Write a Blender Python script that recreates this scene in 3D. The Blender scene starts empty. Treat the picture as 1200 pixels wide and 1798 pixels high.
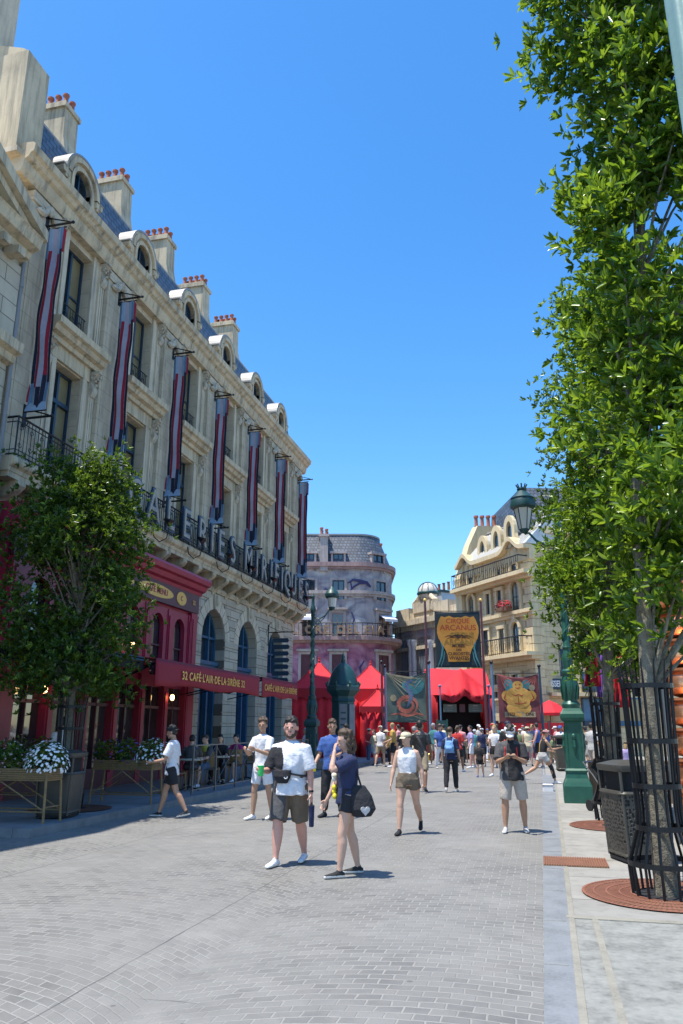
import bpy, bmesh, math, random
import numpy as np
from mathutils import Vector, Matrix
R=math.radians; PI=math.pi
sc=bpy.context.scene
col=sc.collection
random.seed(7); rng=np.random.default_rng(11)
# ---------------- camera, world, sun, exposure ----------------
FOC=1350.0; TH=math.atan(378/FOC); PS=math.atan(352*math.cos(TH)/FOC); CZ=1.65
cam=bpy.data.cameras.new('camera'); camo=bpy.data.objects.new('camera',cam); col.objects.link(camo)
camo.location=(0,0,CZ); camo.rotation_euler=(R(90)+TH,0,PS)
cam.sensor_fit='VERTICAL'; cam.sensor_height=36; cam.lens=36*FOC/1798
cam.clip_start=0.05; cam.clip_end=3000
sc.camera=camo
SX,SY=0.245,0.20                      # ground shift of a shadow per metre of height
sun=bpy.data.lights.new('sun','SUN'); suno=bpy.data.objects.new('sun',sun); col.objects.link(suno)
d=Vector((SX,SY,-1)); suno.rotation_euler=d.to_track_quat('-Z','Y').to_euler(); suno.location=(-20,-20,60)
sun.energy=3.8; sun.angle=R(0.5); sun.color=(1,0.95,0.86)
w=bpy.data.worlds.new('World'); sc.world=w; w.use_nodes=True
nt=w.node_tree; bg=nt.nodes['Background']
sky=nt.nodes.new('ShaderNodeTexSky'); sky.sky_type='NISHITA'; sky.sun_disc=False
sky.sun_elevation=math.atan(1/math.hypot(SX,SY)); sky.sun_rotation=math.atan2(-SX,-SY)
sky.air_density=1.0; sky.dust_density=0.3; sky.ozone_density=3.0; sky.altitude=0
hs=nt.nodes.new('ShaderNodeHueSaturation'); hs.inputs['Saturation'].default_value=1.3; hs.inputs['Value'].default_value=1.0
nt.links.new(sky.outputs[0],hs.inputs['Color']); nt.links.new(hs.outputs[0],bg.inputs['Color'])
bg.inputs['Strength'].default_value=0.15
vs=sc.view_settings; vs.view_transform='Standard'; vs.look='None'; vs.gamma=1; vs.exposure=0.95
sc.cycles.max_bounces=6; sc.cycles.diffuse_bounces=3; sc.cycles.transparent_max_bounces=6
# ---------------- helpers ----------------
FW=Vector((-math.sin(PS),math.cos(PS),0)); RT=Vector((math.cos(PS),math.sin(PS),0))
_f=Vector((-math.sin(PS)*math.cos(TH),math.cos(PS)*math.cos(TH),math.sin(TH))); _u=RT.cross(_f)
def ray(x,y): return _f+RT*((x-600)/FOC)-_u*((y-899)/FOC)
def onz(x,y,z=0.0):
    q=ray(x,y); t=(z-CZ)/q.z; return Vector((0,0,CZ))+q*t
def onx(x,y,X):
    q=ray(x,y); t=X/q.x; return Vector((0,0,CZ))+q*t
def ony(x,y,Y):
    q=ray(x,y); t=Y/q.y; return Vector((0,0,CZ))+q*t
def ond(x,y,D):                       # (across, height) on an upright plane D metres ahead, square to the view
    q=ray(x,y); t=D/q.dot(FW); p=q*t; return (p.dot(RT), p.z+CZ)
def ahead(a,D,z=0): 
    v=RT*a+FW*D; return (v.x,v.y,z)
def frame_of(pts,closed=False):
    out=[]; n=len(pts); up=None
    for i in range(n):
        a=pts[max(i-1,0)]; b=pts[min(i+1,n-1)]
        t=(b-a).normalized() if (b-a).length>1e-9 else Vector((0,0,1))
        if up is None: up=Vector((0,0,1)) if abs(t.z)<.9 else Vector((0,1,0))
        s=t.cross(up).normalized(); up=s.cross(t).normalized(); out.append((s,up))
    return out
class MB:
    def __init__(s): s.v=[]; s.f=[]; s.m=[]; s.k=0
    def add(s,vs,fs):
        o=len(s.v); s.v.extend([tuple(p) for p in vs]); s.f.extend([tuple(o+i for i in q) for q in fs]); s.m.extend([s.k]*len(fs)); return s
    def box(s,x0,x1,y0,y1,z0,z1):
        if x0>x1:x0,x1=x1,x0
        if y0>y1:y0,y1=y1,y0
        if z0>z1:z0,z1=z1,z0
        return s.add([(x0,y0,z0),(x1,y0,z0),(x1,y1,z0),(x0,y1,z0),(x0,y0,z1),(x1,y0,z1),(x1,y1,z1),(x0,y1,z1)],
          [(0,3,2,1),(4,5,6,7),(0,1,5,4),(1,2,6,5),(2,3,7,6),(3,0,4,7)])
    def poly(s,pts): return s.add(pts,[tuple(range(len(pts)))])
    def prism(s,pl,ax,a,b):
        n=len(pl)
        def P(u,w,t): return (t,u,w) if ax=='x' else ((u,t,w) if ax=='y' else (u,w,t))
        vs=[P(u,w,a) for u,w in pl]+[P(u,w,b) for u,w in pl]
        return s.add(vs,[tuple(range(n))[::-1],tuple(range(n,2*n))]+[(i,(i+1)%n,n+(i+1)%n,n+i) for i in range(n)])
    def tube(s,pts,r,n=8,caps=True,flat=1.0):
        pts=[Vector(p) for p in pts]; m=len(pts); rs=r if isinstance(r,(list,tuple)) else [r]*m
        vs=[]
        for p,(a,b),q in zip(pts,frame_of(pts),rs):
            for i in range(n):
                t=2*PI*i/n; vs.append(p+a*(q*math.cos(t))+b*(q*flat*math.sin(t)))
        fs=[(j*n+i,j*n+(i+1)%n,(j+1)*n+(i+1)%n,(j+1)*n+i) for j in range(m-1) for i in range(n)]
        if caps: fs+=[tuple(range(n))[::-1],tuple(range((m-1)*n,m*n))]
        return s.add(vs,fs)
    def lathe(s,pr,cx=0,cy=0,z0=0,n=16,caps=True,sq=None,ph=0):
        vs=[]
        for r,z in pr:
            for i in range(n):
                t=2*PI*i/n+ph; q=r
                if sq: q=r*(1+sq*math.cos(t*sq_n))if False else r
                vs.append((cx+q*math.cos(t),cy+q*math.sin(t),z0+z))
        m=len(pr); fs=[(j*n+i,j*n+(i+1)%n,(j+1)*n+(i+1)%n,(j+1)*n+i) for j in range(m-1) for i in range(n)]
        if caps: fs+=[tuple(range(n))[::-1],tuple(range((m-1)*n,m*n))]
        return s.add(vs,fs)
    def sph(s,c,r,n=12,k=8,z0=-1,z1=1):
        if not isinstance(r,(tuple,list)): r=(r,r,r)
        vs=[];a0=math.asin(z0);a1=math.asin(z1)
        for j in range(k+1):
            a=a0+(a1-a0)*j/k
            for i in range(n):
                t=2*PI*i/n; vs.append((c[0]+r[0]*math.cos(a)*math.cos(t),c[1]+r[1]*math.cos(a)*math.sin(t),c[2]+r[2]*math.sin(a)))
        fs=[(j*n+i,j*n+(i+1)%n,(j+1)*n+(i+1)%n,(j+1)*n+i) for j in range(k) for i in range(n)]
        return s.add(vs,fs+[tuple(range(n))[::-1],tuple(range(k*n,(k+1)*n))])
    def grid(s,fn,nu,nv):
        vs=[fn(i/nu,j/nv) for j in range(nv+1) for i in range(nu+1)]
        return s.add(vs,[(j*(nu+1)+i,j*(nu+1)+i+1,(j+1)*(nu+1)+i+1,(j+1)*(nu+1)+i) for j in range(nv) for i in range(nu)])
    def join(s,o,off=(0,0,0),rz=0,sc_=1):
        c,n=math.cos(rz),math.sin(rz)
        return s.add([(off[0]+sc_*(c*x-n*y),off[1]+sc_*(n*x+c*y),off[2]+sc_*z) for x,y,z in o.v],o.f)
    def build(s,name,mat,parent=None,smooth=False,world=False,loc=None,recalc=True,solid=0):
        me=bpy.data.meshes.new(name)
        vs=s.v
        if world and parent is not None:
            o=parent; M=Matrix()
            while o is not None:
                M=(Matrix.Translation(o.location)@Matrix.Rotation(o.rotation_euler.z,4,'Z'))@M; o=o.parent
            Mi=M.inverted(); vs=[tuple(Mi@Vector(p)) for p in vs]
        if loc is not None: vs=[(x-loc[0],y-loc[1],z-loc[2]) for x,y,z in vs]
        me.from_pydata(vs,[],s.f)
        if recalc:
            bm=bmesh.new(); bm.from_mesh(me); bmesh.ops.recalc_face_normals(bm,faces=bm.faces); bm.to_mesh(me); bm.free()
        mats=mat if isinstance(mat,(list,tuple)) else [mat]
        for q in mats: me.materials.append(q)
        if len(mats)>1: me.polygons.foreach_set('material_index',s.m)
        if smooth:
            me.polygons.foreach_set('use_smooth',[True]*len(me.polygons))
            me.set_sharp_from_angle(angle=R(smooth if smooth is not True else 50))
        me.update()
        ob=bpy.data.objects.new(name,me); col.objects.link(ob)
        if parent is not None: ob.parent=parent
        if loc is not None: ob.location=loc
        if solid:
            md=ob.modifiers.new('thickness','SOLIDIFY'); md.thickness=solid; md.offset=0
        return ob
def tag(o,label=None,cat=None,group=None,kind=None):
    if label: o['label']=label
    if cat: o['category']=cat
    if group: o['group']=group
    if kind: o['kind']=kind
    return o
def thing(name,label,cat,loc=(0,0,0),rz=0,group=None):
    o=bpy.data.objects.new(name,None); col.objects.link(o); o.empty_display_size=.2
    o.location=loc; o.rotation_euler=(0,0,rz); return tag(o,label,cat,group)
def dup(root,loc,rz=0,label=None,group=None,children=None):
    kids=[c for c in bpy.data.objects if c.parent==root]
    r=root.copy(); col.objects.link(r); r.location=loc; r.rotation_euler=(0,0,rz)
    if label: r['label']=label
    if group: r['group']=group
    for ch in kids:
        c=ch.copy(); col.objects.link(c); c.parent=r
        for g in [x for x in bpy.data.objects if x.parent==ch]:
            e=g.copy(); col.objects.link(e); e.parent=c
    return r
def partcopy(o,loc,rz=None):
    kids=[x for x in bpy.data.objects if x.parent==o]
    c=o.copy(); col.objects.link(c); c.location=loc; c.parent=o.parent
    if rz is not None: c.rotation_euler=(0,0,rz)
    for g in kids:
        e=g.copy(); col.objects.link(e); e.parent=c
    return c
def textmesh(s,size,depth=0.01,bold=0.0,spacing=1.0,align='CENTER',xs=1.0):
    cu=bpy.data.curves.new('t','FONT'); cu.body=s; cu.size=size; cu.extrude=depth; cu.offset=bold; cu.align_x=align; cu.align_y='CENTER'; cu.space_character=spacing; cu.resolution_u=3
    ob=bpy.data.objects.new('t',cu); col.objects.link(ob); dg=bpy.context.evaluated_depsgraph_get()
    me=bpy.data.meshes.new_from_object(ob.evaluated_get(dg)); bpy.data.objects.remove(ob)
    for v in me.vertices: v.co.x*=xs
    return me
def text(name,s,size,mat,parent,loc,rot=(R(90),0,0),depth=0.01,bold=0.0,spacing=1.0,xs=1.0,align='CENTER'):
    me=textmesh(s,size,depth,bold,spacing,align,xs); me.materials.clear(); me.materials.append(mat); me.name=name
    ob=bpy.data.objects.new(name,me); col.objects.link(ob); ob.parent=parent; ob.location=loc; ob.rotation_euler=rot; return ob
# ---------------- materials ----------------
def _mix(nt,a,b,fac,mode='MIX'):
    n=nt.nodes.new('ShaderNodeMix'); n.data_type='RGBA'; n.blend_type=mode
    for sk,v in ((6,a),(7,b)):
        if isinstance(v,(tuple,list)): n.inputs[sk].default_value=(*v[:3],1)
        else: nt.links.new(v,n.inputs[sk])
    if isinstance(fac,(int,float)): n.inputs[0].default_value=fac
    else: nt.links.new(fac,n.inputs[0])
    return n.outputs[2]
def _math(nt,op,a,b=None,c=None,clamp=False):
    n=nt.nodes.new('ShaderNodeMath'); n.operation=op; n.use_clamp=clamp
    for i,v in enumerate((a,b,c)):
        if v is None: continue
        if isinstance(v,(int,float)): n.inputs[i].default_value=v
        else: nt.links.new(v,n.inputs[i])
    return n.outputs[0]
def _ramp(nt,src,stops):
    n=nt.nodes.new('ShaderNodeValToRGB'); e=n.color_ramp.elements
    while len(e)<len(stops): e.new(.5)
    for q,(p,c) in zip(e,stops): q.position=p; q.color=(*c,1) if len(c)==3 else c
    nt.links.new(src,n.inputs[0]); return n.outputs[0]
def _noise(nt,vec,scale,detail=4,rough=.55,dist=0,xyz=None):
    if xyz is not None:
        m=nt.nodes.new('ShaderNodeMapping'); m.inputs['Scale'].default_value=xyz; nt.links.new(vec,m.inputs['Vector']); vec=m.outputs[0]
    n=nt.nodes.new('ShaderNodeTexNoise'); n.inputs['Scale'].default_value=scale; n.inputs['Detail'].default_value=detail; n.inputs['Roughness'].default_value=rough; n.inputs['Distortion'].default_value=dist
    nt.links.new(vec,n.inputs['Vector']); return n.outputs['Fac']
def newmat(name):
    m=bpy.data.materials.new(name); m.use_nodes=True; nt=m.node_tree
    b=nt.nodes['Principled BSDF']; tc=nt.nodes.new('ShaderNodeTexCoord'); g=nt.nodes.new('ShaderNodeNewGeometry')
    return m,nt,b,tc.outputs['Object'],g.outputs['Position']
def bump(nt,b,h,strength=.3,dist=.02):
    n=nt.nodes.new('ShaderNodeBump'); n.inputs['Strength'].default_value=strength; n.inputs['Distance'].default_value=dist
    nt.links.new(h,n.inputs['Height']); nt.links.new(n.outputs[0],b.inputs['Normal'])
def mk(name,c,rough=.7,metal=0,var=.25,scale=3,bmp=.15,bd=.01,streak=0,fine=40,spec=None,emit=None,estr=0,dirt=None):
    m,nt,b,oc,pos=newmat(name)
    big=_noise(nt,pos,scale,5,.6); fi=_noise(nt,pos,fine,3,.6)
    lo=tuple(x*(1-var) for x in c); hi=tuple(min(1,x*(1+var*.7)) for x in c)
    f=_math(nt,'ADD',_math(nt,'MULTIPLY',big,.65),_math(nt,'MULTIPLY',fi,.35))
    cc=_ramp(nt,f,[(.3,lo),(.5,c),(.72,hi)])
    if streak:
        st=_noise(nt,pos,1.0,6,.65,0,(5,5,.35)); sf=_math(nt,'MULTIPLY',_math(nt,'SUBTRACT',st,.48,clamp=True),streak*4,clamp=True)
        cc=_mix(nt,cc,dirt or tuple(x*.45 for x in c),sf)
    nt.links.new(cc,b.inputs['Base Color']); b.inputs['Roughness'].default_value=rough; b.inputs['Metallic'].default_value=metal
    if spec is not None: b.inputs['Specular IOR Level'].default_value=spec
    if bmp: bump(nt,b,f,bmp,bd)
    if emit: b.inputs['Emission Color'].default_value=(*emit,1); b.inputs['Emission Strength'].default_value=estr
    return m
def glass(name,c=(.02,.025,.03),rough=.05,var=.5):
    m,nt,b,oc,pos=newmat(name)
    n=_noise(nt,pos,1.2,2,.5); nt.links.new(_ramp(nt,n,[(.3,tuple(x*(1-var) for x in c)),(.7,tuple(x*(1+var) for x in c))]),b.inputs['Base Color'])
    b.inputs['Roughness'].default_value=rough; b.inputs['Specular IOR Level'].default_value=.9; b.inputs['Coat Weight'].default_value=.6; b.inputs['Coat Roughness'].default_value=.02
    w_=_noise(nt,pos,2.0,1,.5); bump(nt,b,w_,.12,.02)
    return m
M={}
M['stone']=mk('weathered limestone',(.53,.435,.29),.85,var=.34,scale=1.3,bmp=.35,streak=1.1,dirt=(.19,.165,.12))
M['stone_l']=mk('pale limestone',(.58,.49,.35),.85,var=.3,scale=1.6,bmp=.3,streak=.9,dirt=(.25,.21,.16))
M['stone_y']=mk('yellow sandstone',(.62,.50,.30),.85,var=.2,scale=.9,bmp=.2,streak=.5,dirt=(.32,.25,.15))
M['carve']=mk('carved stone',(.48,.42,.32),.9,var=.35,scale=9,bmp=.9,bd=.03,streak=.5,dirt=(.16,.13,.10))
M['slate']=None
M['zinc']=mk('zinc sheet',(.50,.51,.50),.45,metal=.3,var=.2,scale=1.5,bmp=.05)
M['lead']=mk('lead capping',(.27,.27,.26),.5,metal=.2,var=.15,bmp=.05)
M['pot']=mk('terracotta pot',(.36,.12,.07),.8,var=.3,scale=6)
M['iron']=mk('black iron',(.012,.013,.016),.42,metal=.4,var=.3,bmp=.1)
M['navy']=mk('navy paint',(.012,.035,.065),.4,var=.2,bmp=.05)
M['blue']=mk('blue shop paint',(.02,.09,.17),.45,var=.25,bmp=.05)
M['crim']=mk('crimson paint',(.34,.02,.055),.42,var=.25,scale=2,bmp=.06,streak=.3,dirt=(.12,.01,.02))
M['crimd']=mk('dark panel',(.10,.03,.04),.5,var=.3)
M['gold']=mk('gold leaf',(.72,.44,.12),.4,metal=.35,var=.25,scale=12,bmp=.1)
M['teal']=mk('verdigris green paint',(.018,.095,.066),.42,metal=.1,var=.3,scale=7,bmp=.12,streak=.4,dirt=(.01,.06,.05))
M['tealdk']=mk('dark teal paint',(.012,.055,.055),.45,var=.3,scale=5,bmp=.1)
M['glass']=glass('dark window glass')
M['blind']=mk('drawn blind behind glass',(.20,.165,.085),.25,var=.45,scale=.8,bmp=0,spec=.8)
M['lamp_glass']=mk('frosted lamp glass',(.62,.58,.50),.25,var=.08,bmp=0)
M['red']=mk('red tent canvas',(.60,.014,.026),.8,var=.25,scale=2.2,fine=9,bmp=.8,streak=.35,dirt=(.36,.008,.016))
M['redd']=mk('deep red canvas',(.38,.008,.018),.8,var=.25,scale=1.5,bmp=.2)
M['awn']=mk('burgundy awning canvas',(.27,.010,.028),.75,var=.2,scale=2,bmp=.1)
M['black']=mk('black cloth',(.012,.012,.014),.85,var=.3)
M['rust']=mk('rusty terracotta iron',(.21,.08,.048),.8,var=.35,scale=6,fine=60,bmp=.3)
M['binm']=mk('bronze brown metal',(.085,.08,.068),.45,metal=.35,var=.2,scale=4,bmp=.08)
M['bark']=mk('grey bark',(.17,.15,.11),.95,var=.75,scale=13,fine=55,bmp=1,bd=.04,streak=.6,dirt=(.34,.34,.28))
M['bamboo']=mk('bamboo cane',(.25,.155,.065),.55,var=.4,scale=8,bmp=.1)
M['white']=mk('white cloth',(.72,.72,.74),.85,var=.06,bmp=.1)
M['copper']=mk('polished copper',(.80,.34,.17),.28,metal=.9,var=.3,scale=5,bmp=.15)
M['wood']=mk('brown wood',(.16,.09,.045),.6,var=.4,scale=5)
def leafmat(name,c1,c2,c3,trans=.35,rough=.38):
    m,nt,b,oc,pos=newmat(name)
    at=nt.nodes.new('ShaderNodeAttribute'); at.attribute_name='tint'
    cc=_ramp(nt,at.outputs['Fac'],[(0,c1),(.55,c2),(1,c3)])
    nt.links.new(cc,b.inputs['Base Color']); b.inputs['Roughness'].default_value=rough
    tr=nt.nodes.new('ShaderNodeBsdfTranslucent'); nt.links.new(_mix(nt,cc,(.35,.5,.02),.45),tr.inputs['Color'])
    mx=nt.nodes.new('ShaderNodeMixShader'); mx.inputs[0].default_value=trans
    out=nt.nodes['Material Output']; nt.links.new(b.outputs[0],mx.inputs[1]); nt.links.new(tr.outputs[0],mx.inputs[2]); nt.links.new(mx.outputs[0],out.inputs['Surface'])
    return m
M['leaf']=leafmat('glossy green leaf',(.022,.060,.009),(.095,.20,.02),(.33,.43,.04),.48,.28)
M['leafd']=leafmat('dark green leaf',(.010,.028,.006),(.04,.10,.015),(.20,.30,.03),.35,.34)
def slate_mat():
    m,nt,b,oc,pos=newmat('slate roof tiles')
    s=nt.nodes.new('ShaderNodeSeparateXYZ'); nt.links.new(pos,s.inputs[0])
    c=nt.nodes.new('ShaderNodeCombineXYZ'); nt.links.new(_math(nt,'ADD',s.outputs[1],s.outputs[0]),c.inputs[0]); nt.links.new(s.outputs[2],c.inputs[1])
    br=nt.nodes.new('ShaderNodeTexBrick'); nt.links.new(c.outputs[0],br.inputs['Vector'])
    br.inputs['Color1'].default_value=(.045,.06,.085,1); br.inputs['Color2'].default_value=(.11,.135,.17,1); br.inputs['Mortar'].default_value=(.012,.014,.02,1)
    br.inputs['Scale'].default_value=1; br.inputs['Brick Width'].default_value=.34; br.inputs['Row Height'].default_value=.25; br.inputs['Mortar Size'].default_value=.03
    nt.links.new(_mix(nt,br.outputs['Color'],(.17,.17,.17),_math(nt,'MULTIPLY',_noise(nt,pos,2,4),.3)),b.inputs['Base Color'])
    b.inputs['Roughness'].default_value=.5; bump(nt,b,_math(nt,'SUBTRACT',1,br.outputs['Fac']),.6,.02); return m
M['slate']=slate_mat()
def ashlar(name,c1,c2,mort,ax,bw=.9,rh=.4,ms=.012,bmpd=.02,off=.5,streak=.5):
    m,nt,b,oc,pos=newmat(name)
    s=nt.nodes.new('ShaderNodeSeparateXYZ'); nt.links.new(pos,s.inputs[0])
    c=nt.nodes.new('ShaderNodeCombineXYZ')
    u=s.outputs[1] if ax=='y' else (s.outputs[0] if ax=='x' else _math(nt,'ADD',s.outputs[0],s.outputs[1]))
    nt.links.new(u,c.inputs[0]); nt.links.new(s.outputs[1] if ax=='z' else s.outputs[2],c.inputs[1])
    if ax=='z': nt.links.new(s.outputs[0],c.inputs[0])
    br=nt.nodes.new('ShaderNodeTexBrick'); nt.links.new(c.outputs[0],br.inputs['Vector'])
    br.inputs['Color1'].default_value=(*c1,1); br.inputs['Color2'].default_value=(*c2,1); br.inputs['Mortar'].default_value=(*mort,1)
    br.inputs['Scale'].default_value=1; br.inputs['Brick Width'].default_value=bw; br.inputs['Row Height'].default_value=rh; br.inputs['Mortar Size'].default_value=ms; br.offset=off
    n=_noise(nt,pos,1.5,6,.65); st=_noise(nt,pos,1,6,.65,0,(5,5,.4))
    cc=_mix(nt,br.outputs['Color'],tuple(x*.5 for x in c1),_math(nt,'MULTIPLY',_math(nt,'SUBTRACT',n,.42,clamp=True),2.2*streak,clamp=True))
    cc=_mix(nt,cc,tuple(x*.4 for x in c1),_math(nt,'MULTIPLY',_math(nt,'SUBTRACT',st,.5,clamp=True),3*streak,clamp=True))
    nt.links.new(cc,b.inputs['Base Color']); b.inputs['Roughness'].default_value=.85
    h=_math(nt,'ADD',_math(nt,'SUBTRACT',1,br.outputs['Fac']),_math(nt,'MULTIPLY',_noise(nt,pos,25,4),.25)); bump(nt,b,h,.6,bmpd); return m
M['stone_j']=ashlar('jointed pale limestone',(.58,.49,.35),(.52,.435,.305),(.30,.24,.16),'y',1.15,.46,.006,.008,.5,1.0)
M['ash']=ashlar('ashlar limestone',(.52,.455,.34),(.44,.38,.28),(.15,.125,.09),'y',1.0,.42)
M['ashy']=ashlar('yellow ashlar',(.62,.50,.30),(.50,.395,.225),(.28,.21,.12),'xy',.8,.33,.011)
# road: stamped setts laid in overlapping arcs
def road_mat():
    m,nt,b,oc,pos=newmat('stamped cobble paving')
    s=nt.nodes.new('ShaderNodeSeparateXYZ'); nt.links.new(pos,s.inputs[0]); x,y=s.outputs[0],s.outputs[1]
    W=3.6; Rr=2.7
    xm=_math(nt,'SUBTRACT',_math(nt,'MULTIPLY',_math(nt,'FRACT',_math(nt,'DIVIDE',_math(nt,'ADD',x,31.3),W)),W),W/2)
    cell=_math(nt,'FLOOR',_math(nt,'DIVIDE',_math(nt,'ADD',x,31.3),W))
    rr=_math(nt,'SQRT',_math(nt,'SUBTRACT',Rr*Rr,_math(nt,'MULTIPLY',xm,xm)))
    yy=_math(nt,'ADD',_math(nt,'SUBTRACT',y,rr),_math(nt,'MULTIPLY',cell,.07))
    uu=_math(nt,'MULTIPLY',_math(nt,'ARCSINE',_math(nt,'DIVIDE',xm,Rr)),Rr)
    c=nt.nodes.new('ShaderNodeCombineXYZ'); nt.links.new(_math(nt,'ADD',uu,_math(nt,'MULTIPLY',cell,1.37)),c.inputs[0]); nt.links.new(yy,c.inputs[1])
    wob=nt.nodes.new('ShaderNodeTexNoise'); wob.inputs['Scale'].default_value=3; nt.links.new(pos,wob.inputs['Vector'])
    va=nt.nodes.new('ShaderNodeVectorMath'); va.operation='MULTIPLY_ADD'; nt.links.new(wob.outputs['Color'],va.inputs[0]); va.inputs[1].default_value=(.05,.05,0); nt.links.new(c.outputs[0],va.inputs[2])
    br=nt.nodes.new('ShaderNodeTexBrick'); nt.links.new(va.outputs[0],br.inputs['Vector']); br.inputs['Scale'].default_value=1
    br.inputs['Brick Width'].default_value=.168; br.inputs['Row Height'].default_value=.106; br.inputs['Mortar Size'].default_value=.010; br.inputs['Mortar Smooth'].default_value=.6
    br.inputs['Color1'].default_value=(.200,.193,.178,1); br.inputs['Color2'].default_value=(.130,.126,.117,1); br.inputs['Mortar'].default_value=(.285,.275,.252,1)
    big=_noise(nt,pos,.55,6,.62); mid=_noise(nt,pos,2.6,6,.7); fi=_noise(nt,pos,45,3,.6)
    cc=_mix(nt,br.outputs['Color'],(.265,.256,.236),_math(nt,'MULTIPLY',_math(nt,'SUBTRACT',big,.42,clamp=True),3.0,clamp=True))
    cc=_mix(nt,cc,(.115,.112,.105),_math(nt,'MULTIPLY',_math(nt,'SUBTRACT',mid,.50,clamp=True),2.0,clamp=True))
    cc=_mix(nt,cc,(.24,.205,.19),_math(nt,'MULTIPLY',_math(nt,'SUBTRACT',_noise(nt,pos,1.1,4,.6,.6),.58,clamp=True),1.8,clamp=True))
    cc=_mix(nt,cc,(.09,.09,.09),_math(nt,'MULTIPLY',_math(nt,'SUBTRACT',.46,fi,clamp=True),1.4,clamp=True))
    cc=_mix(nt,cc,(.198,.191,.176),_math(nt,'MULTIPLY',_math(nt,'SUBTRACT',_noise(nt,pos,1.7,5,.65,.4),.40,clamp=True),2.6,clamp=True))
    # saw-cut joints along the street
    for xj in (-3.05,-6.1):
        dj=_math(nt,'ABSOLUTE',_math(nt,'SUBTRACT',x,_math(nt,'ADD',xj,_math(nt,'MULTIPLY',_noise(nt,pos,2,2),.05))))
        cc=_mix(nt,cc,(.09,.088,.085),_math(nt,'MULTIPLY',_math(nt,'LESS_THAN',dj,.008),_math(nt,'MULTIPLY',_noise(nt,pos,1.3,3),1.5,clamp=True)))
    for yj in (4.9,11.6,18.4):
        dj=_math(nt,'ABSOLUTE',_math(nt,'SUBTRACT',y,_math(nt,'ADD',yj,_math(nt,'MULTIPLY',_noise(nt,pos,1.2,3),.25))))
        cc=_mix(nt,cc,(.10,.098,.092),_math(nt,'MULTIPLY',_math(nt,'LESS_THAN',dj,.008),_math(nt,'MULTIPLY',_math(nt,'SUBTRACT',_noise(nt,pos,.9,3),.45,clamp=True),8,clamp=True)))
    vo=nt.nodes.new('ShaderNodeTexVoronoi'); vo.inputs['Scale'].default_value=1.6; nt.links.new(pos,vo.inputs['Vector'])
    cc=_mix(nt,cc,(.085,.082,.078),_math(nt,'MULTIPLY',_math(nt,'LESS_THAN',vo.outputs['Distance'],.035),.6))
    nt.links.new(cc,b.inputs['Base Color']); b.inputs['Roughness'].default_value=.62; b.inputs['Specular IOR Level'].default_value=.35
    h=_math(nt,'ADD',_math(nt,'MULTIPLY',br.outputs['Fac'],-.8),_math(nt,'ADD',_math(nt,'MULTIPLY',mid,.5),_math(nt,'MULTIPLY',fi,.3))); bump(nt,b,h,.55,.012); return m
M['road']=road_mat()
M['slab']=ashlar('pavement slabs',(.31,.295,.262),(.25,.24,.217),(.13,.12,.10),'z',1.25,1.25,.012,.01,0,.75)
M['slabd']=ashlar('grey pavement',(.24,.25,.26),(.21,.22,.23),(.10,.10,.10),'z',1.1,1.1,.012,.01,0,.35)
M['kerbb']=mk('blue grey kerb stone',(.185,.195,.205),.75,var=.35,scale=3.2,bmp=.2)
M['sand']=mk('sandstone edging',(.24,.225,.185),.85,var=.35,scale=3)
M['greys']=mk('grey stamped concrete',(.215,.215,.195),.85,var=.55,scale=3.5,fine=18,bmp=.5)
# ---------------- the ground ----------------
def sheet(name,x0,x1,y0,y1,z,mat):
    o=MB().poly([(x0,y0,z),(x1,y0,z),(x1,y1,z),(x0,y1,z)]).build(name,mat); return tag(o,kind='structure')
sheet('ground',-600,600,-200,1500,-.02,M['slabd'])
sheet('road',-60,-.10,-10,120,0,M['road'])
def kerb_w(y): return .07+(y-5.2)*.0095
o=MB().poly([(-.10,-10,.004),(.0,-10,.004),(kerb_w(30),30,.004),(-.10,30,.004)]).build('kerb_band',M['kerbb']); tag(o,kind='structure')
b=MB()
y=1.0
while y<30: b.box(-.095,kerb_w(y)-.004,y-.006,y+.006,.003,.0065); y+=1.35
tag(b.build('kerb_joints',M['greys']),kind='structure')
sheet('pavement',.0,40,7.98,120,.0,M['slab']); sheet('pavement_near',-.05,40,-10,7.88,.0,M['greys'])
b=MB()
b.poly([(-.03,-10,.006),(.02,-10,.006),(kerb_w(30)+.05,30,.006),(kerb_w(30),30,.006)]); b.box(.1,12,7.88,7.98,.0,.008)
b.poly([(.32,-10,.006),(.37,-10,.006),(.37,7.88,.006),(.32,7.88,.006)])
tag(b.build('edging_strip',M['sand']),kind='structure')
# left pavement with a raised kerb
KX=-7.78
b=MB(); b.box(-14,KX-.3,11.5,42,-.01,.125); tag(b.build('sidewalk',M['slabd']),kind='structure')
b=MB(); n=0; y=11.2
while y<41: 
    b.box(KX-.3,KX,y+.004,min(y+1.2,42)-.004,-.01,.135); y+=1.2
x=KX-.3
while x>-14: b.box(x-1.2+.004,x-.004,11.2,11.5,-.01,.135); x-=1.2
tag(b.build('kerb',M['kerbb']),kind='structure')
# ---------------- the long limestone building on the left ----------------
P=3.69; BC=[16.80+P*k for k in range(6)]; PC=[14.955+P*k for k in range(7)]; YE=38.0; YS=14.05
XW=-12.1; XP=-11.72; XJ=-11.93; XR=-12.30
bld=thing('stone_building','long pale limestone building with mansard roof, arched dormers and tall striped banners','building',(-12.1,26,0))
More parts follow.
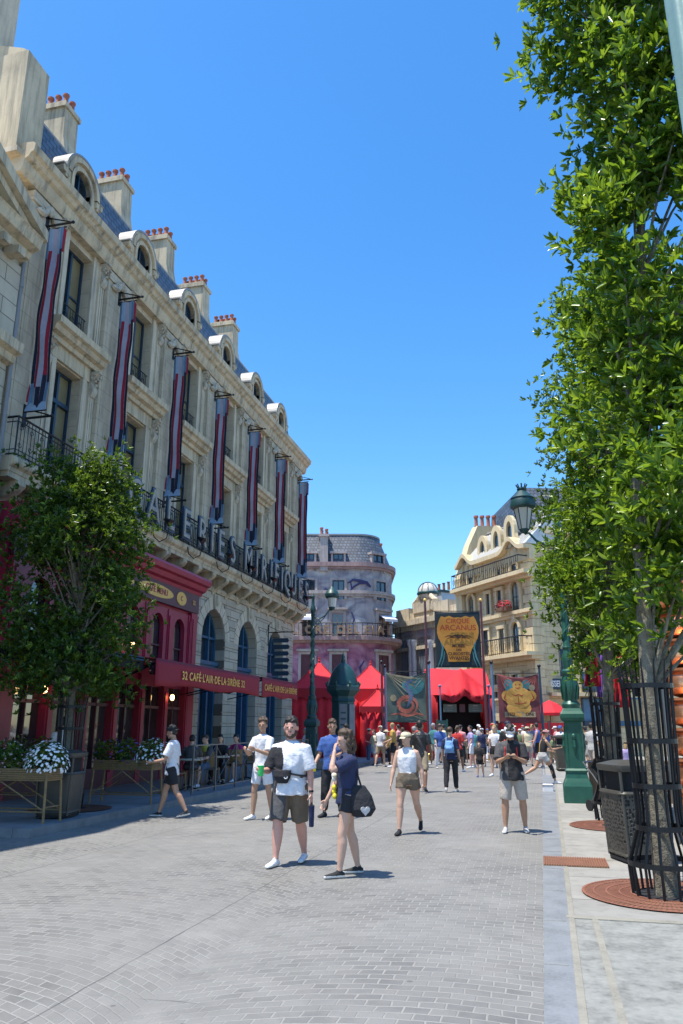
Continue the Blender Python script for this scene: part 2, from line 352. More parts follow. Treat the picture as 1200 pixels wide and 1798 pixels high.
# upper wall: full height slabs between the window openings, spandrels
b=MB()
def spans(op):                         # vertical strips of wall at XJ between openings
    ys=[YS]+[v for c in BC for v in (c-op,c+op)]+[YE]
    return [(ys[i],ys[i+1]) for i in range(0,len(ys),2)]
for a,e in spans(.62): b.box(-12.9,XJ,a,e,7.7,15.3)
for c in BC: b.box(-12.9,XJ,c-.62,c+.62,11.06,12.08); b.box(-12.9,XJ,c-.62,c+.62,14.82,15.3)
b.box(-12.9,XJ-.01,YE,YE+.0,7.7,15.3)
b.box(-22,-12.9,YS,YE,0,15.3)
b.build('upper_wall',M['stone_j'],bld,world=True)
# piers, one object each
pr=None
for k,y in enumerate(PC):
    hw=.60 if k not in (0,6) else .62
    if pr is None:
        b=MB(); b.box(XJ,XP,-hw,hw,7.7,14.9); b.box(XJ,XP+.06,-hw-.03,hw+.03,7.7,8.5); b.box(XJ,XP+.05,-hw-.03,hw+.03,14.62,14.9)
        b.box(XP,XP+.015,-hw+.12,hw-.12,8.7,14.45)
        pr=b.build('pier',M['stone_j'],bld); pr.data.transform(Matrix.Translation((12.1,0,0))); pr.location=(0,y-26,0)
    else: partcopy(pr,(0,y-26,0))
# fluted side pilasters with scrolled consoles
def scroll(b,x,y,z,s,w):
    for i,(dz,r) in enumerate(((0,.13),(-.42,.08))):
        pts=[(x+s*(.12-i*.03)+ (r*math.cos(t)*(1-t/9)),y,z+dz*1.0+r*math.sin(t)*(1-t/9)) for t in [q*.55 for q in range(13)]]
        b.tube([(p[0],y-w/2,p[2]) for p in pts],.022,5); b.tube([(p[0],y+w/2,p[2]) for p in pts],.022,5)
def carve_console(w=.22,h=.75,d=.22):
    b=MB(); pl=[]
    for i in range(21):
        t=i/20; z=-h*t; x=d*(.55+.45*math.cos(t*2.6*PI))*(1-.65*t)+.03
        pl.append((x,z))
    pl=[(0,0)]+[(d+.05,0),(d+.05,-.06)]+pl[1:]+[(0,-h)]
    b.prism(pl,'y',-w/2,w/2)
    for s in (-1,1):
        for q in (0,1):
            cx,cz,r=(d*.55,-.2,.11) if q==0 else (d*.25,-h*.78,.07)
            b.tube([(cx+r*math.cos(t)*(1-t/8),s*(w/2+.01),cz+r*math.sin(t)*(1-t/8)) for t in [j*.6 for j in range(12)]],.02,5)
    for j in range(5):
        b.sph((d*.5*(1-j*.12)+.04,(-1)**j*.04,-.18-j*.1),(.05,.05,.05),6,4)
    return b
fl=None; con=None
for k,c in enumerate(BC):
    for s in (-1,1):
        if fl is None:
            b=MB(); x0=XJ
            for z0,z1 in ((7.7,11.2),(12.1,15.0)):
                b.box(x0,x0+.07,.62,.80,z0,z1); b.box(x0,x0+.03,.80,.93,z0,z1)
                for j in range(3): b.box(x0+.03,x0+.09,.94+j*.1,1.01+j*.1,z0+.25,z1-.1)
                b.box(x0,x0+.03,.93,1.24,z0,z1); b.box(x0,x0+.12,.93,1.24,z0,z0+.25)
            fl=b.build('pilaster',M['stone_l'],bld); fl.data.transform(Matrix.Translation((12.1,0,0))); fl.location=(0,c-26,0); fl.rotation_euler=(0,0,0)
            flm=MB(); flm.v=[(x+12.1,-y,z) for x,y,z in b.v]; flm.f=b.f; flm.m=b.m
            fl2=flm.build('pilaster',M['stone_l'],bld); fl2.location=(0,c-26,0)
        elif k>0: partcopy(fl if s>0 else fl2,(0,c-26,0))
        for z in (11.45,14.98):
            if con is None:
                con=carve_console().build('carved_console',M['carve'],bld,smooth=40)
                con.location=(XJ+.06+12.1,c+s*1.08-26,z)
            else: partcopy(con,(XJ+.06+12.1,c+s*1.08-26,z))
# carved swag at head of each pier
sw=None
for y in PC:
    if sw is None:
        b=MB()
        for s in (-1,1):
            b.tube([(.06+.05*math.sin(t*PI),s*(.08+.42*t),.32-.28*t-.16*math.sin(t*PI)) for t in [q/8 for q in range(9)]],[.05+.05*math.sin(q/8*PI) for q in range(9)],6)
            b.tube([(.1,s*.28+.13*math.cos(a)*(1-a/9),.12+.13*math.sin(a)*(1-a/9)) for a in [q*.6 for q in range(12)]],.024,5)
            for j in range(4): b.sph((.1,s*(.12+.1*j),.27-.07*j),(.05,.06,.05),6,4)
        b.sph((.09,0,.27),(.1,.11,.16),8,6)
        sw=b.build('carved_swag',M['carve'],bld,smooth=True); sw.location=(XP+12.1,y-26,14.42)
    else: partcopy(sw,(XP+12.1,y-26,14.42))
# ledge hoods over the lower windows
ld=None
for c in BC:
    if ld is None:
        pl=[(XJ,11.5),(-11.75,11.5),(-11.72,11.62),(-11.58,11.66),(-11.52,11.78),(-11.42,11.82),(-11.40,12.0),(XJ,12.06)]
        b=MB(); b.prism([(x+12.1,z) for x,z in pl],'y',-1.24,1.24); b.box(XJ+12.1,XJ+12.1+.08,-.95,.95,11.1,11.5)
        ld=b.build('window_hood',M['stone'],bld); ld.location=(0,c-26,0)
    else: partcopy(ld,(0,c-26,0))
# windows
def win(z0,z1,w,name,trans=None,fm='navy',panem='blind'):
    b=MB(); t=.07
    b.box(0,.09,-w,-w+t,z0,z1); b.box(0,.09,w-t,w,z0,z1); b.box(0,.09,-w+t,w-t,z1-t,z1); b.box(0,.09,-w+t,w-t,z0,z0+t)
    b.box(0,.12,-.04,.04,z0+t,z1-t)
    if trans: b.box(0,.13,-w+t,w-t,trans-.06,trans+.06)
    for z in ([z0+(trans or z1)*0+.9] if trans else [z0+(z1-z0)*.5]): b.box(.02,.07,-w+t,w-t,z-.025,z+.025)
    f=b.build('window',M[fm],bld)
    p=MB().box(-.02,.03,-w+t,w-t,z0+t,z1-t).build('pane',M[panem],f)
    return f
w2=win(7.72,11.06,.62,'window',10.15); w3=win(12.1,14.82,.62,'window')
for k,c in enumerate(BC):
    for w_ in (w2,w3):
        if k==0: w_.location=(XR+12.1,c-26,0)
        else: partcopy(w_,(XR+12.1,c-26,0))
# small railings of upper windows
b=MB()
for z in (12.28,12.88): b.tube([(.0,-.6,z),(.0,.6,z)],.018,5)
for j in range(11):
    y=-.55+.11*j; b.tube([(0,y,12.1),(0,y,12.88)],.01,4)
for j in (-1,0,1): b.tube([(0,j*.36+.1*math.cos(t),12.58+.1*math.sin(t)) for t in [q*.7 for q in range(10)]],.012,4)
r3=b.build('window_railing',M['iron'],bld); r3.location=(XJ-.04+12.1,BC[0]-26,0)
for c in BC[1:]: partcopy(r3,(XJ-.04+12.1,c-26,0))
# cornice
pl=[(-12.9,15.0),(XP+.02,15.0),(XP+.08,15.12),(-11.62,15.18),(-11.60,15.34),(-11.50,15.40),(-11.44,15.50),(-11.36,15.55),(-11.33,15.74),(-11.40,15.80),(-12.9,15.95)]
b=MB(); b.prism(pl,'y',YS-.35,YE+.35)
b.build('cornice',M['stone'],bld,world=True)
# mansard roof
b=MB(); b.prism([(-12.15,15.9),(-12.88,18.48),(-13.2,18.58),(-21,19.0),(-22,15.9)],'y',YS+.2,YE-.1)
b.build('mansard_roof',M['slate'],bld,world=True)
b=MB(); b.tube([(-12.92,YS+.2,18.52),(-12.92,YE-.1,18.52)],.06,8); b.build('ridge_roll',M['lead'],bld,world=True,smooth=True)
# dormers: front with arched window, curved lead top
dm=None
for c in BC:
    if dm is None:
        def arch(r,z0,zs,n=14,e=0): 
            return [(-r,z0)]+[(-r*math.cos(PI*i/n),zs+r*1.0*math.sin(PI*i/n)) for i in range(n+1)]+[(r,z0)]
        def ring(b,ro,ri,z0,zs,x0,x1,n=16):
            o_=arch(ro,z0,zs,n); i_=arch(ri,z0,zs,n)
            for q in range(len(o_)-1):
                b.prism([o_[q],o_[q+1],i_[q+1],i_[q]],'x',x0,x1)
        b=MB(); ring(b,.80,.44,15.95,16.98,-.9,0); ring(b,.88,.74,16.7,16.98,-.7,.06); ring(b,.80,.66,16.98,16.98,0,.10); ring(b,.56,.44,15.95,16.98,-.2,.05)
        # side shoulders
        for s in (-1,1):
            b.prism([(s*.70,16.78),(s*1.0,16.82),(s*1.04,16.92),(s*1.0,17.0),(s*.70,17.04)],'x',-1.2,.07)
            b.prism([(s*.42,15.9),(s*.86,15.9),(s*.84,16.8),(s*.42,16.8)],'x',-1.3,-.02)
        dm=b.build('dormer',M['stone'],bld); dm.location=(0,c-26,0)
        t=MB(); o_=arch(.9,16.98,16.98,16)
        for q in range(1,len(o_)-2):
            (y0,z0),(y1,z1)=o_[q],o_[q+1]; t.add([(.08,y0,z0+.02),(.08,y1,z1+.02),(-.9,y1,z1+.02),(-.9,y0,z0+.02),(.08,y0,z0-.05),(.08,y1,z1-.05),(-.9,y1,z1-.05),(-.9,y0,z0-.05)],[(0,1,2,3),(7,6,5,4),(0,4,5,1),(3,2,6,7)])
        for s in (-1,1): t.box(-1.6,.09,s*.86,s*1.06,17.0,17.04)
        t.build('lead_cap',M['lead'],dm)
        g=MB(); ring(g,.45,.37,15.95,16.98,-.28,-.14); g.box(-.28,-.12,-.03,.03,15.95,17.4); g.box(-.27,-.13,-.4,.4,16.6,16.66); g.build('window_frame',M['navy'],dm)
        g=MB(); g.prism(arch(.40,15.95,16.98,14),'x',-.4,-.22); g.build('pane',M['glass'],dm)
    else: partcopy(dm,(0,c-26,0))
# chimneys with pots
ch=None
for k in range(5):
    y=18.42+P*k
    if ch is None:
        b=MB(); 
        b.prism([(-.62,17.0),(-.95,18.2),(-1.38,18.9),(-1.68,19.6),(-1.82,20.3),(-1.86,21.45),(-3.05,21.45),(-3.05,17.0)],'y',-.37,.37)
        b.box(-3.13,-1.80,-.45,.45,21.45,21.62); b.box(-3.08,-1.85,-.40,.40,21.62,21.70)
        ch=b.build('chimney',M['stone'],bld)
        ch.location=(0,y-26,0)
        for i in range(4):
            for s in (-1,1):
                x=-2.02-i*.29; pt=MB(); pt.lathe([(.085,0),(.095,.05),(.085,.1),(.08,.34),(.11,.37),(.11,.43),(.07,.44)],x,s*.18,21.70,10); pt.build('chimney_pot',M['pot'] if not(i==3 and s>0) else M['iron'],ch,smooth=40)
    else: partcopy(ch,(0,y-26,0))
# ground floor: dressed courses and radial voussoirs around three arches
b=MB(); AC=[27.87,31.56,35.25]; ar=1.13; zs=4.95; H=.42
b.box(-12.9,XW-.07,YS,14.62,.12,7.4)
for c in AC: pass
ys=[24.6]+[v for c in AC for v in (c-ar,c+ar)]+[YE-.04]
for i in range(0,len(ys),2): b.box(-12.9,XW-.05,ys[i],ys[i+1],.12,zs)
for c in AC:
    n=12
    for q in range(n):
        a0,a1=PI*q/n,PI*(q+1)/n
        y0,z0=c-ar*math.cos(a0),zs+ar*math.sin(a0); y1,z1=c-ar*math.cos(a1),zs+ar*math.sin(a1)
        b.prism([(y0,z0),(y1,z1),(y1,6.75),(y0,6.75)],'x',-12.9,XW-.05)
ys2=[24.6]+[v for c in AC for v in (c-ar,c+ar)]+[YE-.04]
for i in range(0,len(ys2),2): b.box(-12.9,XW-.05,ys2[i],ys2[i+1],zs,6.75)
b.box(-12.9,XW-.05,YS,YE-.04,6.75,7.4)
z=.12
g=.028
Ro=1.62
row=0
while z<6.7:
    z1=min(z+H,6.72); zm=(z+z1)/2
    def blk(a,e):
        if e-a<.06: return
        b.box(XW-.05,XW,a,e,z+g/2,z1-g/2)
    if zm<zs:
        for i in range(0,len(ys),2): blk(ys[i],ys[i+1])
    else:
        dz=zm-zs; q=math.sqrt(max(0,Ro*Ro-dz*dz)) if dz<Ro else 0
        e=[24.6]+[v for c in AC for v in (c-q,c+q)]+[YE-.04]
        for i in range(0,len(e),2): blk(e[i],e[i+1])
    blk(YS,14.62)
    z=z1; row+=1
b.build('ground_wall',M['ash'],bld,world=True)
vs_=None
for c in AC:
    if vs_ is None:
        b=MB(); n=11
        for q in range(n):
            a0,a1=PI*q/n+.012,PI*(q+1)/n-.012; ro=Ro-.02 if q!=n//2 else Ro+.1
            b.prism([(-ar*math.cos(a0),zs+ar*math.sin(a0)),(-ar*math.cos(a1),zs+ar*math.sin(a1)),(-ro*math.cos(a1),zs+ro*math.sin(a1)),(-ro*math.cos(a0),zs+ro*math.sin(a0))],'x',-.05,.01 if q!=n//2 else .09)
        b.sph((.1,0,6.42),(.1,.13,.22),8,6)
        vs_=b.build('arch_stones',M['stone_l'],bld); vs_.location=(0,c-26,0)
    else: partcopy(vs_,(0,c-26,0))
# blue shop joinery inside each arch
sh=None
for c in AC:
    if sh is None:
        b=MB(); ring(b,1.13,1.0,.14,zs,-.55,-.40); b.box(-.55,-.30,-1.1,1.1,3.35,4.05); b.box(-.32,-.22,-1.1,1.1,3.98,4.12); b.box(-.32,-.24,-1.1,1.1,3.3,3.42)
        for y in (-.38,.38): b.box(-.55,-.36,y-.05,y+.05,4.12,5.9)
        b.box(-.54,-.38,-1.02,1.02,5.0,5.08); 
        for y in (-1.0,-.35,.35,1.0): b.box(-.55,-.33,y-.07,y+.07,.14,3.35)
        b.box(-.54,-.34,-1.0,1.0,.14,.75)
        sh=b.build('shop_window',M['blue'],bld); sh.location=(0,c-26,0)
        g_=MB(); g_.prism(arch(1.02,.2,zs,14),'x',-.60,-.50); g_.build('pane',M['glass'],sh)
        for j,(wd) in enumerate(('OBJETS & ANTIQUITES',)):
            text('fascia_lettering',wd,.17,M['gold'],sh,(-.296,0,3.7),(R(90),0,R(90)),.004)
    else: partcopy(sh,(0,c-26,0))
# string course, balcony slab, brackets
b=MB(); b.prism([(XW-.1,6.72),(XW+.06,6.72),(XW+.12,6.82),(XW+.08,6.92),(XW-.1,6.95)],'y',YS,YE+.06); b.build('string_course',M['stone'],bld,world=True)
BX=-11.36
b=MB(); b.prism([(-12.9,7.35),(BX-.14,7.35),(BX-.12,7.44),(BX-.03,7.50),(BX,7.56),(BX,7.66),(BX-.04,7.70),(-12.9,7.71)],'y',14.35,YE+.42); b.box(-11.9,BX-.16,14.4,YE+.35,7.22,7.36)
b.build('balcony_slab',M['stone'],bld,world=True)
bk=None
for k in range(19):
    y=14.9+1.27*k
    if bk is None:
        pl=[(XW+.0,7.22),(BX-.14,7.22),(BX-.14,7.12)]+[(XW+.05+.52*(1-i/8)**1.4+.05*math.sin(i/8*2*PI),7.08-.42*i/8) for i in range(9)]+[(XW,6.6)]
        b=MB(); b.prism([(x+12.1,z) for x,z in pl],'y',-.15,.15)
        bk=b.build('bracket',M['stone'],bld,smooth=35); bk.location=(0,y-26,0)
    else: partcopy(bk,(0,y-26,0))
# wrought railing along the balcony
def railing(b,p0,p1,z0,z1,step=.13,fancy=True):
    p0=Vector(p0);p1=Vector(p1);L=(p1-p0).length;d_=(p1-p0)/L
    for z,r in ((z1,.028),(z1-.12,.014),(z0+.05,.018),(z0+.16,.012)): b.tube([(p0.x,p0.y,z),(p1.x,p1.y,z)],r,5)
    n=int(L/step)
    for i in range(n+1):
        q=p0+d_*(L*i/n); b.tube([(q.x,q.y,z0),(q.x,q.y,z1)],.011 if i%9 else .026,4)
        if fancy and i%3==1 and i<n:
            for zc,r,sg in ((z1-.26,.075,1),(z0+.30,.075,-1)):
                pts=[]
                for t in range(9):
                    a=t*.75; rr=r*(1-t*.07); pts.append((q.x+d_.x*(rr*math.cos(a)),q.y+d_.y*(rr*math.cos(a)),zc+sg*rr*math.sin(a)))
                b.tube(pts,.010,4)
b=MB(); railing(b,(BX-.06,14.42,0),(BX-.06,YE+.36,0),7.71,8.68); railing(b,(-12.05,14.42,0),(BX-.06,14.42,0),7.71,8.68); railing(b,(-12.05,YE+.36,0),(BX-.06,YE+.36,0),7.71,8.68)
b.build('balcony_railing',M['iron'],bld,world=True)
# big sign letters along the railing
M['sign']=mk('weathered sign letter',(.31,.28,.24),.6,var=.35,scale=4)
sg=thing('letter_sign','large weathered letters GALERIES MIRIFIQUES fixed along the black balcony railing','shop sign',(-11.3,27,7.8))
word='GALERIES MIRIFIQUES'; yy=19.2
ypos={}
Ls=[c for c in word]
LY=[19.6,20.75,21.9,23.1,24.4,25.25,26.1,27.25,0,28.95,29.95,30.85,31.8,32.5,33.3,34.1,35.05,36.15,37.25]
for i,cx in enumerate(Ls):
    if cx==' ': continue
    y=LY[i]
    me=textmesh(cx,1.42,.03,.0,1,'CENTER',.82); me.materials.clear(); me.materials.append(M['sign'])
    m2=textmesh(cx,1.42,.03,.075,1,'CENTER',.82); m2.materials.clear(); m2.materials.append(M['navy'])
    o2=bpy.data.objects.new('letter',m2); col.objects.link(o2); o2.parent=sg; o2.location=(.07,y-27,.42); o2.rotation_euler=(R(90),0,R(90))
    o=bpy.data.objects.new('letter_face',me); col.objects.link(o); o.parent=o2; o.location=(0,0,.035); continue
    o.location=(.06,y-27,.44); o.rotation_euler=(R(90),0,R(90))
# curly lamp brackets beneath sign (small goose-neck floodlights)
gl=None
GLL=['beneath the letter A of the sign, by the tree','beneath the letters ER of GALERIES','beneath the final S of GALERIES','beneath the first letters of MIRIFIQUES','beneath the letter F of MIRIFIQUES','beneath the letter U of MIRIFIQUES','beneath the last letter of the sign']
for k in range(7):
    y=21.1+P*.68*k
    if gl is None:
        gl=thing('sign_floodlight','black goose-neck floodlight under the balcony sign letters','lamp',(BX,y,7.6),0,'goose-neck floodlights along the balcony sign')
        b=MB(); b.tube([(0,0,0),(.05,0,-.25),(.25,0,-.42),(.48,0,-.32),(.55,0,-.02),(.52,0,.2)],.018,6); b.build('arm',M['iron'],gl,smooth=True)
        b=MB(); b.tube([(.58,0,.16),(.48,0,.24),(.38,0,.30)],[.13,.08,.05],10); b.build('lamp_shade',M['iron'],gl,smooth=True)
    else: dup(gl,(BX,y,7.6),0,'black goose-neck floodlight %s'%GLL[k])
tag(gl,'black goose-neck floodlight '+GLL[0])
# banners, each with two iron brackets
M['bnavy']=mk('banner navy',(.008,.011,.03),.9,var=.2); M['bred']=mk('banner dark red',(.26,.012,.028),.9,var=.2); M['bgrey']=mk('banner silver',(.30,.28,.33),.85,var=.2); M['bblue']=mk('banner pale blue',(.10,.19,.30),.85,var=.3); M['blblue']=mk('banner light blue',(.24,.33,.44),.85,var=.2)
def banner_mesh(zt,zb):
    b=MB(); w=.50; n=22
    mats=[M['bnavy'],M['bred'],M['bgrey'],M['bblue'],M['blblue']]
    cols=[(0,.17,0),(.17,.19,4),(.19,.38,1),(.38,.40,4),(.40,.60,2),(.60,.62,4),(.62,.81,1),(.81,.83,4),(.83,1,0)]
    def P_(u,z): 
        return (w*u,.035*math.sin(u*9+z*.5)+.035*math.sin(z*1.9)+.02*math.sin(z*4.1+u*5),z)
    H_=zt-zb
    for u0,u1,m in cols:
        b.k=m; z0=zb+.62; z1=zt-.62
        if m==0: z1=zt-.85 if u0<.1 else zt-.62; z0=zb+.75
        if u0==.17: z1=zt-.42; z0=zb+.42
        if u0==.62: z0=zb+.95; z1=zt-.72
        for i in range(n): 
            a=z0+(z1-z0)*i/n; e=z0+(z1-z0)*(i+1)/n
            b.add([P_(u0,a),P_(u1,a),P_(u1,e),P_(u0,e)],[(0,1,2,3)])
        # top and bottom ornament
        for za,ze in ((z1,zt),(zb,z0)):
            b.k=3 if m in(0,) else (4 if m in (1,4) else 2)
            if za==zb and .3<u0<.7: b.k=0
            b.add([P_(u0,za),P_(u1,za),P_(u1,ze),P_(u0,ze)],[(0,1,2,3)])
    b.k=4; b.add([P_(-.1,zb-.02),P_(1.1,zb-.02),P_(1.0,zb+.22),P_(0,zb+.22)],[(0,1,2,3)])
    b.k=1; b.add([P_(-.12,zb+.25),P_(0,zb+.25),P_(0,zb+.6),P_(-.05,zb+.75)],[(0,1,2,3)]); b.add([P_(1,zt-.7),P_(1.1,zt-.75),P_(1.12,zt-.1),P_(1,zt)],[(0,1,2,3)])
    return b,mats
bn=None; brk=None
order=['nearest the pediment building','second along the facade','third along the facade','fourth along the facade','fifth along the facade','sixth along the facade','at the far corner of the facade']
for k,y in enumerate(PC):
    lab='tall navy, red and silver striped banner, '+order[k]
    if bn is None:
        bn=thing('banner',lab,'banner',(XP+.06,y,9.05),0,'striped banners along the stone facade')
        b,mm=banner_mesh(5.08,0); cl=b.build('cloth',mm,bn,solid=.012)
        b=MB()
        b.tube([(-.02,0,5.10),(.56,0,5.10)],.018,6); b.tube([(-.02,0,-.02),(.56,0,-.02)],.018,6); b.build('batten',M['iron'],bn)
    else: dup(bn,(XP+.06,y,9.05),0,lab)
    for top in (1,0):
        z=14.26 if top else 8.86
        lb='black iron bracket at the %s of the banner %s'%('top' if top else 'foot',order[k])
        if brk is None:
            brk=thing('banner_bracket',lb,'bracket',(XP,y,z),0,'iron brackets of the striped banners')
            b=MB(); b.tube([(0,0,0),(.78,0,.0)],.03,6); b.tube([(.02,0,.26),(.7,0,.03)],.018,6); b.build('arm',M['iron'],brk)
            b=MB(); b.box(-.002,.035,-.06,.06,-.2,.36); b.tube([(.05,0,-.14),(.11,0,-.19),(.15,0,-.12),(.1,0,-.06)],.02,5); b.build('wall_plate',M['iron'],brk); MB().sph((.8,0,0),.045,8,5).build('knob',M['iron'],brk)
        else: dup(brk,(XP,y,z),0,lb)
# ---------------- pediment building at the left edge ----------------
nb=thing('pediment_building','weathered stone building with a sloping pediment cut off by the left edge','building',(-11.6,9,0))
b=MB(); b.box(-22,-11.6,4,14.0,.0,12.7); b.build('wall',M['ash'],nb,world=True)
b=MB(); b.prism([(-11.6,12.55),(-11.35,12.6),(-11.3,12.75),(-11.08,12.82),(-11.02,13.05),(-10.98,13.1),(-22,13.1),(-22,12.55)],'y',4,14.02)
for j in range(14): b.box(-11.55,-11.14,13.35-j*.52,13.60-j*.52,12.36,12.56)
b.build('cornice',M['stone'],nb,world=True)
b=MB()
def rake(y): return 13.12+(14.14-y)*.455
pl=[(14.14,12.95),(14.14,13.35),(9.0,13.35+5.14*.47),(4,13.35),(4,12.95),(9.0,12.9+5.14*.47)]
b.prism([(14.14,13.10),(14.14,13.38),(9.0,15.9),(9.0,15.5)],'x',-11.95,-10.98); b.prism([(4,13.1),(4,13.38),(9.0,15.9),(9.0,15.5)],'x',-11.95,-10.98)
b.prism([(13.9,13.0),(13.9,13.16),(9.0,15.56),(9.0,15.2)],'x',-11.95,-11.14)
b.prism([(13.8,13.08),(9.0,15.4),(4.2,13.08)],'x',-12.0,-11.5)
b.prism([(14.0,13.1),(9.0,15.6),(4,13.1)],'x',-22,-11.96); b.build('pediment',M['stone'],nb,world=True)
b=MB(); b.prism([(-11.6,9.8),(-11.42,9.84),(-11.38,10.0),(-11.22,10.06),(-11.2,10.3),(-11.6,10.36)],'y',4,14.03); b.build('ledge',M['stone'],nb,world=True)
b=MB(); b.box(-11.62,-11.55,12.9,13.7,10.9,12.2); b.build('window',M['navy'],nb,world=True)
b=MB(); b.box(-11.6,-11.53,13.1,14.0,10.36,12.4); 
b.build('corner_pilaster',M['ash'],nb,world=True)
cb=thing('chimney_block','tall plain weathered chimney block beside the pediment','chimney',(-12.2,14.1,15.6))
b=MB(); b.box(-16,-11.78,13.55,14.45,15.5,18.62); b.prism([(-16,18.62),(-11.78,18.62),(-12.0,18.78),(-13.4,19.3),(-16,19.5)],'y',13.6,14.4); b.build('stack',M['stone'],cb,world=True)
b=MB(); b.box(-16,-11.7,13.5,14.5,15.45,15.6); b.build('base_course',M['stone_l'],cb,world=True)
o=MB(); o.box(-14.4,-12.95,13.2,14.3,19.3,24.2)
tag(o.build('chimney_stack',M['stone_l']),'pale stone stack rising beyond the top left corner of the photo','chimney')
dp=thing('drainpipe','grey lead drainpipe running down between the two stone buildings','drainpipe',(-11.66,14.03,6))
b=MB(); b.tube([(.12,.04,.2),(.12,.04,6.6)],.05,8); b.build('pipe',M['slabd'],dp,smooth=True)
b=MB()
for z in (1.6,3.9,5.9): b.tube([(.12,.04,z),(.12,.04,z+.12)],.066,8)
b.build('collar',M['slabd'],dp,smooth=True)
wl=thing('wall_lantern','dark teal wall lantern at the left edge behind the tree crown','lantern',(-11.5,13.4,6.2))
b=MB(); b.tube([(0,0,0),(.3,0,.1),(.5,0,.0)],.03,6); b.build('arm',M['tealdk'],wl)
b=MB(); b.lathe([(.05,-.62),(.12,-.55),(.2,-.1),(.22,-.05),(.1,.08),(.03,.2)],.5,0,0,6); b.build('lantern_body',M['tealdk'],wl)
# ---------------- cafe shopfront ----------------
cf=thing('cafe_shopfront','crimson painted wooden cafe shopfront with arched upper windows and gold lettered frieze','shopfront',(-11.7,19.6,.12))
FX=-11.34; Y0,Y1=14.62,24.6; PYS=[15.12+1.5*k for k in range(7)]; WC=[15.87+1.5*k for k in range(6)]
b=MB()
b.box(-12.1,FX-.1,Y0,Y1,5.3,6.3); b.box(-12.1,FX-.1,Y0,Y0+.2,.12,5.3); b.box(-12.1,FX-.1,Y1-.2,Y1,.12,5.3)
b.box(-12.1,FX-.1,Y0,Y1,2.85,3.2)
for y in PYS: b.box(-12.0,FX,y-.14,y+.14,.12,5.3); b.box(FX,FX+.04,y-.09,y+.09,.5,2.7); b.box(FX,FX+.04,y-.09,y+.09,3.4,5.1)
for s,y in ((0,Y0+.05),(1,Y1-.5)): b.box(-12.1,FX+.05,y,y+.45,.12,5.4); b.box(FX+.05,FX+.08,y+.08,y+.37,3.3,5.2)
MB().box(-12.0,FX-.02,Y0,Y1,.12,.62).build('shade_dark_riser',M['crimd'],cf,world=True)  # riser coloured dark to stand in for shade under awning and planters
for c in WC:                                   # arched head boards
    n=10; r=.38
    for q in range(n):
        a0,a1=PI*q/n,PI*(q+1)/n
        b.prism([(c-r*math.cos(a0),4.72+r*math.sin(a0)),(c-r*math.cos(a1),4.72+r*math.sin(a1)),(c-r*math.cos(a1),5.31),(c-r*math.cos(a0),5.31)],'x',FX-.18,FX-.03)
    for s in (-1,1): b.box(FX-.18,FX-.03,c+s*.38,c+s*.62,3.2,5.31)
b.build('frame',M['crim'],cf,world=True)
b=MB(); b.prism([(-12.1,6.05),(FX+.04,6.05),(FX+.08,6.15),(FX+.2,6.2),(FX+.26,6.34),(FX+.38,6.38),(FX+.42,6.52),(FX+.40,6.6),(-12.1,6.66)],'y',Y0-.15,Y1+.2); b.build('cornice',M['crim'],cf,world=True)
b=MB(); b.box(FX-.02,FX+.06,Y0,Y1,5.42,6.05); b.build('frieze',M['crimd'],cf,world=True)
for y,wd in ((16.6,.34),(18.9,1.15),(21.45,1.15),(23.2,.36),(15.4,.3)):
    b=MB(); n=20; pts=[(y+wd*math.cos(2*PI*q/n),5.74+.2*math.sin(2*PI*q/n)*(1 if wd>.5 else 1.1)) for q in range(n)]; b.prism(pts,'x',FX+.06,FX+.075); b.build('gold_panel',M['gold'],cf,world=True)
for y,t,s in ((21.45,'CAFE MENU',.27),(18.9,'BISTROT',.27),(23.2,'C',.22),(24.15,'32',.2)):
    text('lettering',t,s,M['crim'] if y<24 else M['gold'],cf,(FX+.08+11.7,y-19.6,5.62),(R(90),0,R(90)),.004,.004)
b=MB()
for i,c in enumerate(WC):
    b.box(FX-.3,FX-.2,c-.6,c+.6,3.2,5.2); b.box(FX-.3,FX-.2,c-.6,c+.6,.62,2.85)
b.build('pane',M['glass'],cf,world=True)
for c in WC:
    b=MB(); b.box(FX-.2,FX-.12,c-.02,c+.02,.62,2.85); b.box(FX-.2,FX-.12,c-.6,c+.6,2.2,2.28); b.build('glazing_bar',M['crimd'],cf,world=True)
    MB().box(FX-.19,FX-.12,c-.38,c+.38,4.1,4.14).build('glazing_bar',M['crimd'],cf,world=True)
M['warm']=mk('lit lamp glass',(.9,.6,.3),.4,bmp=0,emit=(1,.62,.25),estr=5)
for i,(y,z,lab) in enumerate(((16.1,2.5,'small lit amber wall lamp at the left end of the cafe front'),(20.0,3.9,'small lit amber wall lamp between upper cafe windows'),(22.7,2.55,'small lit amber wall lamp above the terrace railing'))):
    t=thing('wall_lamp',lab,'lamp',(FX+.02,y,z),0,'amber wall lamps of the cafe')
    MB().sph((.16,0,0),(.07,.07,.1),8,6).build('globe',M['warm'],t,smooth=True)
    b=MB(); b.tube([(0,0,-.12),(.1,0,-.2),(.16,0,-.1)],.012,5); b.lathe([(.09,.08),(.06,.12),(.01,.17)],.16,0,0,8); b.build('arm',M['iron'],t)
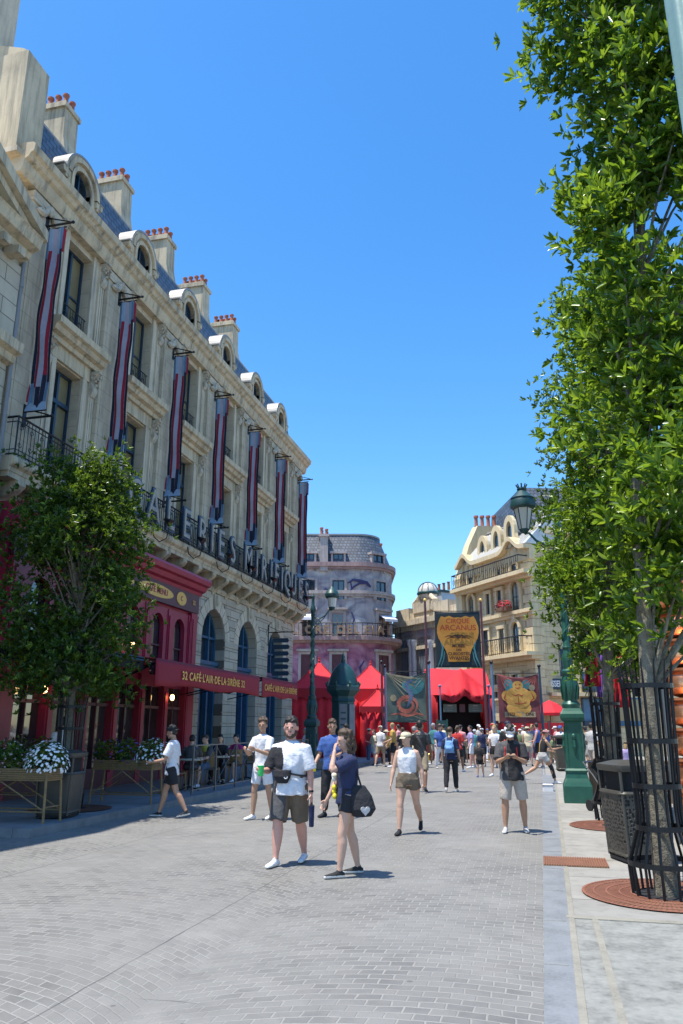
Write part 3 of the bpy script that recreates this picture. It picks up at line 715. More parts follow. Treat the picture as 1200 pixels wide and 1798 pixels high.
# ---------------- awnings ----------------
def awning(y0,y1,label,txt,hx=-8.62):
    t=thing('awning',label,'awning',(-11.3,(y0+y1)/2,3.0),0,'burgundy awnings over the cafe terrace')
    h=(y1-y0)/2
    X0,X1=0,hx+11.3
    b=MB(); b.grid(lambda u,v:(X0+(X1-X0)*u,-h+2*h*v,.62-.42*u-.05*math.sin(PI*u)+.012*math.sin(v*40)*math.sin(PI*u)),8,24); b.build('canopy',M['awn'],t,solid=.015,smooth=True)
    b=MB(); b.grid(lambda u,v:(X1+.02+.02*math.sin(v*22)*u,-h+2*h*v,.21-(.60+.03*math.sin(v*13+1))*u),4,40)
    b.build('valance',M['awn'],t,solid=.012,smooth=True)
    b=MB(); b.tube([(X1,-h,.18),(X1,h,.18)],.03,6)
    for s in (-h+.15,h-.15): b.tube([(.05,s,.0),(X1*.55,s*.93,-.28),(X1-.02,s,.12)],.028,6); b.tube([(.05,s,-.35),(X1*.5,s,-.1),(X1-.02,s,.1)],.02,6)
    b.build('folding_arm',M['iron'],t)
    text('lettering',txt,.28,M['gold'],t,(X1+.055,0,-.12),(R(90),0,R(90)),.004,.005,1.12,1.0)
    return t
awning(16.55,23.55,'long burgundy awning with gold cafe lettering over the terrace','32 CAFÉ·L\'AIR·DE·LA·SIRÈNE 32')
awning(23.8,27.6,'shorter far burgundy awning with partly folded gold lettering','CAFÉ·L\'AIR·DE·LA·SIRÈNE')
t=thing('rolled_awning','black rolled awning cassette high on the left end of the cafe front','awning',(-11.2,15.6,3.2))
b=MB(); b.tube([(0,-1.6,0),(0,.9,0)],.12,8); b.build('roll',M['black'],t,smooth=True)
b=MB(); b.tube([(0,-1.5,-.1),(1.2,-1.5,-.25),(2.4,-1.2,-.1)],.03,6); b.tube([(0,.8,-.1),(1.2,.8,-.25),(2.4,.6,-.1)],.03,6); b.tube([(2.4,-1.9,-.08),(2.4,.7,-.08)],.04,6); b.build('folding_arm',M['iron'],t)
t=thing('awning','black awning over the left end of the cafe front, behind the tree','awning',(-11.3,15.5,3.0))
b=MB(); b.grid(lambda u,v:(2.4*u,-1.0+2.0*v,.62-.40*u),6,8); b.build('canopy',M['black'],t,solid=.015)
b=MB(); b.grid(lambda u,v:(2.41,-1.0+2.0*v,.22-.28*u),2,8); b.build('valance',M['black'],t,solid=.012)
b=MB(); b.tube([(2.4,-1,.2),(2.4,1,.2)],.03,6); b.tube([(0,.9,-.3),(1.2,.9,-.1),(2.38,.9,.1)],.02,6); b.build('folding_arm',M['iron'],t)
# ---------------- terrace railing, tables, chairs ----------------
tr=thing('terrace_railing','thin dark metal railing with crossed braces along the cafe terrace kerb','railing',(-7.98,22,.13))
ys=[17.5+1.35*k for k in range(8)]
M['steel']=mk('grey steel',(.16,.17,.18),.4,metal=.7,var=.15)
for y in ys: MB().box(-.02,.02,y-22-.02,y-22+.02,0,1.09).build('post',M['steel'],tr)
b=MB(); b.box(-.025,.025,ys[0]-22,ys[-1]-22,1.09,1.12); b.box(-.01,.01,ys[0]-22,ys[-1]-22,.1,.12); b.build('rail',M['steel'],tr)
b=MB()
for y in ys[:-1]:
    y-=22; b.tube([(0,y,.12),(0,y+1.35,1.08)],.008,4); b.tube([(0,y,1.08),(0,y+1.35,.12)],.008,4); b.tube([(0,y+.45,.6),(0,y+.675,.85),(0,y+.9,.6),(0,y+.675,.35),(0,y+.45,.6)],.008,4)
b.build('brace',M['steel'],tr)
def table():
    t=thing('bistro_table','round pale bistro table on the terrace','table',(0,0,0),0,'bistro tables on the cafe terrace')
    MB().lathe([(.0,.72),(.33,.72),(.34,.735),(.33,.75),(0,.75)],n=18).build('table_top',M['stone_l'],t,smooth=30)
    b=MB(); b.lathe([(.03,.06),(.03,.72)],n=8)
    b.build('column',M['iron'],t)
    b=MB()
    for i in range(3): a=i*2.094; b.tube([(0,0,.1),(.28*math.cos(a),.28*math.sin(a),.015)],.018,5)
    b.build('foot',M['iron'],t); return t
def chair():
    t=thing('bistro_chair','woven bamboo bistro chair','chair',(0,0,0),0,'bamboo chairs on the cafe terrace')
    MB().box(-.2,.2,-.2,.2,.43,.46).build('seat',M['wood'],t)
    b=MB(); b.grid(lambda u,v:(-.19+.38*u,-.2-.06*v+.05*(2*u-1)**2,.5+.4*v),4,3); b.build('backrest',M['bamboo'],t,solid=.02)
    for x in (-.18,.18):
        for y in (-.18,.18): MB().tube([(x,y,.43),(x*1.15,y*1.15,0)],.014,6).build('leg',M['bamboo'],t)
    return t
T0=table(); T0.location=(-8.7,18.9,.125); tag(T0,'round bistro table nearest the planters on the terrace')
dup(T0,(-8.8,20.9,.125),0,'round bistro table in front of the seated pair, middle of the terrace'); dup(T0,(-8.7,22.9,.125),0,'round bistro table at the far end of the terrace')
C0=chair(); C0.location=(-8.75,18.2,.125); tag(C0,'bamboo chair tucked by the nearest terrace table')
CH=[(-8.95,19.6,PI,'bamboo chair behind the nearest terrace table'),(-8.7,20.2,0,'bamboo chair under the seated person in a yellow shirt'),(-9.0,21.6,PI,'bamboo chair under the seated person in dark clothes'),(-8.75,22.2,.3,'bamboo chair under the seated person in a magenta top'),(-8.9,23.6,PI,'farthest bamboo chair on the terrace')]
for x,y,r_,l in CH: dup(C0,(x,y,.125),r_,l)
# ---------------- trees ----------------
def leafcloud(cent,dirs,L,W,nl,seed,fold=.25):
    g=np.random.default_rng(seed); n=len(cent); N=n*nl
    c=np.repeat(cent,nl,0); ax=np.repeat(dirs,nl,0)
    ax/=np.linalg.norm(ax,axis=1,keepdims=True)+1e-9
    t=np.cross(ax,g.normal(size=(N,3))); t/=np.linalg.norm(t,axis=1,keepdims=True)+1e-9
    el=g.uniform(.15,1.25,(N,1)); dr=ax*np.cos(el)+t*np.sin(el)
    sd=np.cross(dr,ax+g.normal(size=(N,3))*.25); sd/=np.linalg.norm(sd,axis=1,keepdims=True)+1e-9
    nm=np.cross(sd,dr)
    l=L*g.uniform(.45,1.3,(N,1)); w_=W*g.uniform(.75,1.15,(N,1))
    base=c+dr*l*.12; tip=c+dr*l+nm*l*(-.12)
    a=base+dr*l*.32; e=base+dr*l*.66
    V=np.stack([base,a+sd*w_*.5+nm*w_*fold,e+sd*w_*.42+nm*w_*fold-nm*l*.04,tip,e-sd*w_*.42+nm*w_*fold-nm*l*.04,a-sd*w_*.5+nm*w_*fold],1).reshape(-1,3)
    idx=np.arange(N)*6
    F=np.concatenate([np.stack([idx,idx+1,idx+2,idx+3],1),np.stack([idx,idx+3,idx+4,idx+5],1)],0)
    tint=np.repeat(np.clip(np.repeat(g.uniform(0,1,n)**1.3,nl)*.7+g.uniform(0,.4,N),0,1),6)
    return V,F,tint
def leafobj(name,V,F,tint,mat,parent):
    me=bpy.data.meshes.new(name); me.vertices.add(len(V)); me.vertices.foreach_set('co',V.astype('f').ravel())
    me.loops.add(F.size); me.loops.foreach_set('vertex_index',F.astype('i').ravel())
    me.polygons.add(len(F)); me.polygons.foreach_set('loop_start',(np.arange(len(F))*4).astype('i')); 
    me.update(calc_edges=True); me.validate()
    at=me.attributes.new('tint','FLOAT','POINT'); at.data.foreach_set('value',tint.astype('f'))
    me.materials.append(mat); o=bpy.data.objects.new(name,me); col.objects.link(o); o.parent=parent; return o
def tree(label,loc,rt,zf,ztop,Rf,nclump,nros,L,W,mat,seed,cx=(0,0),group=None,lean=(0,0),sig=.28,stems=1):
    g=np.random.default_rng(seed); t=thing('street_tree',label,'tree',loc,0,group)
    H=ztop-zf
    # clump centres
    u=g.uniform(0,1,nclump); z=zf+H*u; a=g.uniform(0,2*PI,nclump)
    rad=np.array([Rf(q) for q in u])*(g.uniform(.25,1,nclump)**.55)*(1+.22*np.sin(a*3+z*2.1)+.1*g.normal(size=nclump))
    C=np.stack([cx[0]+rad*np.cos(a)+lean[0]*u,cx[1]+rad*np.sin(a)+lean[1]*u,z],1)
    per=max(1,nros//nclump); cc=np.repeat(C,per,0)+g.normal(size=(nclump*per,3))*sig*np.array([1,1,.9])
    ctr=np.stack([np.full(len(cc),cx[0]),np.full(len(cc),cx[1]),cc[:,2]-.6],1)
    dirs=(cc-ctr)*np.array([1,1,1])+np.array([0,0,.35])+g.normal(size=cc.shape)*.35
    V,F,ti=leafcloud(cc,dirs,L,W,8,seed+1); leafobj('crown',V,F,ti,mat,t)
    # trunk and limbs as one
    b=MB(); top=zf+H*.8
    pts=[]; rs=[]
    for i in range(12):
        q=i/11; zz=top*q; pts.append((cx[0]*q**1.8+.05*math.sin(q*7+seed)*q+lean[0]*q*.6,cx[1]*q**1.8+.05*math.cos(q*6+seed)*q+lean[1]*q*.6,zz)); rs.append(rt*(1.25 if i==0 else 1)*(1-.85*q**1.1)+.012)
    b.tube(pts,rs,10)
    for k in range(min(nclump,70)):
        p=C[k]; zs_=max(zf+.1*g.uniform(0,3),p[2]-g.uniform(.5,1.6)); q=min(.98,zs_/top); i=int(q*11); s=Vector(pts[i])
        e=Vector(p); mid=s.lerp(e,.5)+Vector((0,0,.12)); b.tube([s,mid,e],[min(.03,rs[i]*.42)+.004,.016,.006],5,False)
    b.build('trunk',M['bark'],t,smooth=60)
    return t
SIDE='row of street trees on the right pavement'
tree('nearest tall street tree on the right, large leaves reaching past the photo top',(1.12,9.12,0),.088,2.6,13.2,lambda u:(.95+.3*math.sin(PI*u)+.16*math.sin(u*17))*(.55 if .50<u<.62 else 1),150,6300,.165,.050,M['leaf'],3,cx=(.92,.1),group=SIDE,lean=(.0,0),sig=.24)
tree('second street tree on the right with smaller leaves, behind the nearest one',(1.19,15.9,0),.11,2.7,11.0,lambda u:(1.2+.35*math.sin(PI*min(1,u*1.1)))*(1 if u<.8 else max(.35,1.9-u*1.15)),210,9500,.13,.042,M['leaf'],5,cx=(1.0,0),group=SIDE,sig=.25)
tree('third street tree on the right, hidden mostly behind the green lamp post',(1.75,22.6,0),.13,2.9,10.2,lambda u:1.2+.5*math.sin(PI*u),120,5200,.15,.05,M['leafd'],8,cx=(.6,0),group=SIDE,sig=.27)
tree('dark leafy tree on the left pavement in front of the cafe',(-9.12,14.15,.12),.095,2.35,7.0,lambda u:(.70+.62*math.sin(PI*min(1,.1+u*.9)))*(1+.15*math.sin(u*21)) if u<.9 else .7,130,7200,.115,.038,M['leafd'],21,cx=(-.22,0),sig=.25)
# grates and guards
def grate(label,x,y,z,r0,r1,group):
    t=thing('tree_grate',label,'tree grate',(x,y,z),0,group)
    b=MB(); n=44
    for r_,w_ in ((r1-.03,.03),(r0+.0,.03),((r0+r1)/2,.022),(r0+(r1-r0)*.25,.018),(r0+(r1-r0)*.75,.018)):
        b=MB()
        for i in range(n):
            a0,a1=2*PI*i/n,2*PI*(i+1)/n
            b.poly([(r_*math.cos(a0),r_*math.sin(a0),.014),(r_*math.cos(a1),r_*math.sin(a1),.014),((r_+w_)*math.cos(a1),(r_+w_)*math.sin(a1),.014),((r_+w_)*math.cos(a0),(r_+w_)*math.sin(a0),.014)])
        b.build('ring',M['rust'],t)
    b=MB(); m=96
    for i in range(m):
        a0=2*PI*i/m; a1=a0+2*PI/m*.62
        b.poly([(r0*math.cos(a0),r0*math.sin(a0),.011),(r1*.97*math.cos(a0),r1*.97*math.sin(a0),.011),(r1*.97*math.cos(a1),r1*.97*math.sin(a1),.011),(r0*math.cos(a1),r0*math.sin(a1),.011)])
    b.build('spoke',M['rust'],t)
    b=MB(); b.lathe([(r0,.009),(r1,.009)],n=44,caps=False); b.build('frame',M['wood'],t)
    b=MB(); b.lathe([(0.001,.0085),(r0+.005,.0085)],n=28,caps=False); b.build('tree_pit',M['black'],t)
    return t
GG='round rusty tree grates'
grate('large round rusty tree grate nearest on the right pavement',1.13,9.15,0,.33,.84,GG)
grate('round rusty tree grate behind the perforated bin',1.19,15.0,0,.3,.84,GG)
grate('round dark tree grate under the left tree beside the kerb',-8.95,14.1,.13,.3,.78,GG)
grate('farthest round tree grate beyond the green lamp post',1.75,22.6,0,.3,.8,GG)
def guard(label,x,y,z,h=2.35):
    t=thing('tree_guard',label,'tree guard',(x,y,z),0,'black iron tree guards')
    n=14; b=MB(); 
    prof=[(0,.33),(.28,.35),(.62,.235),(.8,.22),(h-.3,.255),(h,.29)]
    for i in range(n):
        a=2*PI*i/n; c_,s_=math.cos(a),math.sin(a)
        MB().tube([(r*c_,r*s_,q) for q,r in prof[:-1]]+[((prof[-1][1])*c_,prof[-1][1]*s_,h)],[.015]*5+[.004],5).build('upright',M['iron'],t)
    def rr(z_):
        for (za,ra),(zb_,rb) in zip(prof,prof[1:]):
            if za<=z_<=zb_: return ra+(rb-ra)*(z_-za)/(zb_-za)
        return prof[-1][1]
    for z_ in (.3,.64,1.05,1.5,h-.28):
        r_=rr(z_)+.012; m=28; b=MB()
        for i in range(m):
            a0,a1=2*PI*i/m,2*PI*(i+1)/m; q=[]
            for zz in (z_-.025,z_+.025): q+= [(r_*math.cos(a0),r_*math.sin(a0),zz),(r_*math.cos(a1),r_*math.sin(a1),zz)]
            b.add(q,[(0,1,3,2)])
        b.build('hoop',M['iron'],t,solid=.012)
    b=MB()
    for i in range(4): a=i*PI/2+.4; b.tube([(.3*math.cos(a),.3*math.sin(a),.0),(.34*math.cos(a),.34*math.sin(a),.3)],.014,5)
    b.build('foot',M['iron'],t)
guard('black iron guard around the nearest right tree trunk',1.13,9.12,.01); guard('black iron guard around the second right tree trunk',1.19,15.9,.01); guard('black iron guard round the trunk of the left tree',-9.12,14.15,.13,2.2)
guard('farthest black iron tree guard, around the third right tree',1.75,22.6,.01)
# drain
t=thing('drain_grate','rectangular rusty slatted drain grate crossing the kerb band','drain',(.29,10.98,0))
b=MB(); b.box(-.385,.385,-.345,.345,.002,.010); b.build('frame',M['wood'],t)
b=MB()
for i in range(26): x=-.375+.03*i; b.box(x,x+.016,-.335,.335,.010,.02)
b.build('slat',M['rust'],t)
# ---------------- bins ----------------
def perf_mat():
    m,nt,b,oc,pos=newmat('perforated bronze panel')
    v=nt.nodes.new('ShaderNodeTexVoronoi'); v.inputs['Scale'].default_value=24; v.inputs['Randomness'].default_value=.55
    mp=nt.nodes.new('ShaderNodeMapping'); mp.inputs['Scale'].default_value=(1,1,.85); nt.links.new(oc,mp.inputs['Vector']); nt.links.new(mp.outputs[0],v.inputs['Vector'])
    f=_ramp(nt,v.outputs['Distance'],[(.36,(0,0,0)),(.46,(1,1,1))]); nt.links.new(_mix(nt,(.012,.012,.012),(.085,.08,.068),f),b.inputs['Base Color']); b.inputs['Roughness'].default_value=.5; b.inputs['Metallic'].default_value=.3
    bump(nt,b,f,.8,.01); return m
M['perf']=perf_mat()
def rsq(w_,r_,n=5):
    pts=[]
    for cx,cy,a0 in ((w_-r_,w_-r_,0),(-w_+r_,w_-r_,PI/2),(-w_+r_,-w_+r_,PI),(w_-r_,-w_+r_,1.5*PI)):
        for i in range(n): a=a0+PI/2*i/(n-1); pts.append((cx+r_*math.cos(a),cy+r_*math.sin(a)))
    return pts
def loftp(b,secs):
    n=len(secs[0][0]); vs=[(x,y,z) for p,z in secs for x,y in p]; m=len(secs)
    b.add(vs,[(j*n+i,j*n+(i+1)%n,(j+1)*n+(i+1)%n,(j+1)*n+i) for j in range(m-1) for i in range(n)]+[tuple(range(n))[::-1],tuple(range((m-1)*n,m*n))])
def bin_(label,x,y,z,rz,perf=True,h=1.22,w_=.34):
    t=thing('litter_bin',label,'bin',(x,y,z),rz,'bronze litter bins')
    b=MB(); loftp(b,[(rsq(w_*.86,.1),.06),(rsq(w_*.9,.1),.12),(rsq(w_*.99,.1),h-.38)]); b.build('body',M['perf'] if perf else M['binm'],t,smooth=40)
    b=MB(); loftp(b,[(rsq(w_*.9,.1),0.02),(rsq(w_*.9,.1),.06)]); b.build('base',M['black'],t)
    b=MB()
    for z_ in (.08,h-.40): loftp(b,[(rsq(w_*(.9 if z_<.5 else 1.02),.1),z_),(rsq(w_*(.9 if z_<.5 else 1.02)+.012,.1),z_+.015),(rsq(w_*(.9 if z_<.5 else 1.02),.1),z_+.04)])
    for sx in (-1,1):
        for sy in (-1,1): b.tube([(sx*w_*.83,sy*w_*.83,.05),(sx*w_*.95,sy*w_*.95,h-.12)],.02,5)
    b.build('frame',M['binm'],t,smooth=40)
    b=MB(); loftp(b,[(rsq(w_*.84,.1),h-.38),(rsq(w_*.84,.1),h-.1)]); b.build('opening',M['black'],t)
    b=MB(); loftp(b,[(rsq(w_*1.03,.1),h-.12),(rsq(w_*1.08,.11),h-.09),(rsq(w_*1.08,.11),h-.04),(rsq(w_*.6,.09),h+.01)]); b.build('lid',M['binm'],t,smooth=40)
bin_('bronze brown litter bin with perforated sides beside the nearest tree guard',1.12,11.32,0,.35,True)
bin_('plain bronze litter bin beyond the green lamp post',.88,33.0,0,.1,False,1.35,.45)
bin_('dark litter bin beside the white flower planter on the left',-8.36,12.8,.13,.2,False,1.12,.33)
# ---------------- planters ----------------
M['petal']=mk('white petals',(.80,.80,.78),.7,var=.05,bmp=0); M['purple']=mk('purple petals',(.16,.06,.34),.7,bmp=0); M['pinkp']=mk('faded pink petals',(.38,.22,.24),.7,bmp=0)
def flowers(parent,cx,cy,cz,rx,ry,rz,nf,mat,seed,name='blossom',droop=.4,fr=.03):
    g=np.random.default_rng(seed); b=MB()
    for i in range(nf):
        a=g.uniform(0,2*PI); e=math.asin(g.uniform(-droop,1)); p=Vector((cx+rx*math.cos(a)*math.cos(e),cy+ry*math.sin(a)*math.cos(e),cz+rz*math.sin(e)))*1.0
        nn=Vector((math.cos(a)*math.cos(e),math.sin(a)*math.cos(e),math.sin(e)+.5)).normalized(); s=nn.orthogonal().normalized(); u_=nn.cross(s)
        p+=nn*g.uniform(-.03,.05); r_=fr*g.uniform(.7,1.2)
        b.add([p+nn*.008]+[p+s*(r_*math.cos(t))*(1 if k%2 else .6)+u_*(r_*math.sin(t))*(1 if k%2 else .6) for k,t in enumerate([2*PI*j/10 for j in range(10)])],[(0,1+j,1+(j+1)%10) for j in range(10)])
    return b.build(name,mat,parent,recalc=False)
def planter(label,x,y,z,L,mounds,seed):
    t=thing('planter',label,'planter',(x,y,z),0,'bamboo flower planters along the kerb')
    b=MB()
    b.box(-L/2,L/2,-.22,.22,.66,.68)
    for j in range(5): 
        for s in (-.22,.22): b.tube([(-L/2,s,.70+.035*j),(L/2,s,.70+.035*j)],.018,6)
        for s in (-L/2,L/2): b.tube([(s,-.22,.70+.035*j),(s,.22,.70+.035*j)],.018,6)
    b.build('trough',M['bamboo'],t)
    for sx in (-1,1):
        for sy in (-1,1): MB().tube([(sx*(L/2-.02),sy*.2,.92),(sx*(L/2+.03),sy*.24,0)],.022,7).build('leg',M['bamboo'],t)
    b=MB()
    for sy in (-1,1): b.tube([(-L/2,sy*.23,.18),(L/2,sy*.23,.18)],.014,6); b.tube([(-L/2,sy*.22,.2),(0,sy*.22,.64)],.012,6); b.tube([(L/2,sy*.22,.2),(0,sy*.22,.64)],.012,6)
    for sx in (-1,1): b.tube([(sx*(L/2),-.23,.25),(sx*L/2,.23,.25)],.014,6)
    b.build('brace',M['bamboo'],t)
    cen=[];g=np.random.default_rng(seed)
    for mx,mr,mh,_m,_n in mounds:
        for i in range(int(420*mr)):
            a=g.uniform(0,2*PI); e=math.asin(g.uniform(-.4,1)); k=g.uniform(.5,1.0)
            cen.append((mx+mr*k*math.cos(a)*math.cos(e),.9*mr*k*math.sin(a)*math.cos(e),.93+mh*k*math.sin(e)))
    cen=np.array(cen); V,F,ti=leafcloud(cen,np.tile([0,0,1.],(len(cen),1))+g.normal(size=cen.shape)*.5,.07,.022,7,seed); leafobj('foliage',V,F,ti,M['leafd'],t)
    for i,(mx,mr,mh,mm,nf) in enumerate(mounds):
        if nf: flowers(t,mx,0,.93,mr,mr*.9,mh,nf,M[mm],seed+i,fr=.032 if mm=='petal' else .024)
planter('bamboo planter with a big mound of white daisies at the near kerb corner',-8.85,12.05,.13,1.7,[(.68,.34,.33,'petal',260),(-.1,.34,.36,'pinkp',60),(-.7,.36,.36,'petal',50)],31)
planter('second bamboo planter with purple and trailing white flowers before the cafe railing',-8.55,15.5,.13,1.35,[(.55,.36,.34,'petal',150),(0,.34,.36,'purple',70),(-.5,.34,.36,'purple',40)],37)
planter('bamboo planter with pale wispy flowers behind the left tree trunk',-10.6,14.9,.13,1.5,[(.4,.36,.4,'pinkp',60),(-.3,.36,.42,'petal',40)],41)
# ---------------- lamp posts ----------------
def lantern(b_iron,b_glass,x,z,s=1.0):
    b_iron.lathe([(.05,0),(.10,.04),(.12,.10)],x,0,z,6); b_glass.lathe([(.115*s,.10),(.215*s,.62)],x,0,z,6)
    b_iron.lathe([(.225*s,.60),(.30*s,.64),(.31*s,.72),(.27*s,.84),(.29*s,.86),(.2*s,.95),(.1*s,1.05),(.12*s,1.1),(.05*s,1.15)],x,0,z,12)
    for i in range(8): a=i*PI/4; b_iron.tube([(x+.07*math.cos(a),.07*math.sin(a),z+1.1),(x+.13*math.cos(a),.13*math.sin(a),z+1.22)],.018,4)
    for i in range(6):
        a=i*PI/3; b_iron.tube([(x+.12*s*math.cos(a),.12*s*math.sin(a),z+.08),(x+.225*s*math.cos(a),.225*s*math.sin(a),z+.64)],.011,4)
def sqloft(b,pr):
    loftp(b,[(rsq(w_,min(.02,w_*.2),3),z_) for w_,z_ in pr])
def lamppost(label,x,y,z,s,mat,armdir,globe=False):
    t=thing('lamp_post',label,'street lamp',(x,y,z))
    b=MB(); sqloft(b,[(.30,.0),(.30,.34),(.27,.42),(.235,.50),(.215,.62)]); b.build('base',M[mat],t)
    b=MB(); sqloft(b,[(.23,.62),(.235,.66),(.20,.70),(.185,1.66),(.24,1.70),(.255,1.76),(.255,1.84),(.22,1.90),(.19,1.96)])
    for a in range(4):
        c_,s_=math.cos(a*PI/2),math.sin(a*PI/2)
        b.sph((c_*.2,s_*.2,1.36),(.05,.05,.07),8,6); b.tube([(c_*.205,s_*.205,1.3),(c_*.215,s_*.215,1.15),(c_*.2,s_*.2,.98)],[.03,.04,.012],6)
        for q in (-.14,.14): b.tube([(c_*.2-s_*q,s_*.2+c_*q,.78),(c_*.195-s_*q,s_*.195+c_*q,1.58)],.008,4)
    b.build('pedestal',M[mat],t)
    b=MB(); pr=[(.19,1.96),(.20,2.05),(.15,2.12),(.17,2.3),(.19,2.5),(.13,2.66),(.15,2.70),(.15,2.78),(.10,2.82),(.115,3.0),(.12,3.1),(.085,3.2),(.08,3.26),(.10,3.3),(.075,3.36),(.07,5.9),(.10,5.96),(.11,6.1),(.07,6.2),(.05,6.5),(.07,6.56),(.01,6.7)]
    b.lathe(pr,0,0,0,14)
    for k in range(10):
        a=k*1.9; zc=3.45+.24*k
        for q in range(2): b.tube([((.075+.03*math.sin(tt*PI))*math.cos(a+q*PI+tt*1.7),(.075+.03*math.sin(tt*PI))*math.sin(a+q*PI+tt*1.7),zc+.26*tt) for tt in [v/5 for v in range(6)]],.017,4)
    for i in range(8): a=i*PI/4; b.tube([(.16*math.cos(a),.16*math.sin(a),2.15),(.2*math.cos(a+.2),.2*math.sin(a+.2),2.4),(.14*math.cos(a+.4),.14*math.sin(a+.4),2.66)],.02,5)
    b.build('shaft',M[mat],t,smooth=35)
    A=MB(); G=MB(); d_=armdir
    A.tube([(0,0,5.75),(d_*.25,0,5.68),(d_*.5,0,5.82),(d_*.66,0,6.02),(d_*.76,0,6.0)],.03,6); A.tube([(0,0,5.3),(d_*.25,0,5.5),(d_*.5,0,5.78)],.018,5)
    A.tube([(d_*.2+.09*math.cos(q*.6)*(1-q/14),0,5.55+.09*math.sin(q*.6)*(1-q/14)) for q in range(12)],.012,4)
    A.build('arm',M[mat],t)
    L_=MB()
    if not globe:
        lantern(L_,G,d_*.76,6.02-.0+.0)
    else:
        L_.lathe([(.05,0),(.12,.05),(.13,.12)],d_*.76,0,6.0,10); G.lathe([(.14,.12),(.19,.48)],d_*.76,0,6.0,12); L_.lathe([(.21,.46),(.27,.52),(.28,.62),(.22,.74),(.1,.84),(.03,.92),(.01,1.0)],d_*.76,0,6.0,12)
    l=L_.build('lantern',M['tealdk'],t,smooth=30); G.build('lantern_glass',M['lamp_glass'],l)
    if s!=1: t.scale=(s,s,s)
lamppost('green cast iron lamp post with ornate square base on the right pavement',.70,19.45,0,1.06,'teal',-1)
lamppost('slender dark lamp post with a single globe arm before the red tent on the left',-8.32,28.6,.0,1.0,'tealdk',1,True)
t=thing('lamp_post','pale green fluted lamp post cut off at the top right corner','street lamp',(.80,2.85,0))
M['palegreen']=mk('pale green paint',(.20,.31,.27),.35,metal=.1,var=.15,streak=.3)
b=MB(); n=64; vs=[]
pr=[(.2,0),(.2,.5),(.14,.7),(.12,1.0),(.085,1.6),(.078,8.4),(.12,8.45),(.12,8.6)]
for r_,z_ in pr:
    for i in range(n): q=r_*(1+(.05*math.cos(i*PI/4*1) if r_<.1 else 0)); a=2*PI*i/n; vs.append((q*math.cos(a),q*math.sin(a),z_))
b.add(vs,[(j*n+i,j*n+(i+1)%n,(j+1)*n+(i+1)%n,(j+1)*n+i) for j in range(len(pr)-1) for i in range(n)]); b.build('shaft',M['palegreen'],t,smooth=30)
b=MB(); b.tube([(0,0,8.5),(.4,0,8.9),(.8,0,8.7)],.03,6); b.build('arm',M['palegreen'],t)
# ---------------- copper cauldrons ----------------
t=thing('cauldron_stack','tall stack of polished copper cauldrons at the right edge','cauldron display',(2.30,13.2,0))
for k in range(8):
    b=MB(); z=.32+.445*k
    b.lathe([(.20,0),(.34,.04),(.42,.14),(.43,.24),(.39,.33),(.36,.36),(.43,.39),(.44,.42),(.36,.43)],0,0,z,28); b.build('cauldron',M['copper'],t,smooth=30)
    b=MB(); 
    for a in (PI*1.12,PI*1.42,PI*.8): b.tube([(.43*math.cos(a+q),.43*math.sin(a+q),z+.27+zz) for q,zz in ((-.16,.03),(-.17,-.04),(-.08,-.12),(.06,-.1),(.15,-.02))],.014,5)
    b.build('handle',M['copper'],t)
b=MB(); b.box(-.4,.4,-.4,.4,0,.32); b.build('plinth',M['wood'],t)
b=MB()
for s in (-.48,.48): b.tube([(s*.96,-.2,0),(s*.96,-.2,4.1)],.03,6)
b.build('pole',M['steel'],t)
# hanging shop sign: stacked blue boards on a wall bracket
t=thing('hanging_sign','tall stack of dark blue sign boards hanging from a wall bracket on the stone building','sign',(-12.08,34.1,5.9))
b=MB(); b.tube([(0,0,0),(1.25,0,0)],.025,6); b.tube([(0,0,.35),(0,0,-.6)],.035,6); b.tube([(0,0,.3),(.5,0,.06),(1.0,0,0)],.012,5); b.build('bracket',M['iron'],t)
for k in range(7):
    z=-.28-.30*k; w_=.36+.03*(k%2); b=MB(); b.prism([(.62-w_,z-.20),(.62+w_*.95,z-.20),(.62+w_*1.12,z-.10),(.62+w_*.95,z),(.62-w_,z)],'y',-.03,.03); b.build('board',M['navy'],t)
# small paper box on ground, white
t=thing('ground_box','small white service box on the ground beside the kerb band','box',(.05,22.6,0)); 
b=MB(); loftp(b,[(rsq(.14,.02),0),(rsq(.14,.02),.16),(rsq(.12,.02),.18)]); b.build('body',M['white'],t); MB().box(-.15,.15,-.15,.15,.155,.165).build('lid_seam',M['steel'],t)
# stall of hanging robes far right
t=thing('robe_stall','stall of hanging red, purple and pink robes behind the right tree guards','stall',(2.2,19.9,0))
b=MB(); 
for x in (-1,1): b.tube([(x,0,0),(x,0,3.5)],.04,6)
b.tube([(-1,0,3.42),(1,0,3.42)],.04,6); b.build('rack',M['iron'],t)
for i in range(7):
    cx=-.9+.27*i; mm=[M['redd'],M['purple'],M['red'],M['pinkp'],M['black'],M['bblue'],M['redd']][i]
    b=MB(); b.grid(lambda u,v:(cx+(u-.5)*(.22+.25*v),.05*math.sin(u*14+i),3.4-(.8+.25*(i%3))*v),8,6); b.build('robe',mm,t,solid=.02,smooth=True)
b=MB(); b.box(-1.2,1.2,-.3,.3,0,.9); b.build('counter',M['wood'],t)
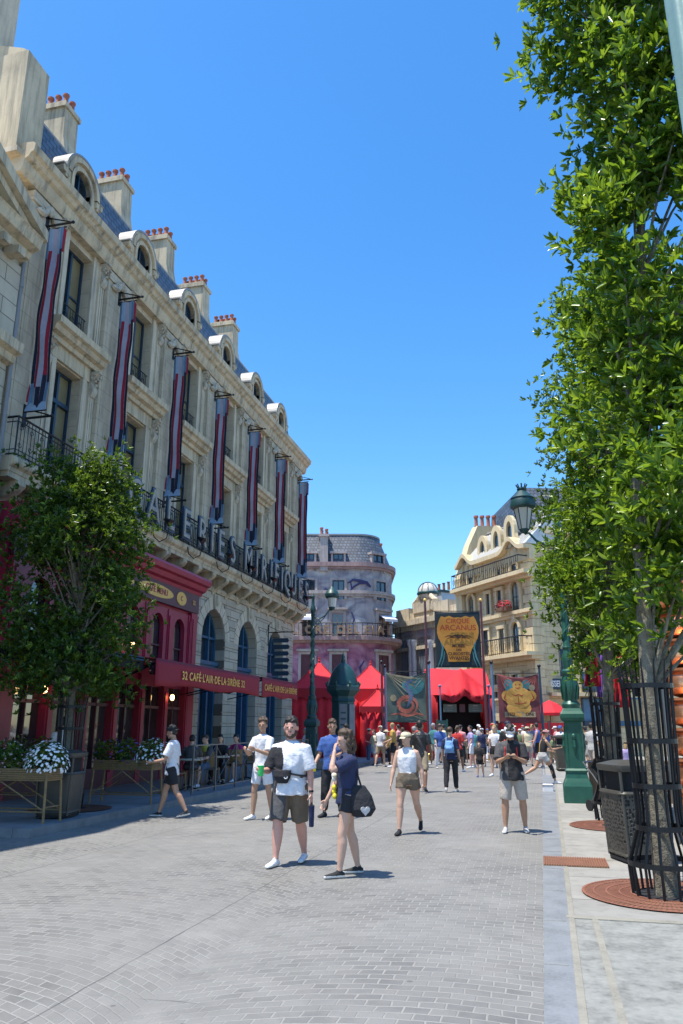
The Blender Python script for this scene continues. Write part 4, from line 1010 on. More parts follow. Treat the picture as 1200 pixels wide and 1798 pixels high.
# ---------------- far buildings ----------------
def pl(px,py,O,rz):                     # pixel -> (x,z) on an upright plane through O facing local -y
    n=Vector((-math.sin(rz),math.cos(rz),0)); q=ray(px,py); t=(Vector(O)-Vector((0,0,CZ))).dot(n)/q.dot(n); p=Vector((0,0,CZ))+q*t
    d_=p-Vector(O); return (d_.x*math.cos(rz)+d_.y*math.sin(rz), p.z)
def mural_mat():
    m,nt,b,oc,pos=newmat('painted mural wall')
    s=nt.nodes.new('ShaderNodeSeparateXYZ'); nt.links.new(pos,s.inputs[0])
    wv=nt.nodes.new('ShaderNodeTexNoise'); wv.inputs['Scale'].default_value=.55; wv.inputs['Distortion'].default_value=2.2; wv.inputs['Detail'].default_value=5; nt.links.new(pos,wv.inputs['Vector'])
    up=_ramp(nt,wv.outputs['Fac'],[(.30,(.17,.15,.19)),(.45,(.34,.31,.32)),(.56,(.44,.40,.38)),(.68,(.54,.51,.48))])
    lo=_ramp(nt,wv.outputs['Fac'],[(.30,(.17,.06,.13)),(.45,(.36,.13,.20)),(.56,(.41,.19,.27)),(.68,(.48,.29,.37))])
    f=_math(nt,'LESS_THAN',_math(nt,'ADD',s.outputs[2],_math(nt,'MULTIPLY',_noise(nt,pos,.8,3),.8)),8.7)
    cc=_mix(nt,up,lo,f); cc=_mix(nt,cc,(.12,.09,.10),_math(nt,'MULTIPLY',_math(nt,'SUBTRACT',_noise(nt,pos,1,6,.65,0,(3,3,.3)),.5,clamp=True),2.2,clamp=True))
    nt.links.new(cc,b.inputs['Base Color']); b.inputs['Roughness'].default_value=.85; bump(nt,b,_noise(nt,pos,12,4),.3,.02); return m
M['mural']=mural_mat(); M['pinks']=mk('rosy painted stone',(.36,.24,.22),.8,var=.3,scale=1.5,bmp=.2,streak=.6,dirt=(.12,.07,.08)); M['lavs']=mk('mauve grey stone',(.42,.36,.33),.8,var=.3,scale=1.5,bmp=.2,streak=.6,dirt=(.15,.12,.12))
M['swirl']=mk('dark indigo paint',(.05,.05,.14),.8,bmp=0); M['whitep']=mk('pale mural paint',(.46,.44,.44),.85,var=.25,scale=3,bmp=0)
M['slateg']=M['slate']
OP=Vector(ahead(0,60)); OPX=ond(600,1277,60)[0]; OP=Vector(ahead(OPX,60)); RZ=PS
pk=thing('mural_building','rounded corner building painted with purple and rose murals, slate mansard and gold balcony letters','building',OP,RZ)
def q_(px,py): return pl(px,py,OP,RZ)
RR=2.95; XO=1.2
def foot(off=0,n=12,x0=-8.5,back=12):
    pts=[(x0,-off)]+[(XO+(RR+off)*math.sin(PI/2*i/n),RR-(RR+off)*math.cos(PI/2*i/n)) for i in range(n+1)]+[(XO+RR+off,back),(x0,back)]
    return pts
Z1,Z2,Z3,Z4=8.35,11.85,14.25,16.75
def ext(b,pts,z0,z1,pts2=None):
    n=len(pts); p2=pts2 or pts; b.add([(x,y,z0) for x,y in pts]+[(x,y,z1) for x,y in p2],[tuple(range(n))[::-1],tuple(range(n,2*n))]+[(i,(i+1)%n,n+(i+1)%n,n+i) for i in range(n)])
b=MB(); ext(b,foot(),0,Z3); b.build('wall',M['mural'],pk)
for nm,zz,o_,h,mm in (('cornice',Z3-.32,.35,.34,'pinks'),('band',Z2-.1,.28,.26,'lavs'),('balcony_slab',Z1-.25,.75,.28,'pinks'),('band',4.6,.3,.3,'pinks')):
    b=MB(); ext(b,foot(o_*.6),zz-.18,zz); ext(b,foot(o_),zz,zz+h); b.build(nm,M[mm],pk)
b=MB(); ext(b,foot(0),Z3,Z4,foot(-1.0)); b.build('mansard_roof',M['slate'],pk)
b=MB(); ext(b,foot(-.92),Z4-.02,Z4+.12); b.build('roof_kerb',M['lead'],pk)
def onface(x):                                   # position and turn on the footprint for across-coordinate x
    if x<=XO: return (x,0,0)
    a=math.asin(min(.97,(x-XO)/RR)); return (XO+RR*math.sin(a),RR-RR*math.cos(a),a)
def pwin(px0,px1,py0,py1,frame,pane,name='window',surround=None,dz=0,cap=False):
    x0,z1=q_(px0,py0); x1,z0=q_(px1,py1); xc=(x0+x1)/2; x,y,a=onface(xc); w_=abs(x1-x0)/2/max(.5,math.cos(a)); h=z1-z0
    o=MB(); t=.09
    if surround: 
        o.k=1; s_=.2
        o.box(-w_-s_,-w_,-.12,.05,0,h+s_); o.box(w_,w_+s_,-.12,.05,0,h+s_); o.box(-w_,w_,-.12,.05,h,h+s_); 
        if cap: o.box(-w_-.35,w_+.35,-.28,.05,h+s_+.02,h+s_+.2)
        o.k=0
    o.box(-w_,-w_+t,-.06,.1,0,h); o.box(w_-t,w_,-.06,.1,0,h); o.box(-w_+t,w_-t,-.06,.1,h-t,h); o.box(-.05,.05,-.06,.1,0,h-t); o.box(-w_+t,w_-t,-.05,.08,h*.35,h*.35+.05)
    f=o.build(name,[frame,surround or frame],pk); f.location=(x,y,z0); f.rotation_euler=(0,0,a)
    MB().box(-w_+t,w_-t,-.02,.06,.02,h-t).build('pane',pane,f); return f
G=M['glass']
for (a,e) in ((532,553),(584,605),(660,678)): pwin(a,e,1019,1052,M['navy'],G,surround=M['lavs'])
for (a,e) in ((531,549),(583,603),(664,683)): pwin(a,e,1076,1118,M['pinks'],G,surround=M['lavs'],cap=True)
for (a,e) in ((529,551),(583,605),(664,684)): pwin(a,e,1149,1200,M['crimd'],M['crimd'],surround=M['lavs'],cap=True)
# dormers
for (a,e) in ((534,552),(585,604),(655,674)):
    x0,z1=q_(a,974); x1,z0=q_(e,1003); xc=(x0+x1)/2; x,y,an=onface(xc); w_=(x1-x0)/2/max(.6,math.cos(an)); h=z1-z0
    o=MB(); o.box(-w_-.16,-w_,-.1,1.2,0,h+.1); o.box(w_,w_+.16,-.1,1.2,0,h+.1); o.box(-w_-.25,w_+.25,-.2,1.3,h+.1,h+.28); f=o.build('dormer',M['lavs'],pk); f.location=(x,y+.1,z0); f.rotation_euler=(0,0,an)
    MB().box(-w_,w_,.05,.2,0,h+.1).build('pane',G,f)
    o=MB(); o.box(-.05,.05,-.02,.06,0,h+.1); o.box(-w_,-w_+.1,-.02,.06,0,h+.1); o.box(w_-.1,w_,-.02,.06,0,h+.1); o.build('window_frame',M['navy'],f)
# white blinds on the balcony floor
for a,e,l in ((525,548,0),(664,690,1)):
    x0,z=q_(a,1078); x1,z2=q_(e,1089); x,y,an=onface((x0+x1)/2); w_=(x1-x0)/2
    o=MB(); o.add([(-w_,-.1,z),(w_,-.1,z),(w_,-1.0,z2+.1),(-w_,-1.0,z2+.1),(w_,-1.0,z2-.1),(-w_,-1.0,z2-.1)],[(0,1,2,3),(3,2,4,5)]); f=o.build('window_awning',M['white'],pk,solid=.03); f.location=(x,y,0); f.rotation_euler=(0,0,an*.6)
# chimneys
def chim(px0,px1,pyt,pyb,dy,dep,pots,mat='lavs',pyr=None):
    x0,zt=q_(px0,pyt); x1,zb=q_(px1,pyb); o=MB(); o.box(x0,x1,dy,dy+dep,zb,zt); o.box(x0-.1,x1+.1,dy-.1,dy+dep+.1,zt,zt+.18); f=o.build('chimney',M[mat],pk)
    for i in range(pots):
        MB().lathe([(.13,0),(.11,.1),(.10,.45),(.15,.5),(.14,.62)],x0+(x1-x0)*(.2+.6*(i%2)),dy+.3+dep*i/pots*.9,zt+.18,8).build('chimney_pot',M['pot'],f,smooth=40)
    return f
chim(562,576,943,1003,-.25,3.2,6)
chim(672,683,960,1000,4.6,1.2,1)
for p in (545,556,626,637,649,659,671):
    x,z=q_(p,958); MB().lathe([(.15,-.6),(.15,0),(.12,.1),(.11,.5),(.17,.55),(.16,.68)],x,2.2,z,8).build('chimney_pot',M['pot'],pk,smooth=40)
# balcony rail and gold letters
b=MB(); pp=[onface(-8.5+.25*i) for i in range(50) if -8.5+.25*i<RR*.97]
pts=[(-8.4,-.68)]+[(XO+(RR+.68)*math.sin(PI/2*i/14),RR-(RR+.68)*math.cos(PI/2*i/14)) for i in range(15)]
b.tube([(x,y,Z1+1.05) for x,y in pts],.04,5); b.tube([(x,y,Z1+.15) for x,y in pts],.03,5)
for (xa,ya),(xb,yb) in zip(pts,pts[1:]):
    L_=math.hypot(xb-xa,yb-ya); k=max(1,int(L_/.3))
    for i in range(k): t_=i/k; b.tube([(xa+(xb-xa)*t_,ya+(yb-ya)*t_,Z1+.05),(xa+(xb-xa)*t_,ya+(yb-ya)*t_,Z1+1.05)],.018,4)
b.build('balcony_railing',M['iron'],pk)
M['lett']=mk('gilded letter',(.33,.21,.12),.5,metal=.2,var=.3,scale=3)
for px,chh in ((518,'L'),(543,'C'),(560,'R'),(573,'E'),(599,'D'),(614,'E'),(626,'L'),(645,'E'),(657,'L'),(668,'A'),(683,'I')):
    x,z=q_(px,1121); a=math.asin(min(.95,(x-XO)/(RR+.7))) if x>XO else 0
    xx,yy_=(x,-.78) if x<=XO else (XO+(RR+.78)*math.sin(a),RR-(RR+.78)*math.cos(a))
    text('balcony_letter',chh,.86,M['lett'],pk,(xx,yy_,Z1+.5),(R(90),0,a),.05,.03)
# mural strokes
def stroke(pts,wd,mat,nm='mural_stroke'):
    o=MB(); 
    ps=[]
    for px,py in pts:
        x,z=q_(px,py); X_,Y_,a=onface(x); ps.append((X_+math.sin(a)*.0,Y_-.03,z))
    n=len(ps); o.tube(ps,[wd*math.sin(PI*(i+.6)/(n+.2)) for i in range(n)],6,flat=1); return o.build(nm,mat,pk,smooth=True)
stroke([(613,1040),(622,1030),(632,1024),(643,1024),(650,1030)],.10,M['swirl']); stroke([(611,1024),(620,1018),(632,1020),(645,1022),(652,1030)],.12,M['swirl']); stroke([(616,1022),(618,1034),(614,1046)],.07,M['swirl']); stroke([(618,1075),(622,1088),(619,1095)],.08,M['swirl'])
stroke([(565,1040),(572,1034),(580,1038)],.09,M['swirl']); stroke([(640,1160),(632,1172),(636,1188)],.09,M['swirl']); stroke([(560,1165),(568,1175),(575,1190)],.09,M['swirl'])
def patch(px0,px1,py0,py1,mat,seed):
    g=random.Random(seed); o=MB(); c=[]
    n=18
    for i in range(n):
        a=2*PI*i/n; px=(px0+px1)/2+(px1-px0)/2*math.cos(a)*(.8+.2*g.random()); py=(py0+py1)/2+(py1-py0)/2*math.sin(a)*(.8+.2*g.random())
        x,z=q_(px,py); X_,Y_,a_=onface(x); c.append((X_,Y_-.012,z))
    x,z=q_((px0+px1)/2,(py0+py1)/2); X_,Y_,a_=onface(x); o.add([(X_,Y_-.02,z)]+c,[(0,1+i,1+(i+1)%n) for i in range(n)]); return o.build('mural_patch',mat,pk)
patch(613,646,1034,1052,M['whitep'],1); patch(612,646,1080,1116,M['whitep'],2); patch(556,577,1076,1100,M['whitep'],3); patch(556,576,1036,1052,M['whitep'],4)
# ---------------- yellow corner house ----------------
RY=-R(52.7); OY=ony(948,1277,48); OY=Vector((OY.x,OY.y,0))
yb=thing('yellow_house','tall yellow sandstone corner house with iron balconies and wavy eaves','building',OY,RY)
def y_(px,py): return pl(px,py,OY,RY)
xl=y_(814,1100)[0]
zb1=y_(925,1148)[1]; zl2=y_(925,1073)[1]; zb3=y_(915,1008)[1]; ze=y_(925,955)[1]; zr=y_(920,912)[1]+.8
b=MB(); b.box(xl,0,0,12,0,ze); b.build('wall',M['ashy'],yb)
b=MB()
for k in range(int(ze/.5)):
    if k%2==0: b.box(-.75,.06,-.06,.8,k*.5+.02,k*.5+.48)
    else: b.box(-.5,.06,-.06,.6,k*.5+.02,k*.5+.48)
b.build('quoins',M['stone_y'],yb)
def slab(nm,z,o_,h,x0=xl,x1=.1): b=MB(); b.box(x0-.1,x1+o_*.5,-o_*.6,.2,z-.18,z); b.box(x0-.15,x1+o_*.6,-o_,.2,z,z+h); return b.build(nm,M['stone_y'],yb)
slab('balcony_slab',zb1-.2,1.0,.22,xl+1,0); slab('band',zl2-.1,.35,.22); slab('balcony_slab',zb3-.2,.9,.24); slab('band',4.0,.3,.25)
def yrail(z,x0,x1,dep):
    b=MB(); b.tube([(x0,0,z+1),(x0,-dep,z+1),(x1,-dep,z+1),(x1,0,z+1)],.04,5); b.tube([(x0,-dep,z+.1),(x1,-dep,z+.1)],.03,5)
    n=int((x1-x0)/.22)
    for i in range(n+1): x=x0+(x1-x0)*i/n; b.tube([(x,-dep,z),(x,-dep,z+1)],.018,4)
    for i in range(n//2): 
        x=x0+(x1-x0)*(i+.5)/(n//2); b.tube([(x+.12*math.cos(t*.9),-dep,z+.5+.2*math.sin(t*.9)) for t in range(8)],.014,4)
    b.build('balcony_railing',M['iron'],yb)
yrail(zb1,xl+1.2,-.1,.9); yrail(zb3,xl,0,.8)
# curved eaves: heights along the facade
def eave(x):
    u=(x-xl)/(-xl); s=0
    for c in (.13,.83): s+=.75*math.exp(-((u-c)/.085)**2)
    return ze-.35+s
b=MB(); N=48
for i in range(N):
    x0=xl+(.3-xl)*i/N; x1=xl+(.3-xl)*(i+1)/N
    b.prism([(x0,eave(x0)),(x1,eave(x1)),(x1,eave(x1)+.28),(x0,eave(x0)+.28)],'y',-.55,.3)
    b.prism([(x0,ze-1.0),(x1,ze-1.0),(x1,eave(x1)),(x0,eave(x0))],'y',-.12,.3)
b.build('eaves',M['stone_y'],yb)
b=MB(); b.prism([(-.3,ze),(1.9,zr-.2),(2.3,zr),(10,zr),(12,ze)],'x',xl+.6,.2); b.build('mansard_roof',M['zinc'],yb)
b=MB()
for i in range(26): x=xl+.8+(.0-xl-.8)*i/26; b.tube([(x,-.32,ze),(x,1.88,zr-.15)],.05,4)
b.tube([(xl+.6,2.0,zr),(.2,2.0,zr)],.12,6)
b.build('roof_seam',M['lead'],yb)
b=MB(); b.prism([(-.5,ze-1),(.4,ze+1.5),(1.2,zr+.6),(6,zr+.9),(6,0),(0,0)],'x',xl-.15,xl+.6); b.build('gable_wall',M['stone_y'],yb)
for i in range(9): MB().lathe([(.15,0),(.13,.1),(.12,.6),(.18,.66),(.17,.8)],xl+.25,1.3+.52*i,zr+.62+.06*i,8).build('chimney_pot',M['pot'],yb,smooth=40)
# windows
def ywin(px0,px1,py0,py1,archd=False,name='window',wd=None):
    x0,z1=y_(px0,py0); x1,z0=y_(px1,py1); xc=(x0+x1)/2; w_=wd or (x1-x0)/2; h=z1-z0
    o=MB(); o.k=0; t=.09
    if archd:
        n=8; r=w_+.22
        for q in range(n):
            a0,a1=PI*q/n,PI*(q+1)/n
            o.prism([(-r*math.cos(a0),h+r*math.sin(a0)),(-r*math.cos(a1),h+r*math.sin(a1)),(-w_*math.cos(a1),h+w_*math.sin(a1)),(-w_*math.cos(a0),h+w_*math.sin(a0))],'y',-.2,.05)
        o.box(-.16,.16,-.3,0,h+w_,h+w_+.42)
    else: o.box(-w_-.22,w_+.22,-.2,.05,h,h+.22)
    o.box(-w_-.2,-w_,-.16,.05,0,h); o.box(w_,w_+.2,-.16,.05,0,h); o.box(-w_-.25,w_+.25,-.25,.05,-.15,0)
    o.k=1; o.box(-w_,-w_+t,-.03,.02,0,h); o.box(w_-t,w_,-.03,.02,0,h); o.box(-.05,.05,-.03,.02,0,h+(w_ if archd else 0)); o.box(-w_+t,w_-t,-.03,.02,h*.6,h*.6+.06)
    f=o.build(name,[M['stone_y'],M['navy']],yb); f.location=(xc,0,z0)
    g=MB()
    if archd: g.prism([(-w_,0),(w_,0)]+[(w_*math.cos(PI*q/8),h+w_*math.sin(PI*q/8)) for q in range(9)],'y',-.02,-.01)
    else: g.box(-w_,w_,-.02,-.01,0,h)
    g.build('pane',M['blind'] if (px0%3==0) else M['glass'],f); return f
ywin(902,917,1104,1146,True); ywin(879,890,1105,1146); ywin(850,862,1108,1150,False)
ywin(900,916,1034,1072,True); ywin(875,885,1038,1075); ywin(856,864,1044,1079); ywin(825,836,1056,1085,True)
ywin(898,910,972,1004,True); ywin(874,882,980,1010); ywin(850,857,990,1018); ywin(824,833,1003,1028,True)
ywin(902,917,1185,1225); ywin(870,885,1185,1225)
for pxx,pyy in ((860,1002),(886,985)):
    x,z=y_(pxx,pyy); o=MB(); o.box(-.9,.9,-.1,0,-.45,.45); o.box(-.6,.6,-.14,-.1,-.25,.25); f=o.build('stone_panel',M['stone_y'],yb); f.location=(x,0,z)
for pxx,pyy in ((846,975),(870,958),(893,941)):
    x,z=y_(pxx,pyy); o=MB(); n=10
    for q in range(n):
        a0,a1=PI*q/n,PI*(q+1)/n
        o.prism([(-.6*math.cos(a0),.3+1.1*math.sin(a0)),(-.6*math.cos(a1),.3+1.1*math.sin(a1)),(-.3*math.cos(a1),.3+.7*math.sin(a1)),(-.3*math.cos(a0),.3+.7*math.sin(a0))],'y',-.25,.0)
    o.box(-.6,-.3,-.25,0,-.9,.3); o.box(.3,.6,-.25,0,-.9,.3); o.prism([(-.9,-.9),(-.6,-.9),(-.6,.1)],'y',-.2,0); o.prism([(.9,-.9),(.6,-.9),(.6,.1)],'y',-.2,0)
    f=o.build('dormer',M['stone_y'],yb); f.location=(x,.3,z)
    o=MB(); o.tube([(0,0,.55),(0,2.2,.8)],[.62,.5],12); o.build('dormer_roof',M['zinc'],f,smooth=True); MB().box(-.3,.3,-.1,.02,-.9,.7).build('pane',M['glass'],f)
# flower box
x,z=y_(897,1066); o=thing('flower_box','flower box of red blooms on a yellow house window ledge','flower box',tuple(OY+Vector((x*math.cos(RY)+.55*math.sin(RY),x*math.sin(RY)-.55*math.cos(RY),z-.1))),RY)
MB().box(-.6,.6,-.18,.18,-.2,.05).build('box',M['wood'],o); flowers(o,0,0,.1,.75,.35,.4,120,M['redd'],4,'blossom',.6,.07)
# ---------------- domed hall between ----------------
OC=ony(815,1277,62); OC=Vector((OC.x,OC.y,0)); RC=RY+R(6)
hb=thing('columned_hall','low stone hall with white columns, tall barred windows and a glass globe on its parapet','building',OC,RC)
def h_(px,py): return pl(px,py,OC,RC)
xl=h_(693,1110)[0]; zc=h_(730,1097)[1]
b=MB(); b.box(xl,2,0,10,0,zc); b.build('wall',M['lavs'],hb)
b=MB(); b.box(xl-.3,2,-.7,.3,zc-.1,zc+.35); b.box(xl-.1,2,-.4,.2,zc-.5,zc-.1); b.box(xl,2,-.3,.3,zc-2.2,zc-1.9); b.build('cornice',M['stone_l'],hb)
b=MB(); b.box(xl,2,-.15,.5,zc+.35,zc+1.0)
for px in (712,747,780):
    x,_=h_(px,1090); b.box(x-1,x+1,-.3,.6,zc+.35,zc+1.5)
x,_=h_(747,1080); b.box(x-1.2,x+1.2,-.4,1.0,zc+.9,zc+1.8); b.box(x-.6,x+.6,-.2,.8,zc+1.8,zc+2.3)
for s in (-1,1): b.tube([(x+s*1.2,0,zc+1.0),(x+s*1.5,0,zc+1.8),(x+s*1.0,0,zc+2.1),(x+s*.7,0,zc+2.5)],[.35,.28,.24,.12],8)
b.build('parapet',M['stone_l'],hb)
x,z=h_(747,1042); x2,_=h_(758,1042); r=abs(x2-x)
gb=MB(); gb.sph((x,.3,z+.1),r*.92,20,12); g_=gb.build('glass_globe',M['lamp_glass'],hb,smooth=True)
b=MB()
b.lathe([(r*1.0,-.12),(r*1.06,-.06),(r*1.06,.06),(r*1.0,.12)],x,.3,z,20)
for k in range(5): a=k*PI/5; b.tube([(x+r*math.cos(t)*math.cos(a),.3+r*math.cos(t)*math.sin(a),z+.1+r*math.sin(t)) for t in [PI*q/12 for q in range(13)]],.025,4)
b.lathe([(r*.35,-r-1.2),(r*.3,-r-.6),(r*.55,-r-.2),(r*.6,-r*.75)],x,.3,z,12); b.build('globe_mount',M['tealdk'],hb,smooth=30)
x0,z0=h_(706,1085); x1,z1=h_(742,1036); b=MB(); b.prism([(x0,z0-1),(x0+1.0,z1),(x1,z1),(x1+.3,z0-1)],'y',2.0,6.5); b.build('mansard_tower',M['zinc'],hb)
b=MB(); b.box(x0+.9,x1+.1,1.9,6.6,z1,z1+.2); b.build('tower_kerb',M['tealdk'],hb)
for i in range(4): MB().lathe([(.13,0),(.11,.6),(.17,.7)],x0+1.5+i*.7,2.6,z1+.2,8).build('chimney_pot',M['pot'],hb)
xa,za=h_(765,1068); xb_,zb_=h_(815,1046); b=MB(); b.prism([(1.0,zc+.4),(3.2,zb_),(6,zb_),(8,zc)],'x',xa-1,2); b.build('sheet_roof',M['zinc'],hb)
b=MB()
for i in range(16): xx=xa-1+(3-xa)*i/16; b.tube([(xx,.98,zc+.45),(xx,3.2,zb_+.05)],.06,4)
b.build('roof_seam',M['lead'],hb)
for (a,e) in ((706,723),(738,757)):
    x0,z1=h_(a,1126); x1,_=h_(e,1126); o=MB(); 
    for k in range(7): xx=x0+(x1-x0)*k/6; o.box(xx-.04,xx+.04,-.12,0,2,z1)
    o.box(x0,x1,-.12,0,z1-.1,z1+.1); f=o.build('window',M['lead'],hb); MB().box(x0,x1,-.04,.02,2,z1).build('pane',M['bblue'],f)
for px in (696,726,732,762):
    x,z=h_(px,1124); MB().lathe([(.32,0),(.32,.3),(.22,.4),(.2,z-2.6),(.3,z-2.4),(.34,z-2.0)],x,-.3,2,12).build('column',M['white'],hb,smooth=30)
b=MB()
for px in (714,748):
    x,z=h_(px,1108); b.box(x-1.1,x+1.1,-.12,0,z-.5,z+.4)
b.build('name_panel',M['bgrey'],hb)
# ---------------- blue shop building behind the right trees ----------------
OB=Vector(ahead(ond(956,1277,47.3)[0],47.3)); RB=PS+R(4)
bb=thing('blue_shop_building','stone corner building with deep blue shopfronts and white lettered fascia behind the right trees','building',OB,RB)
def b_(px,py): return pl(px,py,OB,RB)
b=MB(); b.box(.1,14,0,10,0,13.5); b.build('wall',M['ashy'],bb)
b=MB(); b.box(.0,14,-.5,.2,13.4,13.8); b.build('cornice',M['stone_y'],bb); b=MB(); b.box(.3,5.0,-.9,.2,b_(980,1217)[1]-.2,b_(980,1217)[1]); b.build('shop_canopy',M['stone_y'],bb)
b=MB(); b.prism([(0,13.8),(1.5,17),(9,17),(10,13.8)],'x',0,14); b.build('mansard_roof',M['slate'],bb)
def bw(px0,px1,py0,py1,m='navy',nm='window'):
    x0,z1=b_(px0,py0); x1,z0=b_(px1,py1); o=MB(); o.box(x0,x0+.1,-.1,.05,z0,z1); o.box(x1-.1,x1,-.1,.05,z0,z1); o.box(x0,x1,-.1,.05,z1-.1,z1); o.box((x0+x1)/2-.05,(x0+x1)/2+.05,-.1,.05,z0,z1); o.box(x0,x1,-.1,.05,z0,z0+.3)
    f=o.build(nm,M[m],bb); MB().box(x0+.1,x1-.1,-.03,.02,z0,z1).build('pane',M['bblue'] if m=='navy' else M['glass'],f)
bw(961,975,1140,1188); bw(978,993,1140,1188); bw(1020,1050,1180,1215); bw(1110,1150,1140,1190)
bw(975,1000,1235,1275,'blue','shop_window'); bw(1020,1060,1225,1275,'navy','shop_window'); bw(1075,1130,1225,1275,'blue','shop_window')
x0,z1=b_(957,1192); x1,z0=b_(1005,1211)
MB().box(x0,x1,-.3,0,z0,z1).build('fascia',M['navy'],bb)
text('fascia_lettering','OUSSELLE MAI',.50,M['white'],bb,((x0+x1)/2,-.32,(z0+z1)/2),(R(90),0,0),.02,.012,1.0,.62)
# ---------------- circus entrance: tents, poles, painted cloths ----------------
def T(D,px,py): return ond(px,py,D)
DT=42.0
def at(D,px,z=0): a,_=ond(px,1277,D); return ahead(a,D,z)
def pleat_wall(b,x0,y0,x1,y1,z0,z1,n=60,amp=.05):
    L_=math.hypot(x1-x0,y1-y0); nx,ny=(y1-y0)/L_,-(x1-x0)/L_
    b.grid(lambda u,v:(x0+(x1-x0)*u+nx*amp*math.sin(u*L_*14)*(1-v*.6),y0+(y1-y0)*u+ny*amp*math.sin(u*L_*14)*(1-v*.6),z0+(z1-z0)*v),n,3)
def tent(label,px,D,hw,zw,zv,za,dep=None):
    t=thing('tent',label,'tent',at(D,px),PS,'red canvas tents of the circus entrance'); dep=dep or hw
    b=MB(); rows=8
    def rf(sx,sy,k):
        t_=k/rows; q=(1-t_)**1.12; return (sx*hw*q,sy*dep*q,zv+.02+(za-zv)*t_)
    cs=[(-1,-1),(1,-1),(1,1),(-1,1)]
    for i in range(4):
        (ax,ay),(bx_,by_)=cs[i],cs[(i+1)%4]
        b.grid(lambda u,v:tuple(a_+(c_-a_)*u-(0.06*math.sin(PI*u)*math.sin(PI*v) if j==2 else 0) for j,(a_,c_) in enumerate(zip(rf(ax,ay,v*rows),rf(bx_,by_,v*rows)))),6,rows)
    b.build('roof',M['red'],t,smooth=30)
    b=MB()
    for sx,sy in cs: b.tube([Vector(rf(sx,sy,k))+Vector((sx*.01,sy*.01,.012)) for k in range(rows)],.022,5)
    b.build('seam',M['redd'],t)
    b=MB()
    for i in range(4):
        (ax,ay),(bx_,by_)=cs[i],cs[(i+1)%4]; s_=1.04
        b.grid(lambda u,v:(s_*hw*(ax+(bx_-ax)*u),s_*dep*(ay+(by_-ay)*u),zv+.03-(zv-zw)*v*(.8+.2*abs(math.sin(u*PI*5)))),40,2)
    b.build('valance',M['redd'],t,solid=.015)
    b=MB()
    for i in range(4):
        (ax,ay),(bx_,by_)=cs[i],cs[(i+1)%4]; pleat_wall(b,.96*hw*ax,.96*dep*ay,.96*hw*bx_,.96*dep*by_,0,zv)
    b.build('side_curtain',M['red'],t,solid=.01,smooth=True)
    b=MB(); b.lathe([(.06,0),(.09,.05),(.05,.12),(.03,.16),(.05,.2),(.01,.3)],0,0,za-.04,8); b.build('finial',M['redd'],t)
    return t
tent('tall red tent with pleated curtains on the left, behind the dark lamp post',560,43,1.45,3.05,3.6,5.15)
tent('red tent half hidden between the green kiosk and the serpent cloth',652,46,1.5,3.0,3.7,5.2,2.0)
tent('small low red tent right in front of the half hidden one',664,43.4,.95,2.35,2.7,3.7)
# entrance pavilion
en=thing('entrance_pavilion','large bright red entrance pavilion with a peaked drooping front flap and dark doorway','tent',at(44,812),PS)
b=MB(); hw=1.75
b.grid(lambda u,v:(-hw+2*hw*u,2.2-2.4*v,4.95-(4.95-3.35)*v**1.3+.04*math.sin(u*9)),16,8)
for s in (-1,1): b.add([(s*hw,2.2,4.95),(s*hw,-.2,3.35),(s*hw,2.2,3.2)],[(0,1,2)])
b.build('roof',M['red'],en,smooth=30)
b=MB()
for s in (-1,1):
    pleat_wall(b,s*hw,-.2,s*(hw-.42),-.15,0,3.4,16,.04); pleat_wall(b,s*hw,-.2,s*hw,2.6,0,3.4,40)
pleat_wall(b,-hw,2.6,hw,2.6,0,4.9,60); b.build('side_curtain',M['redd'],en,solid=.01,smooth=True)
b=MB()
def flap(u,v):
    x=(-1.32+2.64*u); pk_=1-abs(2*u-1); ztop=3.75+1.08*pk_; zbot=3.35-.22*math.sin(PI*min(1,(1-pk_)*1.25))+.30*pk_**2
    y=-.25-1.1*v+.0; fold=.07*math.sin(u*PI*10)*(v)
    return (x*(1+.03*v),y*(.35+.65*(1-pk_*.0))+fold, ztop+(zbot-ztop)*v)
b.grid(flap,40,8); b.build('front_flap',M['red'],en,solid=.015,smooth=40)
b=MB(); b.grid(lambda u,v:((-1.34+2.68*u),-1.32-.03*math.sin(u*30),3.4-.22*math.sin(PI*min(1,abs(2*u-1)*1.25))+.3*(1-abs(2*u-1))**2-(.34)*v),40,3); b.build('valance',M['redd'],en,solid=.015,smooth=True)
b=MB(); b.box(-1.3,1.3,1.4,1.5,0,3.4); b.build('interior_shade',M['black'],en)  # black sheet standing in for the shade inside the doorway
M['board']=mk('menu board',(.12,.17,.15),.6,var=.2)
for x0,x1,m in ((-1.05,-.32,'board'),(-.16,.14,'crimd'),(.34,1.1,'board')):
    MB().box(x0,x1,-.38,-.34,2.45,2.88).build('menu_board',M[m],en)
for i,x in enumerate((-.68,.72)):
    for k in range(3): text('menu_lettering','MENU' if k==0 else 'ooo oo ooo'.replace('o','-'),.10,M['white'],en,(x,-.385,2.79-.12*k),(R(90),0,0),.003)
b=MB()
for s in (-1,1): b.tube([(s*1.32,-1.3,0),(s*1.32,-1.3,3.75)],.045,8); b.sph((s*1.32,-1.3,3.8),.09,8,6)
b.build('pole',M['bblue'],en)
t=thing('green_notice_board','dark green freestanding notice board beside the pavilion door','notice board',at(41.5,777),PS)
MB().box(-.28,.28,-.04,.04,.5,2.0).build('panel',M['tealdk'],t); b=MB()
for s in (-.26,.26): b.box(s-.03,s+.03,-.05,.05,0,2.05)
b.build('post',M['teal'],t)
for k in range(5): text('notice_lettering','---- --- ----',.08,M['bgrey'],t,(0,-.045,1.8-.2*k),(R(90),0,0),.002)
